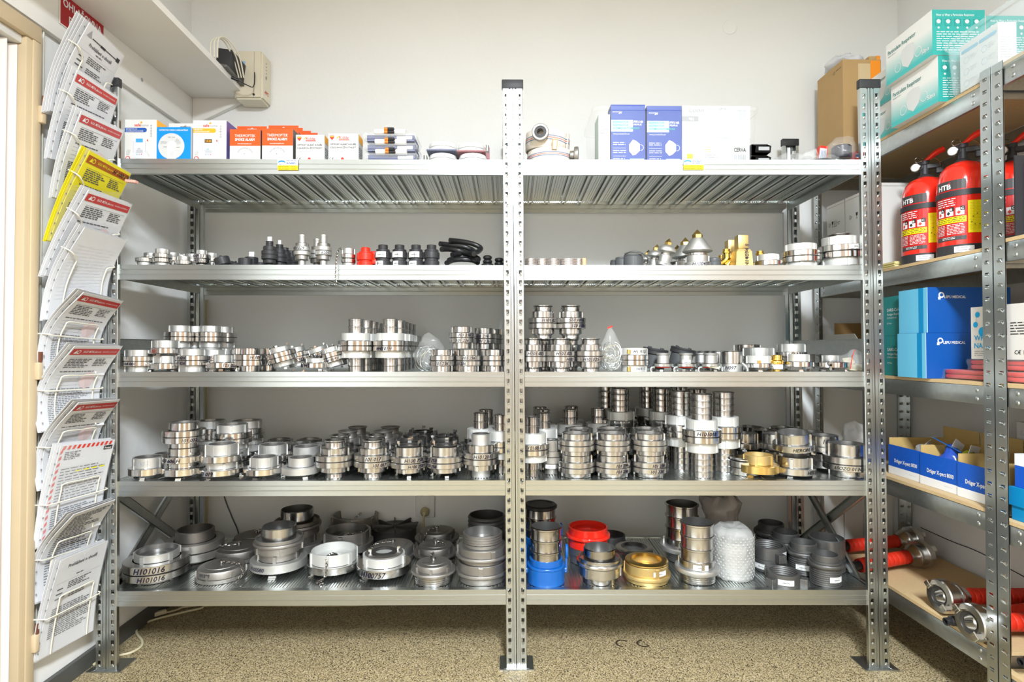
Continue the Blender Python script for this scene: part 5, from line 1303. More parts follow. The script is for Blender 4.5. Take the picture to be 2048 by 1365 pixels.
k.lines(f, w * .12, w * .30, h * .56, 3, h * .035, M_GREYP, seed=2, rag=.1, h=.001); k.rect(f, w * .20, h * .39, w * .30, h * .40, M_BLACKP, 'tick', .001); k.rect(f, w * .58, h * .38, w * .68, h * .39, M_BLACKP, 'tick', .001)
k.build(r); hangtab(r, w, .06, h, .036, M_WHITE, .029, .004)
safehome(386.5, 453, 241, M_ORANGE, ('DETEKTOR', 'HOŘLAVÝCH PLYNŮ'), M_PURPLE, mat('lcd_dark', (.05, .035, .03), .4), 'white detector box with orange title band and purple side')
def thermoptek(px0, px1, pt, Y, label, full=True):
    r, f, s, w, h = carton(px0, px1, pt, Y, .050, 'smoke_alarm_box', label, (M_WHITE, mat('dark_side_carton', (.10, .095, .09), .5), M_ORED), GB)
    k = Ink(); k.rect(f, 0, h * .47, w, h, M_ORED, 'red_panel')
    if full:
        k.text(f, w * .16, h * .75, h * .125, 'THERMOPTEK', M_WHITEP, width=w * .68, h=.001); k.text(f, w * .17, h * .63, h * .115, 'SMOKE ALARM', M_WHITEP, bold=.03, width=w * .64, h=.001)
        k.text(f, w * .25, h * .52, h * .06, 'www.thermoptek.com', M_WHITEP, bold=.01, width=w * .46, h=.001)
        k.disc(f, w * .5, h * .20, w * .33, M_WHITEP, 'picture', .0007, 30, h * .26)
        for j in range(13):
            a = PI * (.12 + .76 * j / 12); k.poly(f, [(w * .5 + q * w * .27 * math.cos(a + b), h * .20 + q * h * .22 * math.sin(a + b)) for q, b in ((1, -.06), (1, .06), (.78, .06), (.78, -.06))], M_GREYP, 'picture_grille', .001)
        k.ring(f, w * .5, h * .08, w * .13, w * .008, M_LG, 'picture_button', .001); k.disc(f, w * .48, h * .21, w * .015, M_BLACKP, 'picture_led', .001)
    k.build(r); hangtab(r, w, .05, h, .030, M_ORED, .024, .0)
thermoptek(460, 521, 259, 1.866, 'orange-red smoke alarm box with hang tab, left of two in front')
thermoptek(524.5, 586, 257.5, 1.866, 'orange-red smoke alarm box with hang tab, right of two in front')
for i, (a, Y, pt) in enumerate(((535, 1.93, 262), (552, 1.99, 268), (566, 2.05, 272))):
    thermoptek(a, a + 60, pt, Y, '%s orange-red smoke alarm box behind the right front one' % ['first', 'second', 'third'][i], False)
def kidde(px0, px1, pt, label):
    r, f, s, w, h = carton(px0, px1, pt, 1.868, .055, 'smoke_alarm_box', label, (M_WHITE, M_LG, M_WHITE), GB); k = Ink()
    k.poly(f, [(w * .05, h * .93), (w * .19, h * .93), (w * .19, h * .84), (w * .12, h * .76), (w * .05, h * .84)], M_RDP, 'shield'); k.poly(f, [(w * .065, h * .915), (w * .175, h * .915), (w * .175, h * .87), (w * .065, h * .87)], M_ORANGE, 'shield_top', .0009)
    k.text(f, w * .36, h * .80, h * .15, 'Kidde', M_RDP, bold=.01); k.rect(f, w * .34, h * .755, w * .70, h * .785, M_RDP, 'underline'); k.poly(f, [(w * .25, h * .78), (w * .38, h * .90), (w * .36, h * .93), (w * .28, h * .85)], M_ORANGE, 'logo_flame')
    k.text(f, w * .06, h * .58, h * .085, 'OPTICKÝ HLÁSIČ KOUŘE', M_BLACKP, bold=.02, width=w * .86); k.text(f, w * .05, h * .465, h * .085, 'S DLOUHOU ŽIVOTNOSTÍ', M_BLACKP, bold=.02, width=w * .88)
    k.rect(f, w * .15, h * .42, w * .80, h * .425, M_GREYP, 'rule')
    for j, t in enumerate(('- Integrovaná baterie', '- Tlačítko Test a Hush', '- Záruka 5 let')): k.text(f, w * .05, h * (.335 - .085 * j), h * .065, t, M_GREYP)
    k.text(f, w * .03, h * .04, h * .12, 'C', M_BLACKP); k.text(f, w * .12, h * .04, h * .12, '€', M_BLACKP); k.rect(f, w * .22, h * .05, w * .31, h * .14, M_LG, 'pictogram'); k.disc(f, w * .47, h * .08, w * .05, M_RDP, 'pictogram')
    k.disc(f, w * .78, h * .19, w * .17, mat('white_shade', (.70, .70, .70), .5), 'picture', .0005, 28); k.disc(f, w * .77, h * .19, w * .155, M_WHITEP, 'picture_disc', .0009, 28); k.ring(f, w * .77, h * .19, w * .06, w * .008, M_LG, 'picture_button', .0012)
    k.rect(s, 0, h * .72, .055, h, M_ORANGE, 'side_band'); k.lines(s, .006, .05, h * .5, 5, h * .08, M_BLACKP, seed=3)
    k.build(r)
kidde(592, 649, 270, 'white smoke alarm box with red logo, left of the pair'); kidde(657, 717, 267.5, 'white smoke alarm box with red logo, right of the pair')
# ---- blister packs with batteries
M_CLEAR = film('clear_blister', (.86, .88, .92), .20, .08)
M_NAVY = mat('navy_card', (.02, .035, .16), .45); M_COPPER = mat('copper_print', (.75, .28, .06), .3, .6)
GP = 'blister packs on the top shelf'
for i in range(3):
    Y = 1.865; x0, x1 = x_of(729, Y, 1.7), x_of(833, Y, 1.7); w = x1 - x0; z = Z1 + .0335 * i
    r = empty('battery_lamp_pack', ((x0 + x1) / 2 - .002 * i, Y + .065, z)); tag(r, '%s blister pack of the stack with batteries and white tube' % ['bottom', 'middle', 'top'][i], 'package', GP)
    bm = bmesh.new(); box(bm, -w / 2, -.06, .003, w / 2, .06, .030)
    for v in bm.verts:
        if v.co.z > .02: v.co.x *= 1.06; v.co.y *= 1.06
    bmesh.ops.bevel(bm, geom=list(bm.edges), offset=.006, segments=2, affect='EDGES'); link(mesh_of(bm, 'clear_shell', M_CLEAR, 40), 'clear_shell', None, r)
    link(box_me('printed_card', -w * .46, -.045, .006, w * .46, .055, .026, M_NAVY), 'printed_card', None, r)
    link(box_me('price_panel', w * .12, -.0462, .012, w * .42, -.0455, .024, M_LG), 'price_panel', None, r)
    c = link(lathe_me('white_tube', [(0, 0), (.008, 0), (.009, .001), (.009, w * .60), (.008, w * .605), (0, w * .605)], M_WHITEPL, 20), 'white_tube', None, r, (-w * .30, -.054, .038 - .004)); c.rotation_euler = (0, PI / 2, 0)
    for j, zz in enumerate((.0300, .0395)):
        b = link(lathe_me('battery', [(0, 0), (.0050, 0), (.0052, .001), (.0052, .032), (.002, .033), (0, .0345)], M_BLKPL, 16), 'battery', None, r, (-w * .10, -.064, zz)); b.rotation_euler = (0, PI / 2, 0)
        link(lathe_me('copper_end', [(.00535, .0), (.00535, .0115)], M_COPPER, 16), 'copper_end', None, b)
    bm = bmesh.new(); tube(bm, [(.016 * math.cos(t), -.062, .040 + .014 * math.sin(t)) for t in [PI * j / 10 for j in range(11)]], .0007, 5); link(mesh_of(bm, 'hang_loop', M_CLEAR), 'hang_loop', None, r)
# ---- smoke alarms in clear packs
M_REDCARD = mat('dark_red_card', (.36, .012, .02), .5)
for i, (px, zo, Y, lb) in enumerate(((886, 0, 1.93, 'white round smoke alarm pack, lower left of four'), (946, 0, 1.93, 'white round smoke alarm pack, lower right of four'), (886, .043, 1.94, 'white round smoke alarm pack, upper left of four'), (943, .043, 1.95, 'white round smoke alarm pack with red card, upper right of four'))):
    r = empty('smoke_alarm_pack', (x_of(px, Y, 1.7), Y, Z1 + zo)); tag(r, lb, 'package', GP)
    link(lathe_me('alarm_base', [(0, .008), (.046, .008), (.048, .010), (.048, .018), (.044, .020)], M_WHITEPL, 36), 'alarm_base', None, r)
    link(lathe_me('alarm_cover', [(.042, .020), (.047, .021), (.048, .026), (.045, .035), (.034, .039), (0, .040)], M_WHITEPL, 36), 'alarm_cover', None, r)
    link(lathe_me('vent_gap', [(.0435, .0195), (.0440, .0215)], M_GREYP, 36), 'vent_gap', None, r)
    bm = bmesh.new(); box(bm, -.053, -.056, .0008, .053, .056, .008); bmesh.ops.bevel(bm, geom=list(bm.edges), offset=.003, segments=2, affect='EDGES'); link(mesh_of(bm, 'clear_tray', M_CLEAR, 40), 'clear_tray', None, r)
    link(box_me('card_insert', -.050, -.050, .002, .050, .053, .006, M_NAVY if i < 3 else M_REDCARD), 'card_insert', None, r)
    if i == 3:
        link(box_me('backing_card', -.045, .052, .008, .062, .054, .052, M_REDCARD), 'backing_card', None, r)
        bm = bmesh.new(); box(bm, -.052, .050, .006, .066, .060, .058); bmesh.ops.bevel(bm, geom=list(bm.edges), offset=.004, segments=2, affect='EDGES'); link(mesh_of(bm, 'clear_lid', M_CLEAR, 40), 'clear_lid', None, r)
    if i in (0, 3):
        s_ = -1 if i == 0 else 1
        for j in range(2): link(lathe_me('battery', [(0, 0), (.0058, 0), (.0058, .02), (0, .02)], M_MACH2, 14), 'battery', None, r, (s_ * (.056 + .0), -.030 + .013 * j, .010)).rotation_euler = (0, 0, 0)
# ---- rolled canvas hoses
M_CANVAS = mat('cream_canvas', (.78, .71, .62), .8, bump=.6, bscale=350)
M_HBLUE = mat('hose_blue_thread', (.03, .10, .26), .8); M_HRED = mat('hose_red_thread', (.60, .07, .06), .8)
GH = 'rolled fire hoses'
def hose_roll(px, d, z, R, hgt, label, tilt, cpl):
    Y = YP + d; r = empty('hose_roll', (x_of(px, Y, z), Y, z), (tilt[0], tilt[1], 0)); tag(r, label, 'hose', GH)
    bm = bmesh.new(); n = 96; turns = 5; t = .0085
    # wound flat hose: a spiral wall with height
    pts = []
    for i in range(n * turns // 2 + 1):
        a = 2 * PI * i / (n / 2); rr = R - t * (i / (n / 2)); pts.append((rr * math.cos(a - .5), rr * math.sin(a - .5)))
    def wall(off0, off1, z0, z1):
        ring = []
        for i, (x, y) in enumerate(pts):
            L = math.hypot(x, y); ux, uy = x / L, y / L
            ring.append([bm.verts.new((x + ux * o_, y + uy * o_, zz)) for o_, zz in ((off0, z0), (off1, z0 + .003), (off1 + .0008, (z0 + z1) / 2), (off1, z1 - .003), (off0, z1), (-off1, (z0 + z1) / 2))])
        for A, B in zip(ring, ring[1:]):
            for k_ in range(6): bm.faces.new((A[k_], B[k_], B[(k_ + 1) % 6], A[(k_ + 1) % 6]))
        bm.faces.new(ring[0]); bm.faces.new(ring[-1][::-1])
    wall(0, .0038, .0005, hgt)
    bmesh.ops.recalc_face_normals(bm, faces=bm.faces); link(mesh_of(bm, 'hose_wall', M_CANVAS, 60), 'hose_wall', None, r)
    for zz, m, nm in ((.60, M_HBLUE, 'blue_stripe'), (.50, M_HRED, 'red_stripe'), (.40, M_HBLUE, 'blue_stripe')):
        bm = bmesh.new()
        for i in range(0, 120):
            a0, a1 = 2 * PI * i / 120, 2 * PI * (i + .72) / 120
            rr = R + .0052 - t * 0.0; f_ = lambda a: rr - (0 if a < 0 else 0)
            q = [(a0, 0), (a1, .0006), (a1, .0036), (a0, .003)]
            bm.faces.new([bm.verts.new(((R + .0049 - t * ((a + .5) % (2 * PI)) / (2 * PI)) * math.cos(a), (R + .0049 - t * ((a + .5) % (2 * PI)) / (2 * PI)) * math.sin(a), hgt * zz - .0015 + zz2)) for a, zz2 in q])
        o = link(mesh_of(bm, nm, m), nm, None, r); o['kind'] = 'stuff'
    for nm, me, loc, rot in cpl: link(me, nm, None, r, loc).rotation_euler = rot
    return r
cme = lathe_me('coupling_head', [(.010, .0), (.0145, 0), (.0155, .004), (.0155, .012), (.027, .014), (.028, .016), (.028, .026), (.026, .028), (.020, .028), (.019, .020), (.012, .020), (.012, .003)], M_CASTG, 32)
cin = lathe_me('coupling_seal', [(.011, .024), (.019, .024), (.019, .0275), (.011, .0275)], M_GASK, 28)
hose_roll(1101, .085, Z1, .081, .050, 'lower rolled canvas hose with coupling pointing right', (0, 0), [('coupling_head', cme, (.062, -.052, .026), (0, PI / 2, -.15)), ('coupling_seal', cin, (.062, -.052, .026), (0, PI / 2, -.15))])
hose_roll(1093, .085, Z1 + .0515, .074, .064, 'upper rolled canvas hose with coupling facing forward', (.03, .04), [('coupling_head', cme, (-.026, -.066, .040), (PI / 2, 0, -.1)), ('coupling_seal', cin, (-.026, -.066, .040), (PI / 2, 0, -.1))])
r = bpy.data.objects['hose_roll.001']; link(box_me('cardboard_tag', .012, -.0855, -.012, .030, -.0845, .022, M_CARDB), 'cardboard_tag', None, r); link(box_me('tag_label', .016, -.0860, -.011, .027, -.0856, .018, M_WHITE), 'tag_label', None, r)
# ---- clear tub with mask and glove boxes
M_TUB = film('clear_tub_plastic', (.80, .82, .82), .09, .30, spec=.10)
M_FFP = mat('blue_mask_carton', (.035, .075, .36), .45); M_FFPD = mat('deep_blue_carton', (.01, .03, .36), .45); M_AQUA = mat('aqua_print', (.50, .78, .78), .5)
GM = 'boxes in the clear tub'
YT = 1.895
tb = empty('clear_tub', (x_of(1355, YT, 1.7), YT + .13, Z1)); tag(tb, 'large clear plastic tub holding mask and glove boxes', 'tub')
wt = (x_of(1512, YT, 1.7) - x_of(1192, YT, 1.7)) / 2; ht = at_y(1350, 212, YT).z - Z1
def tub_me(w0, w1, d0, d1, h, m, name='tub_wall', t=.0015):
    bm = bmesh.new()
    def ringv(w, d, z, r):
        out = []
        for cx, cy, a0 in ((w - r, -d + r, -PI / 2), (w - r, d - r, 0), (-w + r, d - r, PI / 2), (-w + r, -d + r, PI)):
            for j in range(5): out.append(bm.verts.new((cx + r * math.cos(a0 + PI / 8 * j), cy + r * math.sin(a0 + PI / 8 * j), z)))
        return out
    R0 = ringv(w0 - .004, d0 - .004, .0006, .02); R1 = ringv(w0, d0, .006, .02); R2 = ringv(w1, d1, h - .014, .024); R3 = ringv(w1 + .006, d1 + .006, h - .013, .026); R4 = ringv(w1 + .007, d1 + .007, h, .026); R5 = ringv(w1 + .002, d1 + .002, h, .024)
    bm.faces.new(R0[::-1])
    for A, B in ((R0, R1), (R1, R2), (R2, R3), (R3, R4), (R4, R5)):
        for i in range(20): bm.faces.new((A[i], A[(i + 1) % 20], B[(i + 1) % 20], B[i]))
    return mesh_of(bm, name, m, 40)
link(tub_me(wt, wt + .006, .115, .122, ht, M_TUB), 'tub_wall', None, tb)
def ffp(px0, px1, pt, label):
    r, f, s, w, h = carton(px0, px1, pt, YT + .020, .06, 'mask_box', label, (M_FFP, M_FFPD, M_FFPD), GM, z0=Z1 + .002); k = Ink()
    k.rect(f, 0, h * .56, w * .64, h * .75, M_AQUA, 'title_panel')
    for j in range(3): k.text(f, w * .06, h * (.70 - .05 * j), h * .045, ('RESPIRÁTOR', 'RESPIRATOR', 'ATEMSCHUTZMASKE')[j], M_TEALP, bold=.02, h=.001)
    k.text(f, w * .66, h * .70, h * .055, 'FFP2 NR', M_WHITEP, bold=.02, width=w * .28); k.text(f, w * .66, h * .66, h * .04, 'PRIMUS', M_WHITEP, bold=.02)
    k.text(f, w * .06, h * .51, h * .04, 'www.promedor24.com', M_WHITEP, width=w * .48)
    k.text(f, w * .22, h * .85, h * .05, '24', M_WHITEP, bold=.02); k.rect(f, w * .05, h * .875, w * .32, h * .885, M_WHITEP, 'logo_wave')
    for j in range(3): k.lines(f, w * .06, w * .44, h * (.375 - .13 * j), 2, h * .032, M_WHITEP, seed=j, rag=.1); k.rect(f, w * .06, h * (.29 - .13 * j), w * .43, h * (.294 - .13 * j), M_WHITEP, 'rule')
    cx, cy = w * .68, h * .30
    k.poly(f, [(cx - w * .15, cy + h * .05), (cx - w * .04, cy + h * .13), (cx + w * .05, cy + h * .11), (cx + w * .16, cy + h * .06), (cx + w * .16, cy - h * .05), (cx + w * .05, cy - h * .11), (cx - w * .04, cy - h * .13), (cx - w * .15, cy - h * .06)], M_WHITEP, 'mask_picture')
    k.ring(f, cx + w * .18, cy, w * .09, w * .012, M_WHITEP, 'mask_loop', .0006, 14, -1.6, 1.6)
    k.rect(f, w * .55, h * .07, w * .96, h * .12, M_AQUA, 'count_panel'); k.text(f, w * .60, h * .082, h * .025, '10 kusů / pcs', M_TEALP, h=.001)
    k.build(r)
ffp(1222, 1290.5, 209.5, 'left blue mask box inside the clear tub'); ffp(1294, 1363, 212, 'right blue mask box inside the clear tub')
M_LOON = mat('pale_grey_carton', (.60, .62, .65), .5)
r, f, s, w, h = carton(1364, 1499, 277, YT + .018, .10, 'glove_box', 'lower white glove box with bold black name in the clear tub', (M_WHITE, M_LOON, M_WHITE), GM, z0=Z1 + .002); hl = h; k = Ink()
k.text(f, w * .07, h * .62, h * .16, 'Loon', M_GREYP, shear=.3); k.rect(f, w * .07, h * .26, w * .16, h * .44, mat('yellow_print', (.90, .62, .01), .5), 'size_patch'); k.text(f, w * .34, h * .68, h * .09, '90 PCS', M_GREYP)
k.text(f, w * .765, h * .52, h * .20, 'CERVA', M_BLACKP, bold=.03, width=w * .18)
for j in range(20): k.rect(f, w * (.775 + .0085 * j), h * .22, w * (.775 + .0085 * j + (.004 if j % 3 else .006)), h * .43, M_GREYP, 'barcode')
k.lines(f, w * .34, w * .55, h * .38, 2, h * .08, M_GREYP, seed=6); k.lines(f, w * .34, w * .45, h * .58, 2, h * .06, mat('yellow_print', (.90, .62, .01), .5), seed=8); k.build(r)
r, f, s, w, h = carton(1364, 1500, 212, YT + .018, .10, 'glove_box', 'upper pale glove box with hand picture in the clear tub', (M_LOON, M_LOON, M_LOON), GM, z0=Z1 + .0025 + hl); k = Ink()
k.text(f, w * .10, h * .80, h * .22, 'Loon', M_GREYP, shear=.35); k.text(f, w * .52, h * .88, h * .09, 'CERVA', M_GREYP, bold=.02); k.rect(f, 0, h * .52, w * .24, h * .68, M_GREYP, 'size_band'); k.text(f, w * .10, h * .56, h * .10, '9(L)', M_WHITEP, bold=.01, h=.001)
k.text(f, w * .10, h * .40, h * .08, '100 PCS', M_GREYP); k.lines(f, w * .10, w * .30, h * .34, 2, h * .05, M_LG, seed=1); k.lines(f, w * .09, w * .34, h * .2, 2, h * .06, M_LG, seed=2)
k.poly(f, [(w * .50, 0), (w * .66, h * .28), (w * .62, h * .72), (w * .70, h * .62), (w * .80, h * .60), (w * .82, h * .95), (w * .87, h * .95), (w * .88, h * .62), (w * .90, h * .96), (w * .94, h * .96), (w * .95, h * .70), (w * .84, h * .30), (w * .70, 0)], mat('hand_print', (.48, .50, .54), .5), 'hand_picture'); k.build(r)
r, f, s, w, h = carton(1197, 1220, 229, YT + .022, .08, 'leaflet_box', 'narrow pale box at the left end of the clear tub', (M_WHITE, mat('mint_carton', (.55, .70, .62), .5), M_WHITE), GM, z0=Z1 + .002); k = Ink(); k.lines(f, w * .1, w * .9, h * .75, 4, h * .04, M_GREYP, seed=2); k.lines(f, w * .1, w * .7, h * .12, 3, h * .03, M_BLACKP, seed=5); k.build(r)
# ---- small black bins
for i in range(2):
    Y = 1.885; r = empty('storage_bin', (x_of(1524, Y, 1.7) + .001 * i, Y + .05, Z1 + i * .0385)); tag(r, '%s small black storage bin beside the clear tub' % ('lower', 'upper')[i], 'bin', 'small black bins')
    bm = bmesh.new(); w = .026
    pr = [(-.055, .0), (.045, 0), (.05, .036), (-.030, .036), (-.060, .020)]
    a = [bm.verts.new((-w, y, z)) for y, z in pr]; b = [bm.verts.new((w, y, z)) for y, z in pr]
    bm.faces.new(a); bm.faces.new(b[::-1])
    for j in (0, 1, 4): bm.faces.new((a[j], b[j], b[(j + 1) % 5], a[(j + 1) % 5])[::-1])
    bmesh.ops.solidify(bm, geom=list(bm.faces), thickness=.0018); link(mesh_of(bm, 'bin_shell', M_BLKMAT), 'bin_shell', None, r)
    link(box_me('bin_rim', -w - .002, -.030, .033, w + .002, .052, .037, M_BLKMAT, .001), 'bin_rim', None, r)
    link(box_me('label_slot', -.018, -.0635, .004, .018, -.0615, .016, M_GREYP), 'label_slot', None, r)
# ---- loose bags at the right end
p = Vector((x_of(1588, 1.91, 1.7), 1.92, Z1)); b = empty('plastic_bag', p); tag(b, 'flat clear bag of metal bits next to the black bins', 'bag', 'bags on the top shelf')
me = bag_me(.155, .08, .040, 31, M_FILM2, .014, .8); link(me, 'plastic_film', None, b)
for i in range(6): link(lathe_me('metal_piece', [(.004, 0), (.009, 0), (.009, .012), (.004, .012), (.004, 0)], M_STEEL, 14), 'metal_piece', None, b, (-.055 + .022 * i, -.01 + .012 * (i % 2), .004)).rotation_euler = (.3 * (i % 3), .2 * i, 0)
p = Vector((x_of(1620, 1.89, 1.7), 1.90, Z1)); b = empty('plastic_bag', p); tag(b, 'peaked crumpled clear bag in the middle of the loose bags', 'bag', 'bags on the top shelf')
link(bag_me(.07, .05, .062, 36, M_FILM2, .016, .3), 'plastic_film', None, b)
p = Vector((x_of(1683, 1.90, 1.7), 1.90, Z1)); b = empty('plastic_bag', p); tag(b, 'knotted clear bag wrapping a dark cylinder near the right post', 'bag', 'bags on the top shelf')
link(bag_me(.10, .075, .102, 40, M_FILM, .014, .75), 'plastic_film', None, b); link(lathe_me('dark_cylinder', [(0, .024), (.030, .024), (.031, .028), (.031, .062), (.028, .066), (0, .066)], mat('navy_black', (.02, .02, .035), .35), 28), 'dark_cylinder', None, b)
for i in range(5): link(lathe_me('metal_piece', [(.005, 0), (.011, 0), (.011, .014), (.005, .014), (.005, 0)], M_BRASS if i % 2 else M_STEEL, 14), 'metal_piece', None, b, (-.028 + .014 * i, -.010 + .012 * (i % 2), .002)).rotation_euler = (.4 * i, .2, 0)
p = Vector((x_of(1648, 1.885, 1.7), 1.885, Z1)); b = empty('plastic_bag', p); tag(b, 'low bag of dark strips in front of the knotted bag', 'bag', 'bags on the top shelf'); link(bag_me(.10, .045, .030, 44, M_FILM, .012, .7), 'plastic_film', None, b)
for i in range(3): link(tube_me('dark_strip', spline([(-.04, 0, .004 + .004 * i), (-.01, .006, .02), (.02, -.004, .016), (.04, .004, .004)], 5), .003, M_GRYPL, 6), 'dark_strip', None, b)
r, f, s, w, h = carton(1635, 1651, 292, 1.93, .02, 'paper_packet', 'small red edged white packet leaning among the bags', (M_LOON, M_REDPL, M_REDPL), None); r.rotation_euler = (0, .12, 0)
k = Ink(); k.rect(f, 0, h * .9, w, h, M_REDPL, 'red_edge'); k.rect(f, w * .88, 0, w, h, M_REDPL, 'red_edge')
for j in range(4): k.rect(f, w * (.2 + .17 * j), h * .1, w * (.24 + .17 * j), h * .8, M_NAVYP, 'stripes')
k.build(r)
r, f, s, w, h = carton(1709, 1728, 303, 1.90, .05, 'red_packet', 'small red box with flag patch against the right post', (M_REDPL, M_REDPL, M_REDPL), None); k = Ink(); k.rect(f, w * .1, h * .55, w * .6, h * .85, M_WHITEP, 'flag_patch'); k.rect(f, w * .1, h * .62, w * .55, h * .8, M_NAVYP, 'flag_blue', .001); k.build(r)
# ================================================================== left wall: documents, sign, wall shelf
class Sheet:
    """a bent sheet between four corners (near/far, bottom/top); bulge pushes the middle towards the wall"""
    def __init__(s, NB, FB, FT, NT, bulge=0.0, lift=0.0):
        s.c = [Vector(q) for q in (NB, FB, FT, NT)]; s.b = bulge; s.W = ((s.c[1] - s.c[0]).length + (s.c[2] - s.c[3]).length) / 2; s.H = ((s.c[3] - s.c[0]).length + (s.c[2] - s.c[1]).length) / 2
    def p(s, a, b, h=.0006):
        u, v = a / s.W, b / s.H; NB, FB, FT, NT = s.c
        q = NB * (1 - u) * (1 - v) + FB * u * (1 - v) + FT * u * v + NT * (1 - u) * v
        n = ((FB - NB).cross(NT - NB)).normalized()
        return q + n * (h - s.b * math.sin(PI * min(1, v * 1.0)) * (1.25 - .5 * v))
    def mesh(s, m, name='paper', th=.0012, nu=6, nv=14):
        bm = bmesh.new(); A = [[bm.verts.new(s.p(s.W * i / nu, s.H * j / nv, 0)) for i in range(nu + 1)] for j in range(nv + 1)]
        B = [[bm.verts.new(s.p(s.W * i / nu, s.H * j / nv, -th)) for i in range(nu + 1)] for j in range(nv + 1)]
        for j in range(nv):
            for i in range(nu):
                bm.faces.new((A[j][i], A[j][i + 1], A[j + 1][i + 1], A[j + 1][i])); bm.faces.new((B[j][i], B[j + 1][i], B[j + 1][i + 1], B[j][i + 1]))
        for i in range(nu):
            bm.faces.new((A[0][i], B[0][i], B[0][i + 1], A[0][i + 1])); bm.faces.new((A[nv][i], A[nv][i + 1], B[nv][i + 1], B[nv][i]))
        for j in range(nv):
            bm.faces.new((A[j][0], A[j + 1][0], B[j + 1][0], B[j][0])); bm.faces.new((A[j][nu], B[j][nu], B[j + 1][nu], A[j + 1][nu]))
        return mesh_of(bm, name, m, 60)
M_PAPER = mat('white_paper', (.73, .73, .75), .6); M_YPAPER = mat('yellow_paper', (.80, .70, .02), .6); M_HEAD = mat('header_red', (.52, .05, .045), .5); M_HEADB = mat('header_brown', (.40, .10, .01), .5)
M_POCK = film('document_sleeve', (.88, .90, .93), .13, .12); M_TXT = mat('grey_text', (.09, .09, .10), .6); M_PINKP = mat('watermark_pink', (.72, .58, .58), .6); M_HOLE = mat('punched_hole', (.28, .28, .29), .7)
Y0, Y1 = 1.640, 1.838
DOCS = [  # corners NT, FT, NB, FB in pixels; style; label
    ((180, 45), (248, 112), (108, 224), (200, 262), 'decl', 'topmost declaration sheet in the upper wire rack'),
    ((155, 140), (237, 195), (102, 318), (205, 335), 'form', 'red headed form second from the top of the wire rack'),
    ((163, 222), (247, 262), (112, 396), (206, 410), 'form', 'red headed form just above the yellow one'),
    ((180, 302), (262, 348), (100, 482), (206, 490), 'yellow', 'yellow form with handwritten note on its header'),
    ((178, 380), (264, 410), (90, 552), (206, 560), 'form', 'red headed form just below the yellow one'),
    ((170, 455), (253, 482), (94, 640), (214, 622), 'blank', 'blank white papers in a clear sleeve, lowest of the upper rack'),
    ((168, 585), (246, 604), (92, 750), (208, 750), 'curl', 'curled red headed form at the top of the lower rack'),
    ((150, 693), (245, 694), (90, 862), (208, 850), 'curl', 'curled form with bright red header, second in the lower rack'),
    ((158, 806), (240, 800), (88, 978), (204, 955), 'curl', 'curled red headed form, third in the lower rack'),
    ((122, 893), (230, 880), (80, 1095), (200, 1050), 'stripe', 'sheet bordered with red and white stripes'),
    ((148, 1030), (231, 1000), (76, 1205), (196, 1165), 'curlplain', 'curled plain typed sheet without coloured header'),
    ((122, 1122), (216, 1082), (76, 1322), (186, 1262), 'decl2', 'lowest declaration sheet in the lower wire rack')]
SHEETS = []
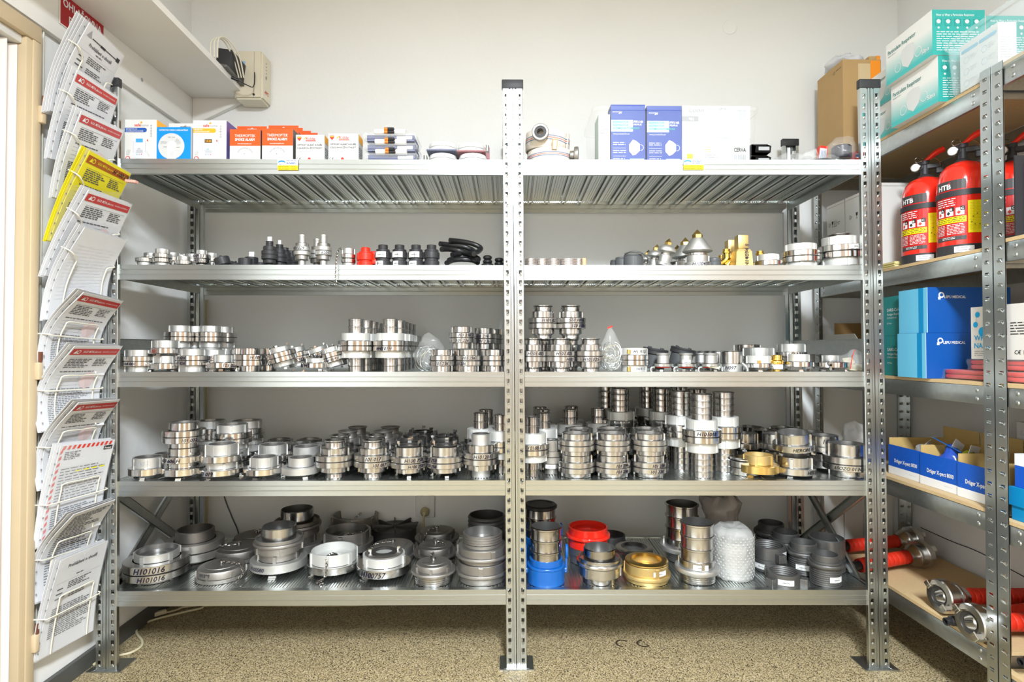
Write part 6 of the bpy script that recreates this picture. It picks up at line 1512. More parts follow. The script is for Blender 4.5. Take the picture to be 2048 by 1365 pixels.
for i, (nt, ft, nb, fb, style, label) in enumerate(DOCS):
    NT, FT, NB, FB = at_y(*nt, Y0), at_y(*ft, Y1), at_y(*nb, Y0), at_y(*fb, Y1)
    root = empty('document', NB); tag(root, label, 'document', 'documents in the wire racks')
    bul = {'curl': .045, 'curlplain': .045, 'decl': .014, 'blank': .022}.get(style, .008)
    sh = Sheet(NB - NB, FB - NB, FT - NB, NT - NB, bul); SHEETS.append((NB, sh))
    pm = M_YPAPER if style == 'yellow' else M_PAPER
    link(sh.mesh(pm, 'paper', .0025), 'paper', None, root)
    # spare sheets behind, fanned
    for q in range(2 if style != 'decl' else 4):
        s2 = Sheet(Vector((-.004 - .003 * q, -.010 - .006 * q, -.004 * q)), FB - NB + Vector((-.004 - .003 * q, -.006, 0)), FT - NB + Vector((-.006 - .004 * q, -.004, .004 + .003 * q)), NT - NB + Vector((-.006 - .004 * q, -.012 - .005 * q, .006 + .004 * q)), bul)
        link(s2.mesh(M_PAPER if style != 'yellow' else M_YPAPER, 'paper', .0012), 'paper', None, root)
    s3 = Sheet(Vector((.0012, -.012, -.002)), FB - NB + Vector((.0012, .002, 0)), FT - NB + Vector((.0012, .004, .004)), NT - NB + Vector((.0012, -.014, .004)), bul)
    link(s3.mesh(M_POCK, 'clear_sleeve', .0002), 'clear_sleeve', None, root)
    k = Ink(); W_, H_ = sh.W, sh.H
    for j in range(9): k.disc(s3, .006, s3.H * (.08 + .105 * j), .0028, M_HOLE, 'punched_hole', .0008, 10)
    def hbar(v0, v1, m, nu=5): k.rect(sh, W_ * .02, H_ * v0, W_ * .98, H_ * v1, m, 'header_band', .0008, nu)
    if style in ('form', 'yellow', 'curl'):
        hbar(.88, .965, M_HEADB if style == 'yellow' else M_HEAD)
        lw = M_YPAPER if style == 'yellow' else M_WHITEP
        k.ring(sh, W_ * .16, H_ * .922, H_ * .026, .0022, lw, 'logo', .0014, 16); k.poly(sh, [(W_ * .07, H_ * .90), (W_ * .13, H_ * .90), (W_ * .11, H_ * .95)], lw, 'logo', .0014)
        k.text(sh, W_ * .25, H_ * .912, H_ * .038, 'B.G.D. METAL plus s.r.o.', lw, bold=.015, h=.0014, width=W_ * .36); k.text(sh, W_ * .64, H_ * .915, H_ * .022, 'PROHLÁŠENÍ O VLASTNOSTECH', lw, h=.0014, width=W_ * .30)
        k.rect(sh, W_ * .1, H_ * .835, W_ * .94, H_ * .838, M_TXT, 'rule', .0009, 5)
        for a, n_, x0, x1 in ((.81, 6, .10, .55), (.81, 5, .62, .92), (.64, 1, .10, .9)): k.lines(sh, W_ * x0, W_ * x1, H_ * a, n_, H_ * .022, M_TXT, 'typed_text', .52, .4, i * 7 + n_, .0010)
        for j in range(4): k.rect(sh, W_ * .08, H_ * (.60 - .045 * j), W_ * .62, H_ * (.602 - .045 * j), M_TXT, 'table_rule', .0009, 4)
        k.rect(sh, W_ * .50, H_ * .45, W_ * .502, H_ * .60, M_TXT, 'table_rule', .0009)
        k.disc(sh, W_ * .68, H_ * .52, W_ * .14, M_PINKP if style != 'yellow' else mat('amber_watermark', (.80, .62, .08), .6), 'watermark', .0007, 20)
        k.lines(sh, W_ * .08, W_ * .80, H_ * .42, 20, H_ * .019, M_TXT, 'typed_text', .52, .35, i + 50, .0010)
        if style == 'yellow':
            k.text(sh, W_ * .60, H_ * .895, H_ * .075, 'H 100 CH4', M_INK, shear=.4, bold=.012, h=.0018)
    elif style in ('decl', 'decl2'):
        if style == 'decl':
            k.rect(sh, W_ * .20, H_ * .885, W_ * .86, H_ * .895, M_BLACKP, 'letterhead', .0010, 4); k.rect(sh, W_ * .42, H_ * .875, W_ * .55, H_ * .90, M_BLACKP, 'letterhead', .0010); k.rect(sh, W_ * .86, H_ * .87, W_ * .95, H_ * .92, M_BLACKP, 'letterhead', .0010)
            k.poly(sh, [(W_ * .06, H_ * .88), (W_ * .18, H_ * .88), (W_ * .12, H_ * .95)], M_GREYP, 'logo', .0010)
        k.text(sh, W_ * .5, H_ * (.80 if style == 'decl' else .88), H_ * .05, 'Prohlášení o shodě', M_TXT, bold=.02, align='CENTER', h=.0010, width=W_ * .60)
        k.lines(sh, W_ * .42, W_ * .58, H_ * .765, 1, H_ * .02, M_TXT, 'typed_text', .52, .1, 3, .0010); k.lines(sh, W_ * .30, W_ * .80, H_ * .70, 4, H_ * .02, M_TXT, 'typed_text', .52, .4, 4, .0010)
        k.lines(sh, W_ * .36, W_ * .78, H_ * .58, 3, H_ * .02, M_TXT, 'typed_text', .52, .3, 5, .0010)
        k.lines(sh, W_ * .10, W_ * .28, H_ * .66, 3, H_ * .05, M_TXT, 'typed_text', .25, .5, 6, .0010)
        k.lines(sh, W_ * .10, W_ * .90, H_ * .46, 15, H_ * .021, M_TXT, 'typed_text', .52, .4, 8 + i, .0010)
        k.rect(sh, W_ * .05, H_ * .735, W_ * .95, H_ * .737, M_GREYP, 'rule', .0009, 5)
    elif style == 'stripe':
        for j in range(11):
            k.poly(sh, [(W_ * (.03 + .085 * j), H_ * .955), (W_ * (.075 + .085 * j), H_ * .955), (W_ * (.10 + .085 * j), H_ * .995), (W_ * (.055 + .085 * j), H_ * .995)], M_RDP, 'striped_border', .0010)
        for j in range(14): k.poly(sh, [(W_ * .015, H_ * (.05 + .066 * j)), (W_ * .055, H_ * (.07 + .066 * j)), (W_ * .055, H_ * (.105 + .066 * j)), (W_ * .015, H_ * (.085 + .066 * j))], M_RDP, 'striped_border', .0010)
        k.rect(sh, W_ * .80, H_ * .90, W_ * .97, H_ * .945, M_BLACKP, 'name_plate', .0010); k.text(sh, W_ * .82, H_ * .907, H_ * .035, 'Protect', M_WHITEP, h=.0014, bold=.02, width=W_ * .13)
        k.lines(sh, W_ * .10, W_ * .40, H_ * .92, 5, H_ * .018, M_TXT, 'typed_text', .52, .4, 21, .0010)
        for j in range(4): k.rect(sh, W_ * (.36 + .15 * j), H_ * .70, W_ * (.46 + .15 * j), H_ * .715, mat('highlighter', (.85, .80, .02), .6), 'highlight', .0009)
        for j in range(13): k.rect(sh, W_ * .10, H_ * (.76 - .03 * j), W_ * .92, H_ * (.7612 - .03 * j), M_GREYP, 'table_rule', .0009, 4)
        k.lines(sh, W_ * .10, W_ * .92, H_ * .745, 12, H_ * .03, M_TXT, 'typed_text', .25, .2, 23, .0010); k.lines(sh, W_ * .10, W_ * .92, H_ * .32, 9, H_ * .022, M_TXT, 'typed_text', .52, .4, 24, .0010)
    elif style == 'curlplain':
        k.lines(sh, W_ * .10, W_ * .92, H_ * .93, 32, H_ * .026, M_TXT, 'typed_text', .5, .5, 31, .0010)
    else:
        k.lines(sh, W_ * .06, W_ * .9, H_ * .8, 16, H_ * .04, mat('faint_print', (.68, .68, .71), .6), 'faint_text', .12, .1, 40, .0010)
    k.build(root)
# pink slip clipped beside the yellow form
p = at_y(258, 362, 1.80); o = link(box_me('pink_slip', -.012, -.002, -.004, .022, .012, .004, mat('pink_paper', (.80, .42, .36), .6)), 'pink_slip', loc=p); o.rotation_euler = (0, .1, 0); tag(o, 'pink paper slip poking out beside the yellow form', 'paper slip')
# wire racks
def wire_rack(idx, label):
    NB0 = SHEETS[idx[0]][0]; root = empty('wire_document_rack', (XL + .01, 1.74, SHEETS[idx[-1]][0].z)); tag(root, label, 'rack', 'wire document racks'); O = root.location
    zt = SHEETS[idx[0]][0].z + .30; zb = SHEETS[idx[-1]][0].z - .01
    for y in (1.665, 1.815): link(tube_me('back_rail', [Vector((XL + .006, y, zb)) - O, Vector((XL + .006, y, zt)) - O], .0022, M_ENAMEL, 8), 'back_rail', None, root)
    for i in idx:
        NB, s = SHEETS[i]
        def g(u, v, h): return NB + s.p(s.W * u, s.H * v, h) - O
        pk = empty('pocket', (0, 0, 0)); pk.parent = root; h = .0075
        v1 = .62 if i < 6 else .60
        link(tube_me('front_loop', spline([g(.16, .02, h)] + [g(.16, v, h) for v in (.2, .4, v1 - .06)] + [g(.18, v1, h), g(.5, v1, h), g(.80, v1, h)] + [g(.82, v, h) for v in (v1 - .06, .4, .2)] + [g(.82, .02, h)], 3) if i >= 6 else
             spline([g(-.07, v1 + .12, -.02), g(.0, v1 + .10, h), g(.16, v1 + .02, h), g(.17, v1 - .05, h), g(.17, .35, h), g(.17, .05, h), g(.2, .02, h), g(.8, .02, h), g(.83, .06, h), g(.83, .35, h), g(.83, v1 - .10, h), g(.85, v1 - .04, h), g(.98, v1 - .02, h), g(1.03, v1, -.02)], 3), .0021, M_ENAMEL, 8), 'front_loop', None, pk)
        if i >= 6: link(tube_me('cross_bar', spline([Vector((XL + .008, Y0 - .012, (g(0, .42, 0) + O).z)) - O, g(-.05, .42, .004), g(.02, .42, h + .004), g(.5, .42, h + .004), g(.97, .42, h + .004), g(1.03, .42, .0)], 3), .0021, M_ENAMEL, 8), 'cross_bar', None, pk)
        else: link(tube_me('cross_bar', [g(.17, .12, h), g(.83, .12, h)], .0019, M_ENAMEL, 8), 'cross_bar', None, pk)
wire_rack(range(0, 6), 'cream wire document rack high on the left wall, close to the sign'); wire_rack(range(6, 12), 'cream wire document rack low on the left wall, above the skirting')
# red sign
M_SIGN = mat('red_enamel_sign', (.38, .006, .012), .3); sx = XL + .022
pL, pR = at_x(119, 46, sx), at_x(208, 72, sx)
sg = empty('fire_report_sign', (sx, pL.y, pL.z)); tag(sg, 'red sign with white capital letters partly covered by papers', 'sign')
Ws, Hs = pR.y - pL.y, .105
link(box_me('sign_plate', -.003, 0, 0, 0, Ws, Hs, mat('sign_edge', (.78, .74, .70), .4), .002), 'sign_plate', None, sg)
k = Ink(); f = Face((0, 0, 0), (0, 1, 0), (0, 0, 1)); k.rect(f, .003, .003, Ws - .003, Hs - .003, M_SIGN, 'red_panel', .0004)
k.text(f, .012, .062, .034, 'OHLAŠOVNA', M_WHITEP, bold=.02, width=Ws - .024, h=.0009); k.text(f, Ws / 2, .018, .034, 'POŽÁRU', M_WHITEP, bold=.02, align='CENTER', h=.0009, width=Ws * .62); k.build(sg)
# wall shelf with batten and gusset
M_LAM = mat('white_laminate', (.80, .78, .74), .45)
zu = 2.118
ws = empty('wall_shelf', (XL, 2.0, zu)); tag(ws, 'white laminate wall shelf high in the left corner', 'shelf')
O = ws.location; bm = bmesh.new()
vs = [(XL + .001, .9, zu), (-1.080, .9, zu), (-1.112, YB - .002, zu), (XL + .001, YB - .002, zu)]
a = [bm.verts.new(Vector(v) - O) for v in vs]; b = [bm.verts.new(Vector(v) - O + Vector((0, 0, .024))) for v in vs]
bm.faces.new(a[::-1]); bm.faces.new(b)
for i in range(4): bm.faces.new((a[i], a[(i + 1) % 4], b[(i + 1) % 4], b[i]))
link(mesh_of(bm, 'board', M_LAM), 'board', None, ws)
link(box_me('wall_batten', .001, -1.1, -.142, .019, YB - 2.0 - .002, -.0005, M_LAM), 'wall_batten', None, ws)
bm = bmesh.new(); y = YB - 2.0 - .003; tri = [(.02, -.0005), (.225, -.0005), (.225, -.018), (.02, -.118)]
a = [bm.verts.new((x, y - .020, z)) for x, z in tri]; b = [bm.verts.new((x, y, z)) for x, z in tri]
bm.faces.new(a); bm.faces.new(b[::-1])
for i in range(4): bm.faces.new((a[i], b[i], b[(i + 1) % 4], a[(i + 1) % 4]))
link(mesh_of(bm, 'gusset', M_LAM), 'gusset', None, ws)
p = at_x(284, 160, XL + .0195); o = link(lathe_me('screw_cap', [(0, .0012), (.006, .0010), (.0065, 0)], M_GREYP, 16), 'screw_cap', None, ws, p - O); o.rotation_euler = (0, PI / 2, 0)
zs = zu + .0245
# cream power supply on the back wall
ub = empty('power_supply_box', (-1.075, YB - .05, 2.085)); tag(ub, 'cream power supply box on the wall at the end of the wall shelf', 'device')
M_CRM = mat('aged_cream_plastic', (.72, .66, .52), .45)
bm = bmesh.new(); box(bm, -.062, -.042, 0, .055, .048, .205); bmesh.ops.bevel(bm, geom=[e for e in bm.edges], offset=.008, segments=2, affect='EDGES'); link(mesh_of(bm, 'housing', M_CRM, 40), 'housing', None, ub)
link(box_me('seam', .020, -.0428, .004, .0215, -.0418, .20, M_GREYP), 'seam', None, ub)
k = Ink(); f = Face((.0552, -.042, 0), (0, 1, 0), (0, 0, 1))
for j in range(4): k.rect(f, .035, .165 - .014 * j, .042, .168 - .014 * j, M_BLACKP, 'led_mark')
k.rect(f, .034, .098, .040, .112, M_BLACKP, 'power_switch'); k.text(f, .022, .035, .020, 'APC', M_RDP, bold=.02, shear=.2); k.build(ub)
link(lathe_me('port', [(0, .001), (.005, .001), (.005, 0)], M_BLKPL, 14), 'port', None, ub, (.02, -.0425, .018)).rotation_euler = (PI / 2, 0, 0)
# black adapter on the shelf
ad = empty('black_adapter', (-1.125, 2.235, zs + .012)); ad.rotation_euler = (-.02, .12, .02); tag(ad, 'long black power adapter lying along the wall shelf edge', 'device')
link(box_me('adapter_body', -.030, 0, 0, .030, .185, .078, M_BLKMAT, .004), 'adapter_body', None, ad)
link(box_me('adapter_base', -.034, -.035, -.0115, .034, .20, 0, M_IRONG, .002), 'adapter_base', None, ad)
link(box_me('blue_tag', .008, .12, .079, .026, .135, .094, mat('blue_white_tag', (.3, .5, .75), .5)), 'blue_tag', None, ad)
link(tube_me('adapter_cable', spline([(.0, .19, .06), (.03, .17, .10), (.07, .12, .05), (.088, .09, -.02), (.080, .05, -.035), (.055, .03, -.03)], 8), .0022, M_RUB, 8), 'adapter_cable', None, ad)
link(tube_me('plug', [(.056, .03, -.03), (.030, .02, -.026)], .006, M_RUB, 10), 'plug', None, ad)
# white cable loops
cb = empty('cable_coil', (-1.15, 2.17, zs)); tag(cb, 'loops of white cable on the wall shelf', 'cable')
for i in range(3): link(tube_me('cable_loop', spline([(.03 + .012 * i, -.03, .003), (.026 + .014 * i, -.02, .07 + .006 * i), (.045 + .012 * i, .02, .10), (.055 + .014 * i, .08, .07), (.06 + .01 * i, .13, .003)], 8), .0028, M_CREAMPL, 8), 'cable_loop', None, cb)
# ------------------------------------------------------------------ cables on the floor, wall outlet
fc = empty('floor_cable', (-1.1, 2.2, 0)); tag(fc, 'cream cable curling out from under the shelving by the left post', 'cable'); O = fc.location
M_CAB = mat('cream_cable', (.62, .55, .36), .5)
pts = [at_z(px, py, .005) for px, py in ((236, 1312), (262, 1306), (282, 1294), (284, 1282), (274, 1268), (276, 1256), (300, 1243), (340, 1232), (400, 1218), (440, 1211))] + [Vector((-.6, 2.30, .005)), Vector((-.1, 2.38, .005))]
link(tube_me('cable', [p - O for p in spline(pts, 6)], .0042, M_CAB, 10), 'cable', None, fc)
fc2 = empty('floor_cable', (-1.2, 2.2, 0)); tag(fc2, 'cream cable running straight along the skirting', 'cable'); O = fc2.location
pts = [at_z(px, py, .005) for px, py in ((150, 1330), (200, 1300), (240, 1277), (270, 1256), (300, 1236), (350, 1222), (400, 1211))] + [Vector((-.75, 2.40, .005)), Vector((-.2, 2.42, .005))]
pts[0].x = pts[1].x = XL + .02
link(tube_me('cable', [p - O for p in spline(pts, 6)], .0042, M_CAB, 10), 'cable', None, fc2)
link(box_me('cable_joiner', -.03, -.009, .0, .03, .009, .016, M_CAB, .003), 'cable_joiner', None, fc2, at_z(315, 1232, .004) - O).rotation_euler = (0, 0, .75)
po = at_y(851, 1013, YB); ob = empty('wall_socket', (po.x, YB, po.z)); tag(ob, 'white double wall socket behind the bottom shelf', 'socket')
link(box_me('face_plate', -.041, -.012, -.047, .041, -.0005, .047, M_WHITEPL, .005), 'face_plate', None, ob)
for zz in (.026, -.019):
    b = link(lathe_me('socket_well', [(0, -.006), (.019, -.006), (.0205, .0015), (.023, .0015), (.023, 0)], M_WHITEPL, 28), 'socket_well', None, ob, (0, -.0125, zz)); b.rotation_euler = (PI / 2, 0, 0)
    for dx, dz in ((-.0095, 0), (.0095, 0), (0, -.009)): link(lathe_me('contact', [(0, .0005), (.0026, .0005), (.0026, 0)], M_BLKPL, 12), 'contact', None, b, (dx, dz, -.0058))
pl = empty('mains_plug', (po.x, YB - .016, po.z - .019)); tag(pl, 'cream mains plug and lead in the lower socket', 'plug')
link(lathe_me('plug_body', [(0, -.003), (.019, -.003), (.019, .008), (.012, .020), (.007, .032), (0, .034)], mat('beige_plug', (.48, .40, .22), .5), 24), 'plug_body', None, pl).rotation_euler = (PI / 2, 0, 0)
link(tube_me('lead', spline([(0, -.028, -.004), (0, -.036, -.03), (.001, -.03, -.08), (-.003, -.02, -.20), (-.008, -.012, -.40), (-.02, -.02, po.z * -1 + .05)], 6), .004, mat('beige_plug', (.48, .40, .22), .5), 8), 'lead', None, pl)
wc = empty('wall_cable', (at_y(450, 993, YB).x, YB - .004, .7)); tag(wc, 'thin grey cable hanging down the back wall', 'cable')
link(tube_me('cable', [p - wc.location for p in spline([at_y(px, py, YB - .004) for px, py in ((440, 880), (446, 980), (462, 1030), (474, 1058), (480, 1085), (482, 1130))], 6)], .0026, M_GRYPL, 8), 'cable', None, wc)
wc = empty('wall_cable', (at_y(411, 1000, YB).x, YB - .005, .7)); tag(wc, 'ochre cables beside the rear left post', 'cable')
for i in range(2): link(tube_me('cable', [p - wc.location + Vector((.007 * i, 0, 0)) for p in spline([at_y(px, py, YB - .006) for px, py in ((411, 600), (411, 800), (412, 1000), (409, 1070), (402, 1150))], 6)], .0036, M_CAB, 8), 'cable', None, wc)
# ================================================================== contents of the right hand rack
def rbox(x0, x1, y0, y1, z0, z1, name, label, mats, group=None, cat='box', bev=0.0):
    """mats = (left face, front face, other)"""
    root = empty(name, ((x0 + x1) / 2, (y0 + y1) / 2, z0)); tag(root, label, cat, group)
    bm = bmesh.new(); box(bm, x0 - root.location.x, y0 - root.location.y, 0, x1 - root.location.x, y1 - root.location.y, z1 - z0); bm.normal_update()
    for f in bm.faces: f.material_index = 0 if f.normal.x < -.5 else (1 if f.normal.y < -.5 else 2)
    me = bpy.data.meshes.new('carton_shell'); bm.to_mesh(me); bm.free()
    for m in mats: me.materials.append(m)
    link(me, 'carton_shell', None, root); h = z1 - z0
    L = Face((x0 - root.location.x, y1 - root.location.y, 0), (0, -1, 0), (0, 0, 1)); Fr = Face((x0 - root.location.x, y0 - root.location.y, 0), (1, 0, 0), (0, 0, 1))
    return root, L, Fr, y1 - y0, x1 - x0, h
R1, R2, R3, R4, R5 = [z + .0008 for z in RZ]
def gradient_mat(name, c0, c1, z0, z1):
    m = bpy.data.materials.new(name); m.use_nodes = True; nt = m.node_tree; b = nt.nodes['Principled BSDF']; b.inputs['Roughness'].default_value = .45
    tc = nt.nodes.new('ShaderNodeTexCoord'); sp = nt.nodes.new('ShaderNodeSeparateXYZ'); mr = nt.nodes.new('ShaderNodeMapRange'); mr.inputs['From Min'].default_value = z0; mr.inputs['From Max'].default_value = z1
    mx = nt.nodes.new('ShaderNodeMix'); mx.data_type = 'RGBA'; mx.inputs['A'].default_value = c0 + (1,); mx.inputs['B'].default_value = c1 + (1,)
    nt.links.new(tc.outputs['Object'], sp.inputs[0]); nt.links.new(sp.outputs['Z'], mr.inputs['Value']); nt.links.new(mr.outputs['Result'], mx.inputs['Factor']); nt.links.new(mx.outputs['Result'], b.inputs['Base Color'])
    return m
M_TEAL = mat('teal_carton', (.025, .33, .295), .45); M_TEALG = gradient_mat('printed_teal_fade', (.06, .48, .46), (.80, .79, .76), .012, .085)
M_TEALTXT = mat('dark_teal_print', (.02, .20, .18), .5); M_MASKP = mat('mask_print', (.66, .67, .66), .5)
GR = 'respirator boxes on the top rack shelf'
def respirator(x0, y0, z0, ln, h, w, label):
    r, L, Fr, l, ww, hh = rbox(x0, x0 + w, y0, y0 + ln, z0, z0 + h, 'respirator_box', label, (M_TEALG, M_TEAL, M_WHITE), GR); k = Ink()
    k.text(L, l * .05, hh * .72, hh * .135, 'Particulate Respirator', M_TEALTXT, bold=.01, width=l * .62); k.lines(L, l * .05, l * .30, hh * .66, 1, hh * .035, M_TEALTXT, seed=2)
    cx = l * .50; k.poly(L, [(cx - l * .16, hh * .46), (cx - l * .12, hh * .60), (cx, hh * .64), (cx + l * .12, hh * .60), (cx + l * .16, hh * .44), (cx + l * .12, hh * .24), (cx, hh * .10), (cx - l * .12, hh * .22)], M_MASKP, 'mask_picture')
    k.ring(L, cx + l * .22, hh * .30, hh * .11, .002, M_WHITEP, 'mask_loop', .0006, 14); k.ring(L, cx - l * .22, hh * .26, hh * .11, .002, M_WHITEP, 'mask_loop', .0006, 14)
    k.text(L, l * .79, hh * .17, hh * .13, '50pcs', M_WHITEP, bold=.02, width=l * .15)
    k.text(Fr, ww * .08, hh * .86, hh * .075, 'How to Wear a Particulate Respirator', M_WHITEP, width=ww * .72)
    for j in range(5):
        u = ww * (.12 + .18 * j); k.ring(Fr, u, hh * .72, hh * .10, .001, M_TEALTXT, 'step_frame', .0006, 4, PI / 4, PI / 4 + 2 * PI); k.disc(Fr, u, hh * .74, hh * .045, M_WHITEP, 'step_picture', .0008); k.disc(Fr, u, hh * .60, hh * .022, M_WHITEP, 'step_number', .0008)
    k.lines(Fr, ww * .08, ww * .92, hh * .50, 9, hh * .05, M_WHITEP, 'small_print', .3, .2, 4); k.build(r)
respirator(1.298, 1.671, R1, .207, .139, .165, 'teal respirator box overhanging the rack edge, lower of the near stack')
respirator(1.279, 1.668, R1 + .1396, .205, .137, .160, 'teal respirator box on top of the near stack')
respirator(1.332, 1.885, R1, .21, .12, .16, 'teal respirator box behind the near stack, lower')
respirator(1.330, 1.882, R1 + .1206, .21, .12, .16, 'teal respirator box behind the near stack, upper')
respirator(1.47, 1.70, R1, .20, .139, .165, 'teal respirator box at the back of the rack, lower'); respirator(1.47, 1.70, R1 + .1396, .20, .139, .165, 'teal respirator box at the back of the rack, upper')
# clear tub near the upright
M_TUBB = film('bluish_clear_plastic', (.72, .86, .90), .26, .12)
tb2 = empty('clear_tub', (1.445, 1.46, R1)); tag(tb2, 'clear plastic tub on the right rack with a printed white box inside', 'tub')
link(tub_me(.135, .142, .185, .195, .155, M_TUBB), 'tub_wall', None, tb2)
r, L, Fr, l, ww, hh = rbox(1.325, 1.375, 1.495, 1.622, R1 + .003, R1 + .003 + .135, 'instruction_box', 'white box with step drawings inside the right rack tub', (M_WHITE, M_WHITE, M_WHITE), None); k = Ink(); M_SKYP = mat('sky_print', (.25, .50, .66), .5)
for c in range(2):
    u0 = l * (.08 + .48 * c); k.rect(L, u0, hh * .80, u0 + l * .38, hh * .87, M_SKYP, 'title_band'); k.disc(L, u0, hh * .835, hh * .035, M_SKYP, 'title_band'); k.disc(L, u0 + l * .38, hh * .835, hh * .035, M_SKYP, 'title_band')
    for j in range(3): k.ring(L, u0 + l * .10, hh * (.63 - .25 * j), hh * .075, .0008, M_SKYP, 'step_drawing', .0006, 6); k.lines(L, u0 + l * .20, u0 + l * .38, hh * (.68 - .25 * j), 3, hh * .035, M_LG, seed=j)
k.lines(Fr, ww * .1, ww * .8, hh * .7, 9, hh * .05, M_LG, seed=3); k.build(r)
b = empty('plastic_bag', (1.45, 1.46, R1 + .003)); tag(b, 'clear bag with red printed slip inside the right rack tub', 'bag'); link(bag_me(.10, .12, .16, 51, M_FILM2, .012, .6), 'plastic_film', None, b); link(box_me('printed_slip', -.03, -.045, .03, .0, -.044, .12, mat('pale_pink_print', (.75, .50, .45), .5)), 'printed_slip', None, b)
# tall brown carton
r, L, Fr, l, ww, hh = rbox(1.332, 1.485, 2.205, 2.385, R1, 2.185, 'tall_carton', 'tall brown cardboard carton at the far end of the right rack', (M_CARDB, M_CARDB, M_CARDB), None); k = Ink()
k.rect(Fr, ww * .40, hh * .62, ww * .78, hh * .96, mat('torn_tape', (.62, .47, .27), .4), 'tape_strip'); k.ring(L, l * .68, hh * .93, .006, .0012, M_BLACKP, 'recycle_mark'); k.lines(L, l * .75, l * .95, hh * .935, 1, .006, M_BLACKP, seed=1)
k.rect(Fr, ww * .72, hh * .50, ww * .98, hh * .99, mat('orange_tape', (.90, .28, .01), .35), 'orange_tape', .0008); k.build(r)
link(box_me('folded_flap', .030, -.088, hh, .072, -.04, hh + .016, M_CARDB, .003), 'folded_flap', None, r); link(box_me('orange_flap', .058, -.0885, hh - .01, .0765, -.03, hh + .018, mat('orange_tape', (.90, .28, .01), .35), .004), 'orange_flap', None, r)
b = empty('plastic_bag', (1.40, 2.31, 2.1855)); tag(b, 'crumpled white plastic bag lying on the tall carton', 'bag'); link(bag_me(.15, .13, .055, 60, mat('milky_film', (.80, .81, .84), .3, alpha=.75), .02, .7), 'plastic_film', None, b)
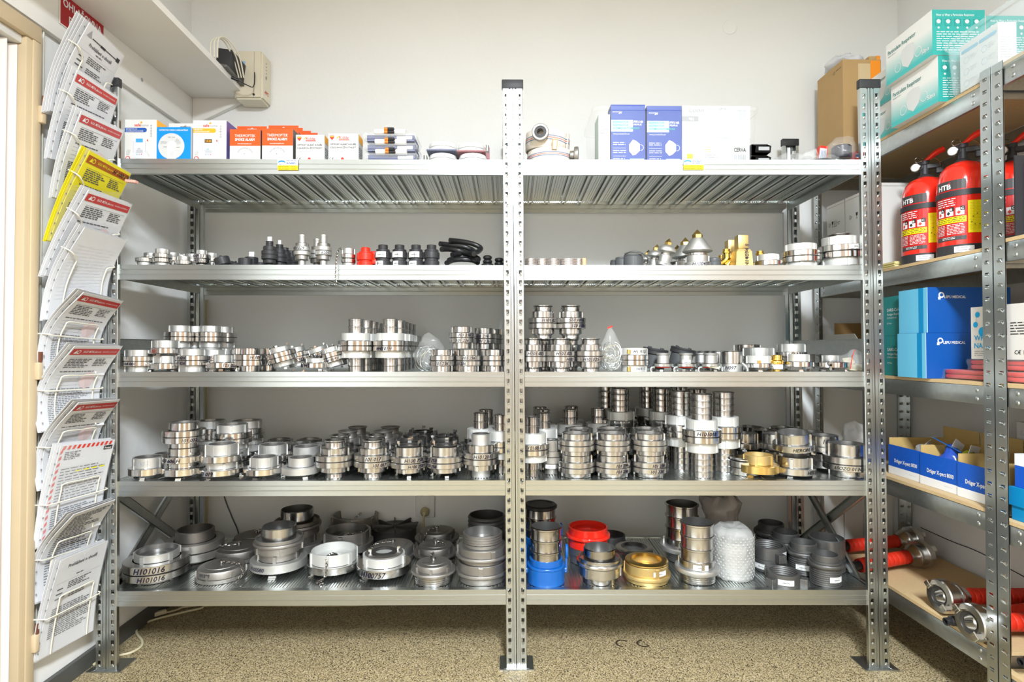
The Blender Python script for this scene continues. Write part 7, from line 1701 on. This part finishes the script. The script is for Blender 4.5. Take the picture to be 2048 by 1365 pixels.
# ---- second level: extinguishers, cartons
GE = 'red fire extinguishers'
def extinguisher(x, y, rz, label, full=True):
    root = empty('fire_extinguisher', (x, y, R2), (0, 0, rz)); tag(root, label, 'extinguisher', GE); R = .066
    link(lathe_me('cylinder', [(0, .022), (R * .9, .022), (R, .030), (R, .215), (R * .97, .240), (R * .86, .262), (R * .66, .279), (R * .36, .288), (.020, .290), (0, .290)], M_REDPAINT, 48), 'cylinder', None, root)
    link(lathe_me('foot_ring', [(R * .9, .03), (R * 1.03, .030), (R * 1.03, 0), (R * .9, 0)], M_BLKMAT, 40), 'foot_ring', None, root)
    link(lathe_me('valve_neck', [(.022, .288), (.020, .294), (.012, .300), (.011, .330), (.014, .334), (.014, .345), (0, .347)], M_BLKMAT, 20), 'valve_neck', None, root)
    bm = bmesh.new(); box(bm, -.010, -.009, .318, .045, .009, .334); box(bm, .030, -.006, .300, .052, .006, .326, Matrix.Translation((.0, 0, .0)) @ Matrix.Rotation(0, 4, 'Y')); bmesh.ops.bevel(bm, geom=list(bm.edges), offset=.002, segments=1, affect='EDGES'); link(mesh_of(bm, 'carry_handle', M_BLKMAT), 'carry_handle', None, root)
    bm = bmesh.new(); tube(bm, spline([(-.008, 0, .340), (.010, 0, .352), (.030, 0, .368), (.052, 0, .378)], 5), .008, 10, radii=[.004 + .0055 * min(1, i / 10) for i in range(16)])
    for v in bm.verts: v.co.y *= 1.35
    link(mesh_of(bm, 'squeeze_lever', M_REDPL, 50), 'squeeze_lever', None, root)
    g = link(lathe_me('pressure_gauge', [(0, 0), (.013, 0), (.0145, .003), (.0145, .016), (.013, .017), (.012, .015), (0, .015)], M_STEEL, 24), 'pressure_gauge', None, root, (-.020, -.012, .322)); g.rotation_euler = (PI / 2, 0, -.5)
    link(lathe_me('gauge_dial', [(0, .0155), (.012, .0155)], M_WHITEP, 24), 'gauge_dial', None, g)
    link(tube_me('safety_pin', [(.012 * math.cos(t) - .016, -.012 + .004 * math.sin(2 * t), .350 + .008 * math.sin(t)) for t in [2 * PI * j / 14 for j in range(14)]], .0012, M_STEEL, 6, True), 'safety_pin', None, root)
    link(tube_me('seal_wire', spline([(.02, -.012, .352), (.035, -.016, .34), (.042, -.012, .322)], 4), .0007, mat('copper_wire', (.6, .28, .12), .3, 1.0), 5), 'seal_wire', None, root)
    link(lathe_me('strap', [(R + .0005, .176), (R + .0022, .176), (R + .0022, .193), (R + .0005, .193)], M_BLKMAT, 48), 'strap', None, root)
    link(box_me('strap_buckle', R - .004, -.010, .172, R + .010, .010, .198, M_BLKMAT, .002), 'strap_buckle', None, root)
    k = Ink(); M_DG = mat('charcoal_print', (.055, .05, .05), .4); M_YS = mat('yellow_sticker', (.88, .72, .0), .45); M_DR = mat('label_red', (.50, .012, .010), .4)
    c = Cyl(R + .0003, -PI / 2 - .66, 0); w = .084
    k.rect(c, -w / 2, .050, w / 2, .215, M_DR, 'main_label', .0002, 8); k.rect(c, -w / 2, .197, w / 2, .218, M_DG, 'brand_panel', .0005, 8); k.rect(c, -w / 2, .214, w / 2, .225, M_DG, 'brand_panel', .0005, 8)
    k.text(c, -w * .40, .2, .021, 'HTB', M_WHITEP, bold=.03, h=.0010); k.poly(c, [(-w * .02, .213), (w * .02, .212), (w * .03, .221), (w * .0, .217)], M_RDP, 'flame_mark', .001)
    k.lines(c, -w * .45, w * .35, .168, 4, .0065, M_WHITEP, seed=5, h=.001)
    for j in range(3):
        u = -w * .42 + w * .31 * j; k.rect(c, u, .118, u + w * .24, .140, M_WHITEP, 'class_panel', .0008, 2); k.rect(c, u + w * .13, .131, u + w * .26, .144, M_BLACKP, 'class_corner', .0010); k.text(c, u + w * .155, .1335, .0095, 'ABC'[j], M_WHITEP, bold=.02, h=.0016); k.poly(c, [(u + w * .09, .120), (u + w * .15, .126), (u + w * .09, .132), (u + w * .03, .126)], M_BLACKP if j == 1 else M_RDP, 'class_mark', .0011)
    k.rect(c, -w / 2, .096, w / 2, .114, M_YS, 'warning_band', .0008, 6); k.lines(c, -w * .46, w * .46, .110, 3, .0052, M_BLACKP, seed=7, h=.0013, rag=.1)
    k.lines(c, -w * .46, -w * .14, .090, 7, .0046, M_WHITEP, seed=9, h=.001, rag=.1); k.lines(c, -w * .08, w * .46, .090, 7, .0046, M_WHITEP, seed=11, h=.001, rag=.1)
    k.rect(c, -w / 2, .044, w / 2, .056, M_DG, 'maker_panel', .0006, 6); k.lines(c, -w * .25, w * .25, .0525, 2, .0042, M_WHITEP, seed=12, h=.001)
    c2 = Cyl(R + .0003, -PI / 2 + .36, 0); k.rect(c2, -.022, .062, .034, .158, M_YS, 'service_sticker', .0006, 5); k.lines(c2, -.018, .030, .150, 18, .0046, mat('olive_print', (.45, .38, .02), .5), seed=14, h=.001, th=.15, rag=.05)
    for u, v in ((-.012, .108), (-.002, .116), (-.016, .092), (-.008, .085), (.004, .085), (.014, .086)): k.text(c2, u, v, .007, 'x', M_BLACKP, h=.0014, bold=.03)
    c3 = Cyl(R * 1.03 + .0004, -PI / 2 - .15, 0); k.rect(c3, -.022, .006, .026, .024, M_WHITEP, 'serial_label', .0004, 3); k.lines(c3, -.016, .020, .018, 2, .007, M_GREYP, seed=15, h=.0008)
    k.build(root)
extinguisher(1.397, 1.705, -.55, 'red fire extinguisher nearest the slotted upright'); extinguisher(1.397, 1.862, -.55, 'red fire extinguisher left of the nearest one'); extinguisher(1.545, 1.70, -.55, 'red fire extinguisher tucked behind the slotted upright')
extinguisher(1.46, 1.36, -.55, 'red fire extinguisher past the slotted upright at the picture edge')
M_CARTW = mat('white_cardboard', (.66, .65, .62), .6)
for i, (y0, y1, x0, x1, lb) in enumerate(((2.225, 2.345, 1.345, 1.52, 'white shipping carton with fragile symbols, furthest along'), (2.00, 2.218, 1.345, 1.52, 'white shipping carton with fragile symbols, second along'), (1.965, 2.16, 1.535, 1.68, 'plain white carton behind the left extinguisher'))):
    r, L, Fr, l, ww, hh = rbox(x0, x1, y0, y1, R2, R2 + (.315 if i < 2 else .285), 'white_carton', lb, (M_CARTW, M_CARTW, M_CARTW), 'white cartons on the rack'); k = Ink()
    if i < 2:
        for u0, t in ((.16, 'a'), (.34, 'b'), (.50, 'c'), (.68, 'd')):
            u, v = l * u0, hh * .74; s_ = .011
            if t == 'a': k.ring(L, u, v, s_, .0016, M_BLACKP, 'handling_symbol', .0006, 3); k.ring(L, u, v - s_ * .2, s_ * .5, .0012, M_BLACKP, 'handling_symbol', .0006, 8)
            elif t == 'b': k.poly(L, [(u - s_ * .6, v + s_), (u + s_ * .6, v + s_), (u + s_ * .45, v), (u + s_ * .1, v - s_ * .2), (u + s_ * .1, v - s_), (u - s_ * .1, v - s_), (u - s_ * .1, v - s_ * .2), (u - s_ * .45, v)], M_BLACKP, 'handling_symbol'); k.rect(L, u - s_ * .5, v - s_ * 1.1, u + s_ * .5, v - s_, M_BLACKP, 'handling_symbol')
            elif t == 'c':
                for q in (-.45, .45): k.rect(L, u + s_ * (q - .12), v - s_, u + s_ * (q + .12), v + s_, M_BLACKP, 'handling_symbol')
                k.rect(L, u - s_, v - s_ * 1.25, u + s_, v - s_ * 1.1, M_BLACKP, 'handling_symbol')
            else: k.rect(L, u - s_, v - s_ * .1, u + s_, v + s_ * .1, M_BLACKP, 'handling_symbol'); k.rect(L, u - s_ * .5, v - s_ * .8, u + s_ * .5, v - s_ * .6, M_BLACKP, 'handling_symbol')
        k.build(r)
    link(box_me('lid_seam', (x0 - r.location.x) - .0006, -(y1 - y0) / 2, hh - .012, (x1 - r.location.x), (y1 - y0) / 2 + .0006, hh - .0110, M_CARDD), 'lid_seam', None, r)
ys = empty('paper_stack', (1.345, 1.95, R2)); tag(ys, 'low stack of yellow slips on the rack shelf edge', 'paper'); 
for i in range(6): link(box_me('paper_slip', -.015, -.035, 0, .04, .035, .0032, mat('straw_paper', (.72, .62, .28), .6)), 'paper_slip', None, ys, (.003 * (i % 2), .002 * (i % 3), .0034 * i))
# ---- third level
M_LB = mat('light_blue_carton', (.13, .47, .68), .45); M_MB = mat('mid_blue_carton', (.0, .22, .48), .45); M_DB = mat('dark_blue_carton', (.003, .075, .33), .42); M_DTEAL = mat('dark_teal_carton', (.02, .22, .21), .45)
for i in range(2):
    r, L, Fr, l, ww, hh = rbox(1.314 - .006 * (1 - i), 1.575, 1.745, 1.874, R3 + .1425 * i, R3 + .1425 * i + .1418, 'test_kit_box', '%s of two blue boxes with light blue striped side' % ('lower', 'upper')[i], (M_LB, M_DB, M_DB), 'blue test kit boxes'); k = Ink()
    k.rect(L, l * .70, 0, l * .86, hh, M_MB, 'side_stripe'); k.rect(L, l * .985, 0, l, hh, M_WHITEP, 'white_edge')
    k.text(Fr, ww * .20, hh * .76, hh * .085, 'LEPU MEDICAL', M_WHITEP, bold=.02, width=ww * .26); k.ring(Fr, ww * .165, hh * .83, hh * .065, hh * .028, M_WHITEP, 'logo', .0006, 16); k.rect(Fr, ww * .125, hh * .73, ww * .155, hh * .79, M_WHITEP, 'logo'); k.build(r)
for i in range(2):
    r, L, Fr, l, ww, hh = rbox(1.338, 1.55, 1.882, 2.02, R3 + .1375 * i, R3 + .1375 * i + .1368, 'antigen_kit_box', '%s of two teal boxes behind the blue ones' % ('lower', 'upper')[i], (M_DTEAL, M_DTEAL, M_DTEAL), 'teal test kit boxes'); k = Ink()
    k.text(L, l * .38, hh * .62, hh * .11, 'SARS-CoV-2', M_WHITEP, bold=.01, width=l * .55); k.text(L, l * .38, hh * .52, hh * .08, 'Antigen Rapid Test', M_WHITEP, width=l * .58); k.text(L, l * .38, hh * .44, hh * .055, '(Colloidal Gold)', M_WHITEP); k.text(L, l * .38, hh * .30, hh * .05, '25 Tests', M_WHITEP); k.build(r)
M_CASE = mat('red_case', (.62, .03, .02), .35)
for i, (x0, x1, y0, y1, z0, lb) in enumerate(((1.360, 1.54, 1.44, 1.738, R3, 'lower red case wrapped in clear film'), (1.362, 1.55, 1.42, 1.645, R3 + .031, 'upper red case wrapped in clear film'))):
    r = empty('first_aid_case', ((x0 + x1) / 2, (y0 + y1) / 2, z0)); tag(r, lb, 'case', 'wrapped red cases'); w, d = (x1 - x0) / 2, (y1 - y0) / 2
    link(box_me('case_tray', -w, -d, .002, w, d, .015, M_CASE, .005), 'case_tray', None, r); link(box_me('case_lid', -w, -d, .0155, w, d, .029, M_CASE, .005), 'case_lid', None, r)
    bm = bmesh.new(); box(bm, -w - .006, -d - .004, .0008, w + .006, d + .004, .0305); bmesh.ops.subdivide_edges(bm, edges=list(bm.edges), cuts=5, use_grid_fill=True); crumple(bm, .004, 60, 5 + i)
    for v in bm.verts: v.co.z = max(.0006, min(.031, v.co.z))
    link(mesh_of(bm, 'clear_wrap', M_FILM, 180), 'clear_wrap', None, r)
r, L, Fr, l, ww, hh = rbox(1.358, 1.43, 1.40, 1.635, R3 + .0625, R3 + .0625 + .150, 'white_gift_box', 'white box lettered WPA NANO resting on the red cases', (mat('warm_white_carton', (.68, .64, .59), .5), M_WHITE, M_WHITE), None); k = Ink(); M_AZ = mat('azure_print', (.0, .33, .66), .5)
k.text(L, l * .05, hh * .36, hh * .135, 'WPA', M_AZ, bold=.02); k.text(L, l * .05, hh * .21, hh * .135, 'NANO', M_AZ, bold=.02); k.disc(L, l * .10, hh * .85, hh * .055, M_AZ, 'molecule'); k.disc(L, l * .07, hh * .66, hh * .055, M_AZ, 'molecule'); k.rect(L, l * .08, hh * .70, l * .085, hh * .82, M_GREYP, 'molecule_bond'); k.disc(L, l * .17, hh * .52, hh * .09, M_AZ, 'molecule')
k.lines(L, l * .05, l * .25, hh * .14, 3, hh * .04, M_GREYP, seed=1); k.text(L, l * .60, hh * .10, hh * .10, 'C€ 1024', M_BLACKP, bold=.01); k.lines(L, l * .55, l * .80, hh * .65, 5, hh * .05, M_BLACKP, seed=3); k.build(r)
# open white carton seen through the end of the shelving
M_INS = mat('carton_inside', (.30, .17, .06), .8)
r = empty('open_carton', (1.46, 2.245, R3)); tag(r, 'opened white carton with raised flap at the far end of the rack', 'box')
for nm, a in (('carton_wall', (-.09, -.10, 0, -.087, .10, .085)), ('carton_wall', (.087, -.10, 0, .09, .10, .12)), ('carton_wall', (-.087, -.10, 0, .087, -.097, .085)), ('carton_wall', (-.087, .097, 0, .087, .10, .12)), ('carton_base', (-.087, -.097, 0, .087, .097, .003))):
    link(box_me(nm, *a, M_CARTW if 'wall' in nm else M_INS), nm, None, r)
fl = link(box_me('raised_flap', 0, -.10, 0, .003, .10, .075, M_CARTW), 'raised_flap', None, r, (-.09, 0, .085)); fl.rotation_euler = (0, -.55, 0)
fl = link(box_me('back_flap', -.087, 0, 0, .087, .003, .08, M_INS), 'back_flap', None, r, (0, .098, .12))
b = empty('plastic_bag', (1.45, 2.235, R3 + .0035)); tag(b, 'clear zip bag with red seal inside the opened carton', 'bag'); link(bag_me(.13, .13, .105, 71, M_FILM2, .014, .6), 'plastic_film', None, b); link(tube_me('red_seal', spline([(-.05, -.06, .06), (-.045, -.062, .09), (-.03, -.055, .115)], 4), .0015, M_REDPL, 6), 'red_seal', None, b)
# ---- fourth level: display cartons of eyewear
M_CI = mat('kraft_inside', (.50, .34, .12), .8); GD = 'open eyewear cartons'
edges = [2.005, 1.846, 1.688, 1.535]
for i in range(3):
    y1, y0 = edges[i] - .0015, edges[i + 1] + .0015; x0, x1 = 1.362 - .004 * i, 1.560; r = empty('eyewear_carton', (x0, y0, R4)); tag(r, '%s open blue and white eyewear carton from the far end' % ('first', 'second', 'third')[i], 'box', GD); l = y1 - y0; d = x1 - x0
    link(box_me('front_panel', 0, 0, 0, .002, l, .102, M_BLUEBOX), 'front_panel', None, r)
    link(box_me('front_liner', .0021, .002, .002, .0026, l - .002, .100, M_CI), 'front_liner', None, r)
    for yy in (0, l - .002): link(box_me('side_panel', .0027, yy, 0, d, yy + .002, .125, M_CI), 'side_panel', None, r)
    link(box_me('back_panel', d - .002, .0021, 0, d, l - .0021, .165, M_CI), 'back_panel', None, r); link(box_me('bottom_panel', .0027, .0021, 0, d - .0021, l - .0021, .002, M_CI), 'bottom_panel', None, r)
    k = Ink(); L = Face((0, l, 0), (0, -1, 0), (0, 0, 1)); k.rect(L, 0, 0, l, .027, M_WHITEP, 'white_band'); k.text(L, l * .20, .044, .0175, 'Dräger X-pect 8000', M_WHITEP, bold=.025, width=l * .70, h=.0009); k.lines(L, l * .65, l * .95, .014, 1, .005, M_LG, seed=2)
    k.ring(L, l * .5, .102, .030, .0006, M_MB, 'perforation', .0006, 16, PI, 2 * PI); k.build(r)
for i, (x, y, z, w, d, h, m, lb) in enumerate(((1.42, 1.79, .062, .085, .09, .07, mat('blue_clear_film', (.03, .10, .55), .2, alpha=.75), 'bag of blue labelled eyewear sticking out of the second carton'), (1.43, 1.735, .060, .085, .075, .065, mat('olive_clear_film', (.30, .32, .02), .15, alpha=.7), 'bag of yellow-green eyewear in the second carton'), (1.44, 1.64, .055, .09, .08, .06, mat('dark_olive_film', (.07, .07, .035), .2, alpha=.8), 'bag of dark eyewear in the third carton'), (1.43, 1.92, .05, .07, .08, .06, mat('smoke_film', (.40, .40, .40), .2, alpha=.5), 'small clear bag in the first carton'))):
    b = empty('eyewear_bag', (x, y, R4 + .003)); tag(b, lb, 'bag', 'eyewear bags'); link(bag_me(w, d, z + h, 80 + i, m, .016, .6), 'plastic_film', None, b)
    link(box_me('header_card', -w * .3, -.0006, 0, w * .3, .0006, .035, M_WHITE), 'header_card', None, b, (.01, .0, z + h - .022)).rotation_euler = (.2, .5 - .3 * i, .4)
    if i == 0: link(box_me('blue_strip', -.012, -.05, 0, .012, .05, .002, M_BLUEPAINT), 'blue_strip', None, b, (-.01, 0, z + h - .004)).rotation_euler = (.35, .3, .3)
for i, (y0, y1) in enumerate(((1.60, 1.73), (1.42, 1.59))):
    r, L, Fr, l, ww, hh = rbox(1.575, 1.68, y0, y1, R4, R4 + .215, 'catalogue_box', ['white box with portrait print behind the cartons', 'white box with portrait print past the upright'][i], (mat('printed_portrait_board', (.55, .55, .53), .5), M_CARTW, M_CARTW), 'printed boxes behind the cartons'); k = Ink()
    k.poly(L, [(l * .62, hh * .30), (l * .98, hh * .20), (l * .98, hh * .88), (l * .78, hh * .80), (l * .66, hh * .52)], mat('tan_skin_print', (.45, .24, .14), .5), 'portrait_shape'); k.text(L, l * .10, hh * .82, hh * .09, 'Expert', M_GREYP, shear=.2); k.text(L, l * .22, hh * .70, hh * .09, 'in Safety', M_GREYP, shear=.2); k.build(r)
r, L, Fr, l, ww, hh = rbox(1.345, 1.55, 1.36, 1.495, RZ2[3] + .0008, RZ2[3] + .085, 'blue_lidded_box', 'blue lidded box past the upright on the fourth level', (M_MB, M_BLUEBOX, M_MB), None); k = Ink(); k.text(Fr, .01, hh * .5, .012, 'DRÄGER', M_WHITEP); k.build(r)
link(box_me('box_lid', -ww / 2 - .004, -l / 2 - .004, hh * .45, ww / 2 + .004, l / 2 + .004, hh + .002, M_MB), 'box_lid', None, r)
r, L, Fr, l, ww, hh = rbox(1.35, 1.56, 1.37, 1.49, RZ2[3] + .0880, RZ2[3] + .175, 'blue_white_box', 'blue and white box standing on the blue lidded one', (M_BLUEBOX, M_BLUEBOX, M_WHITE), None); k = Ink(); k.rect(L, 0, hh * .65, l, hh, M_WHITEP, 'white_band'); k.rect(Fr, 0, hh * .65, ww, hh, M_WHITEP, 'white_band'); k.build(r)
# ---- black crate past the upright on the second level
cr = empty('black_crate', (1.44, 1.455, RZ2[1] + .0008)); tag(cr, 'black plastic grid crate past the upright', 'crate')
for x in range(5): link(box_me('crate_bar', -.09 + .04 * x, -.03, 0, -.084 + .04 * x, -.026, .22, M_BLKMAT), 'crate_bar', None, cr)
for z in range(6): link(box_me('crate_rail', -.092, -.034, .0 + .04 * z, .082, -.030, .006 + .04 * z, M_BLKMAT), 'crate_rail', None, cr)
link(box_me('crate_back', -.092, .02, 0, .082, .024, .22, M_BLKMAT), 'crate_back', None, cr)
# ---- fifth level: branch pipes
M_WRAP = mat('red_wrapped_hose', (.62, .025, .008), .5, bump=.4, bscale=300); GBR = 'red branch pipes'
def branch(p, q, label, L=.38, ok=True):
    """p: coupling face centre, q: a point the pipe runs towards"""
    p, q = Vector(p), Vector(q); d = (q - p).normalized(); M3 = d.to_track_quat('Z', 'Y')
    root = empty('branch_pipe', p); root.rotation_mode = 'QUATERNION'; root.rotation_quaternion = M3; tag(root, label, 'nozzle', GBR)
    link(lathe_me('coupling_ring', [(.030, .004), (.030, 0), (.047, 0), (.050, .003), (.050, .026), (.047, .029), (.036, .029)], M_MACH2, 40), 'coupling_ring', None, root)
    link(lathe_me('coupling_seal', [(.021, .006), (.030, .003), (.031, .012), (.021, .012)], M_GASK, 32), 'coupling_seal', None, root)
    link(lathe_me('coupling_neck', [(.020, .004), (.021, .004), (.021, .010), (.019, .03), (.0, .032)], M_MACH, 32), 'inner_bore', None, root)
    link(lathe_me('coupling_neck', [(.037, .028), (.037, .046), (.040, .048), (.040, .054), (.036, .058), (.026, .080), (.026, .084)], M_MACH2, 36), 'coupling_neck', None, root)
    for i in range(2):
        bm = bmesh.new(); box(bm, .034, -.009, -.014, .050, .009, .003); box(bm, .028, -.009, -.014, .036, .009, -.008); bmesh.ops.bevel(bm, geom=list(bm.edges), offset=.0015, segments=1, affect='EDGES'); link(mesh_of(bm, 'claw', M_MACH), 'claw', None, root).rotation_euler = (0, 0, .7 + i * PI)
    pr = [(.024, .080)]; z = .084
    while z < L - .09: pr += [(.0235, z), (.0242, z + .002), (.0235, z + .018), (.0228, z + .0192)]; z += .02
    pr += [(.024, L - .085), (.018, L - .078), (0, L - .078)]
    link(lathe_me('wrapped_grip', pr, M_WRAP, 32), 'wrapped_grip', None, root)
    link(lathe_me('nozzle_tip', [(0, L - .08), (.017, L - .08), (.017, L - .045), (.0125, L - .04), (.0125, L - .03), (.014, L - .028), (.014, L - .018), (.011, L - .015), (.011, L), (.007, L), (.006, L - .02), (0, L - .02)], M_BLKPL, 28), 'nozzle_tip', None, root)
zc = R5 + .051
branch((1.336, 1.742, zc), (1.69, 1.765, zc - .012), 'red branch pipe with its coupling facing the aisle, left of two')
branch((1.292, 1.575, zc), (1.65, 1.60, zc - .012), 'red branch pipe with its coupling overhanging the rack edge')
branch((1.655, 1.665, zc), (1.27, 1.640, zc - .03), 'red branch pipe lying reversed with black tip at the rack edge')
branch((1.560, 2.105, zc), (1.22, 2.015, zc - .016), 'red branch pipe at the back with tip reaching past the post')
branch((1.640, 2.262, zc), (1.30, 2.215, zc - .012), 'red branch pipe furthest back on the lowest rack shelf')
for i, (y, zz) in enumerate(((1.47, 0), (1.41, 0), (1.44, .045))):
    branch((1.66, y, RZ2[4] + .0515 + zz), (1.35, y - .01, RZ2[4] + .042 + zz), ['upper', 'middle', 'lowest'][i] + ' red branch pipe past the slotted upright' if i else 'red branch pipe past the slotted upright, farthest from the viewer', .33)
# cable along the right wall
wc = empty('wall_cable', (XR - .005, 2.1, .6)); tag(wc, 'thin dark cable sagging along the right wall', 'cable'); pts = [at_x(px, py, XR - .004) for px, py in ((1842, 1056), (1900, 1082), (1960, 1106), (2040, 1150), (2100, 1180))]
link(tube_me('cable', [p - wc.location for p in spline(pts, 5)], .0016, M_BLKPL, 6), 'cable', None, wc)
# white panels leaning on the back wall in the corner
pn = empty('wall_panel', (1.50, YB - .012, 0)); tag(pn, 'white ribbed panel standing against the back wall in the right corner', 'panel')
link(box_me('upper_sheet', -.17, -.008, .33, .17, .008, .62, M_CARTW), 'upper_sheet', None, pn)
for i in range(8): link(box_me('rib_strip', -.168 + .042 * i, -.006 - .003 * (i % 2), 0, -.128 + .042 * i, .006, .33, M_CARTW), 'rib_strip', None, pn)
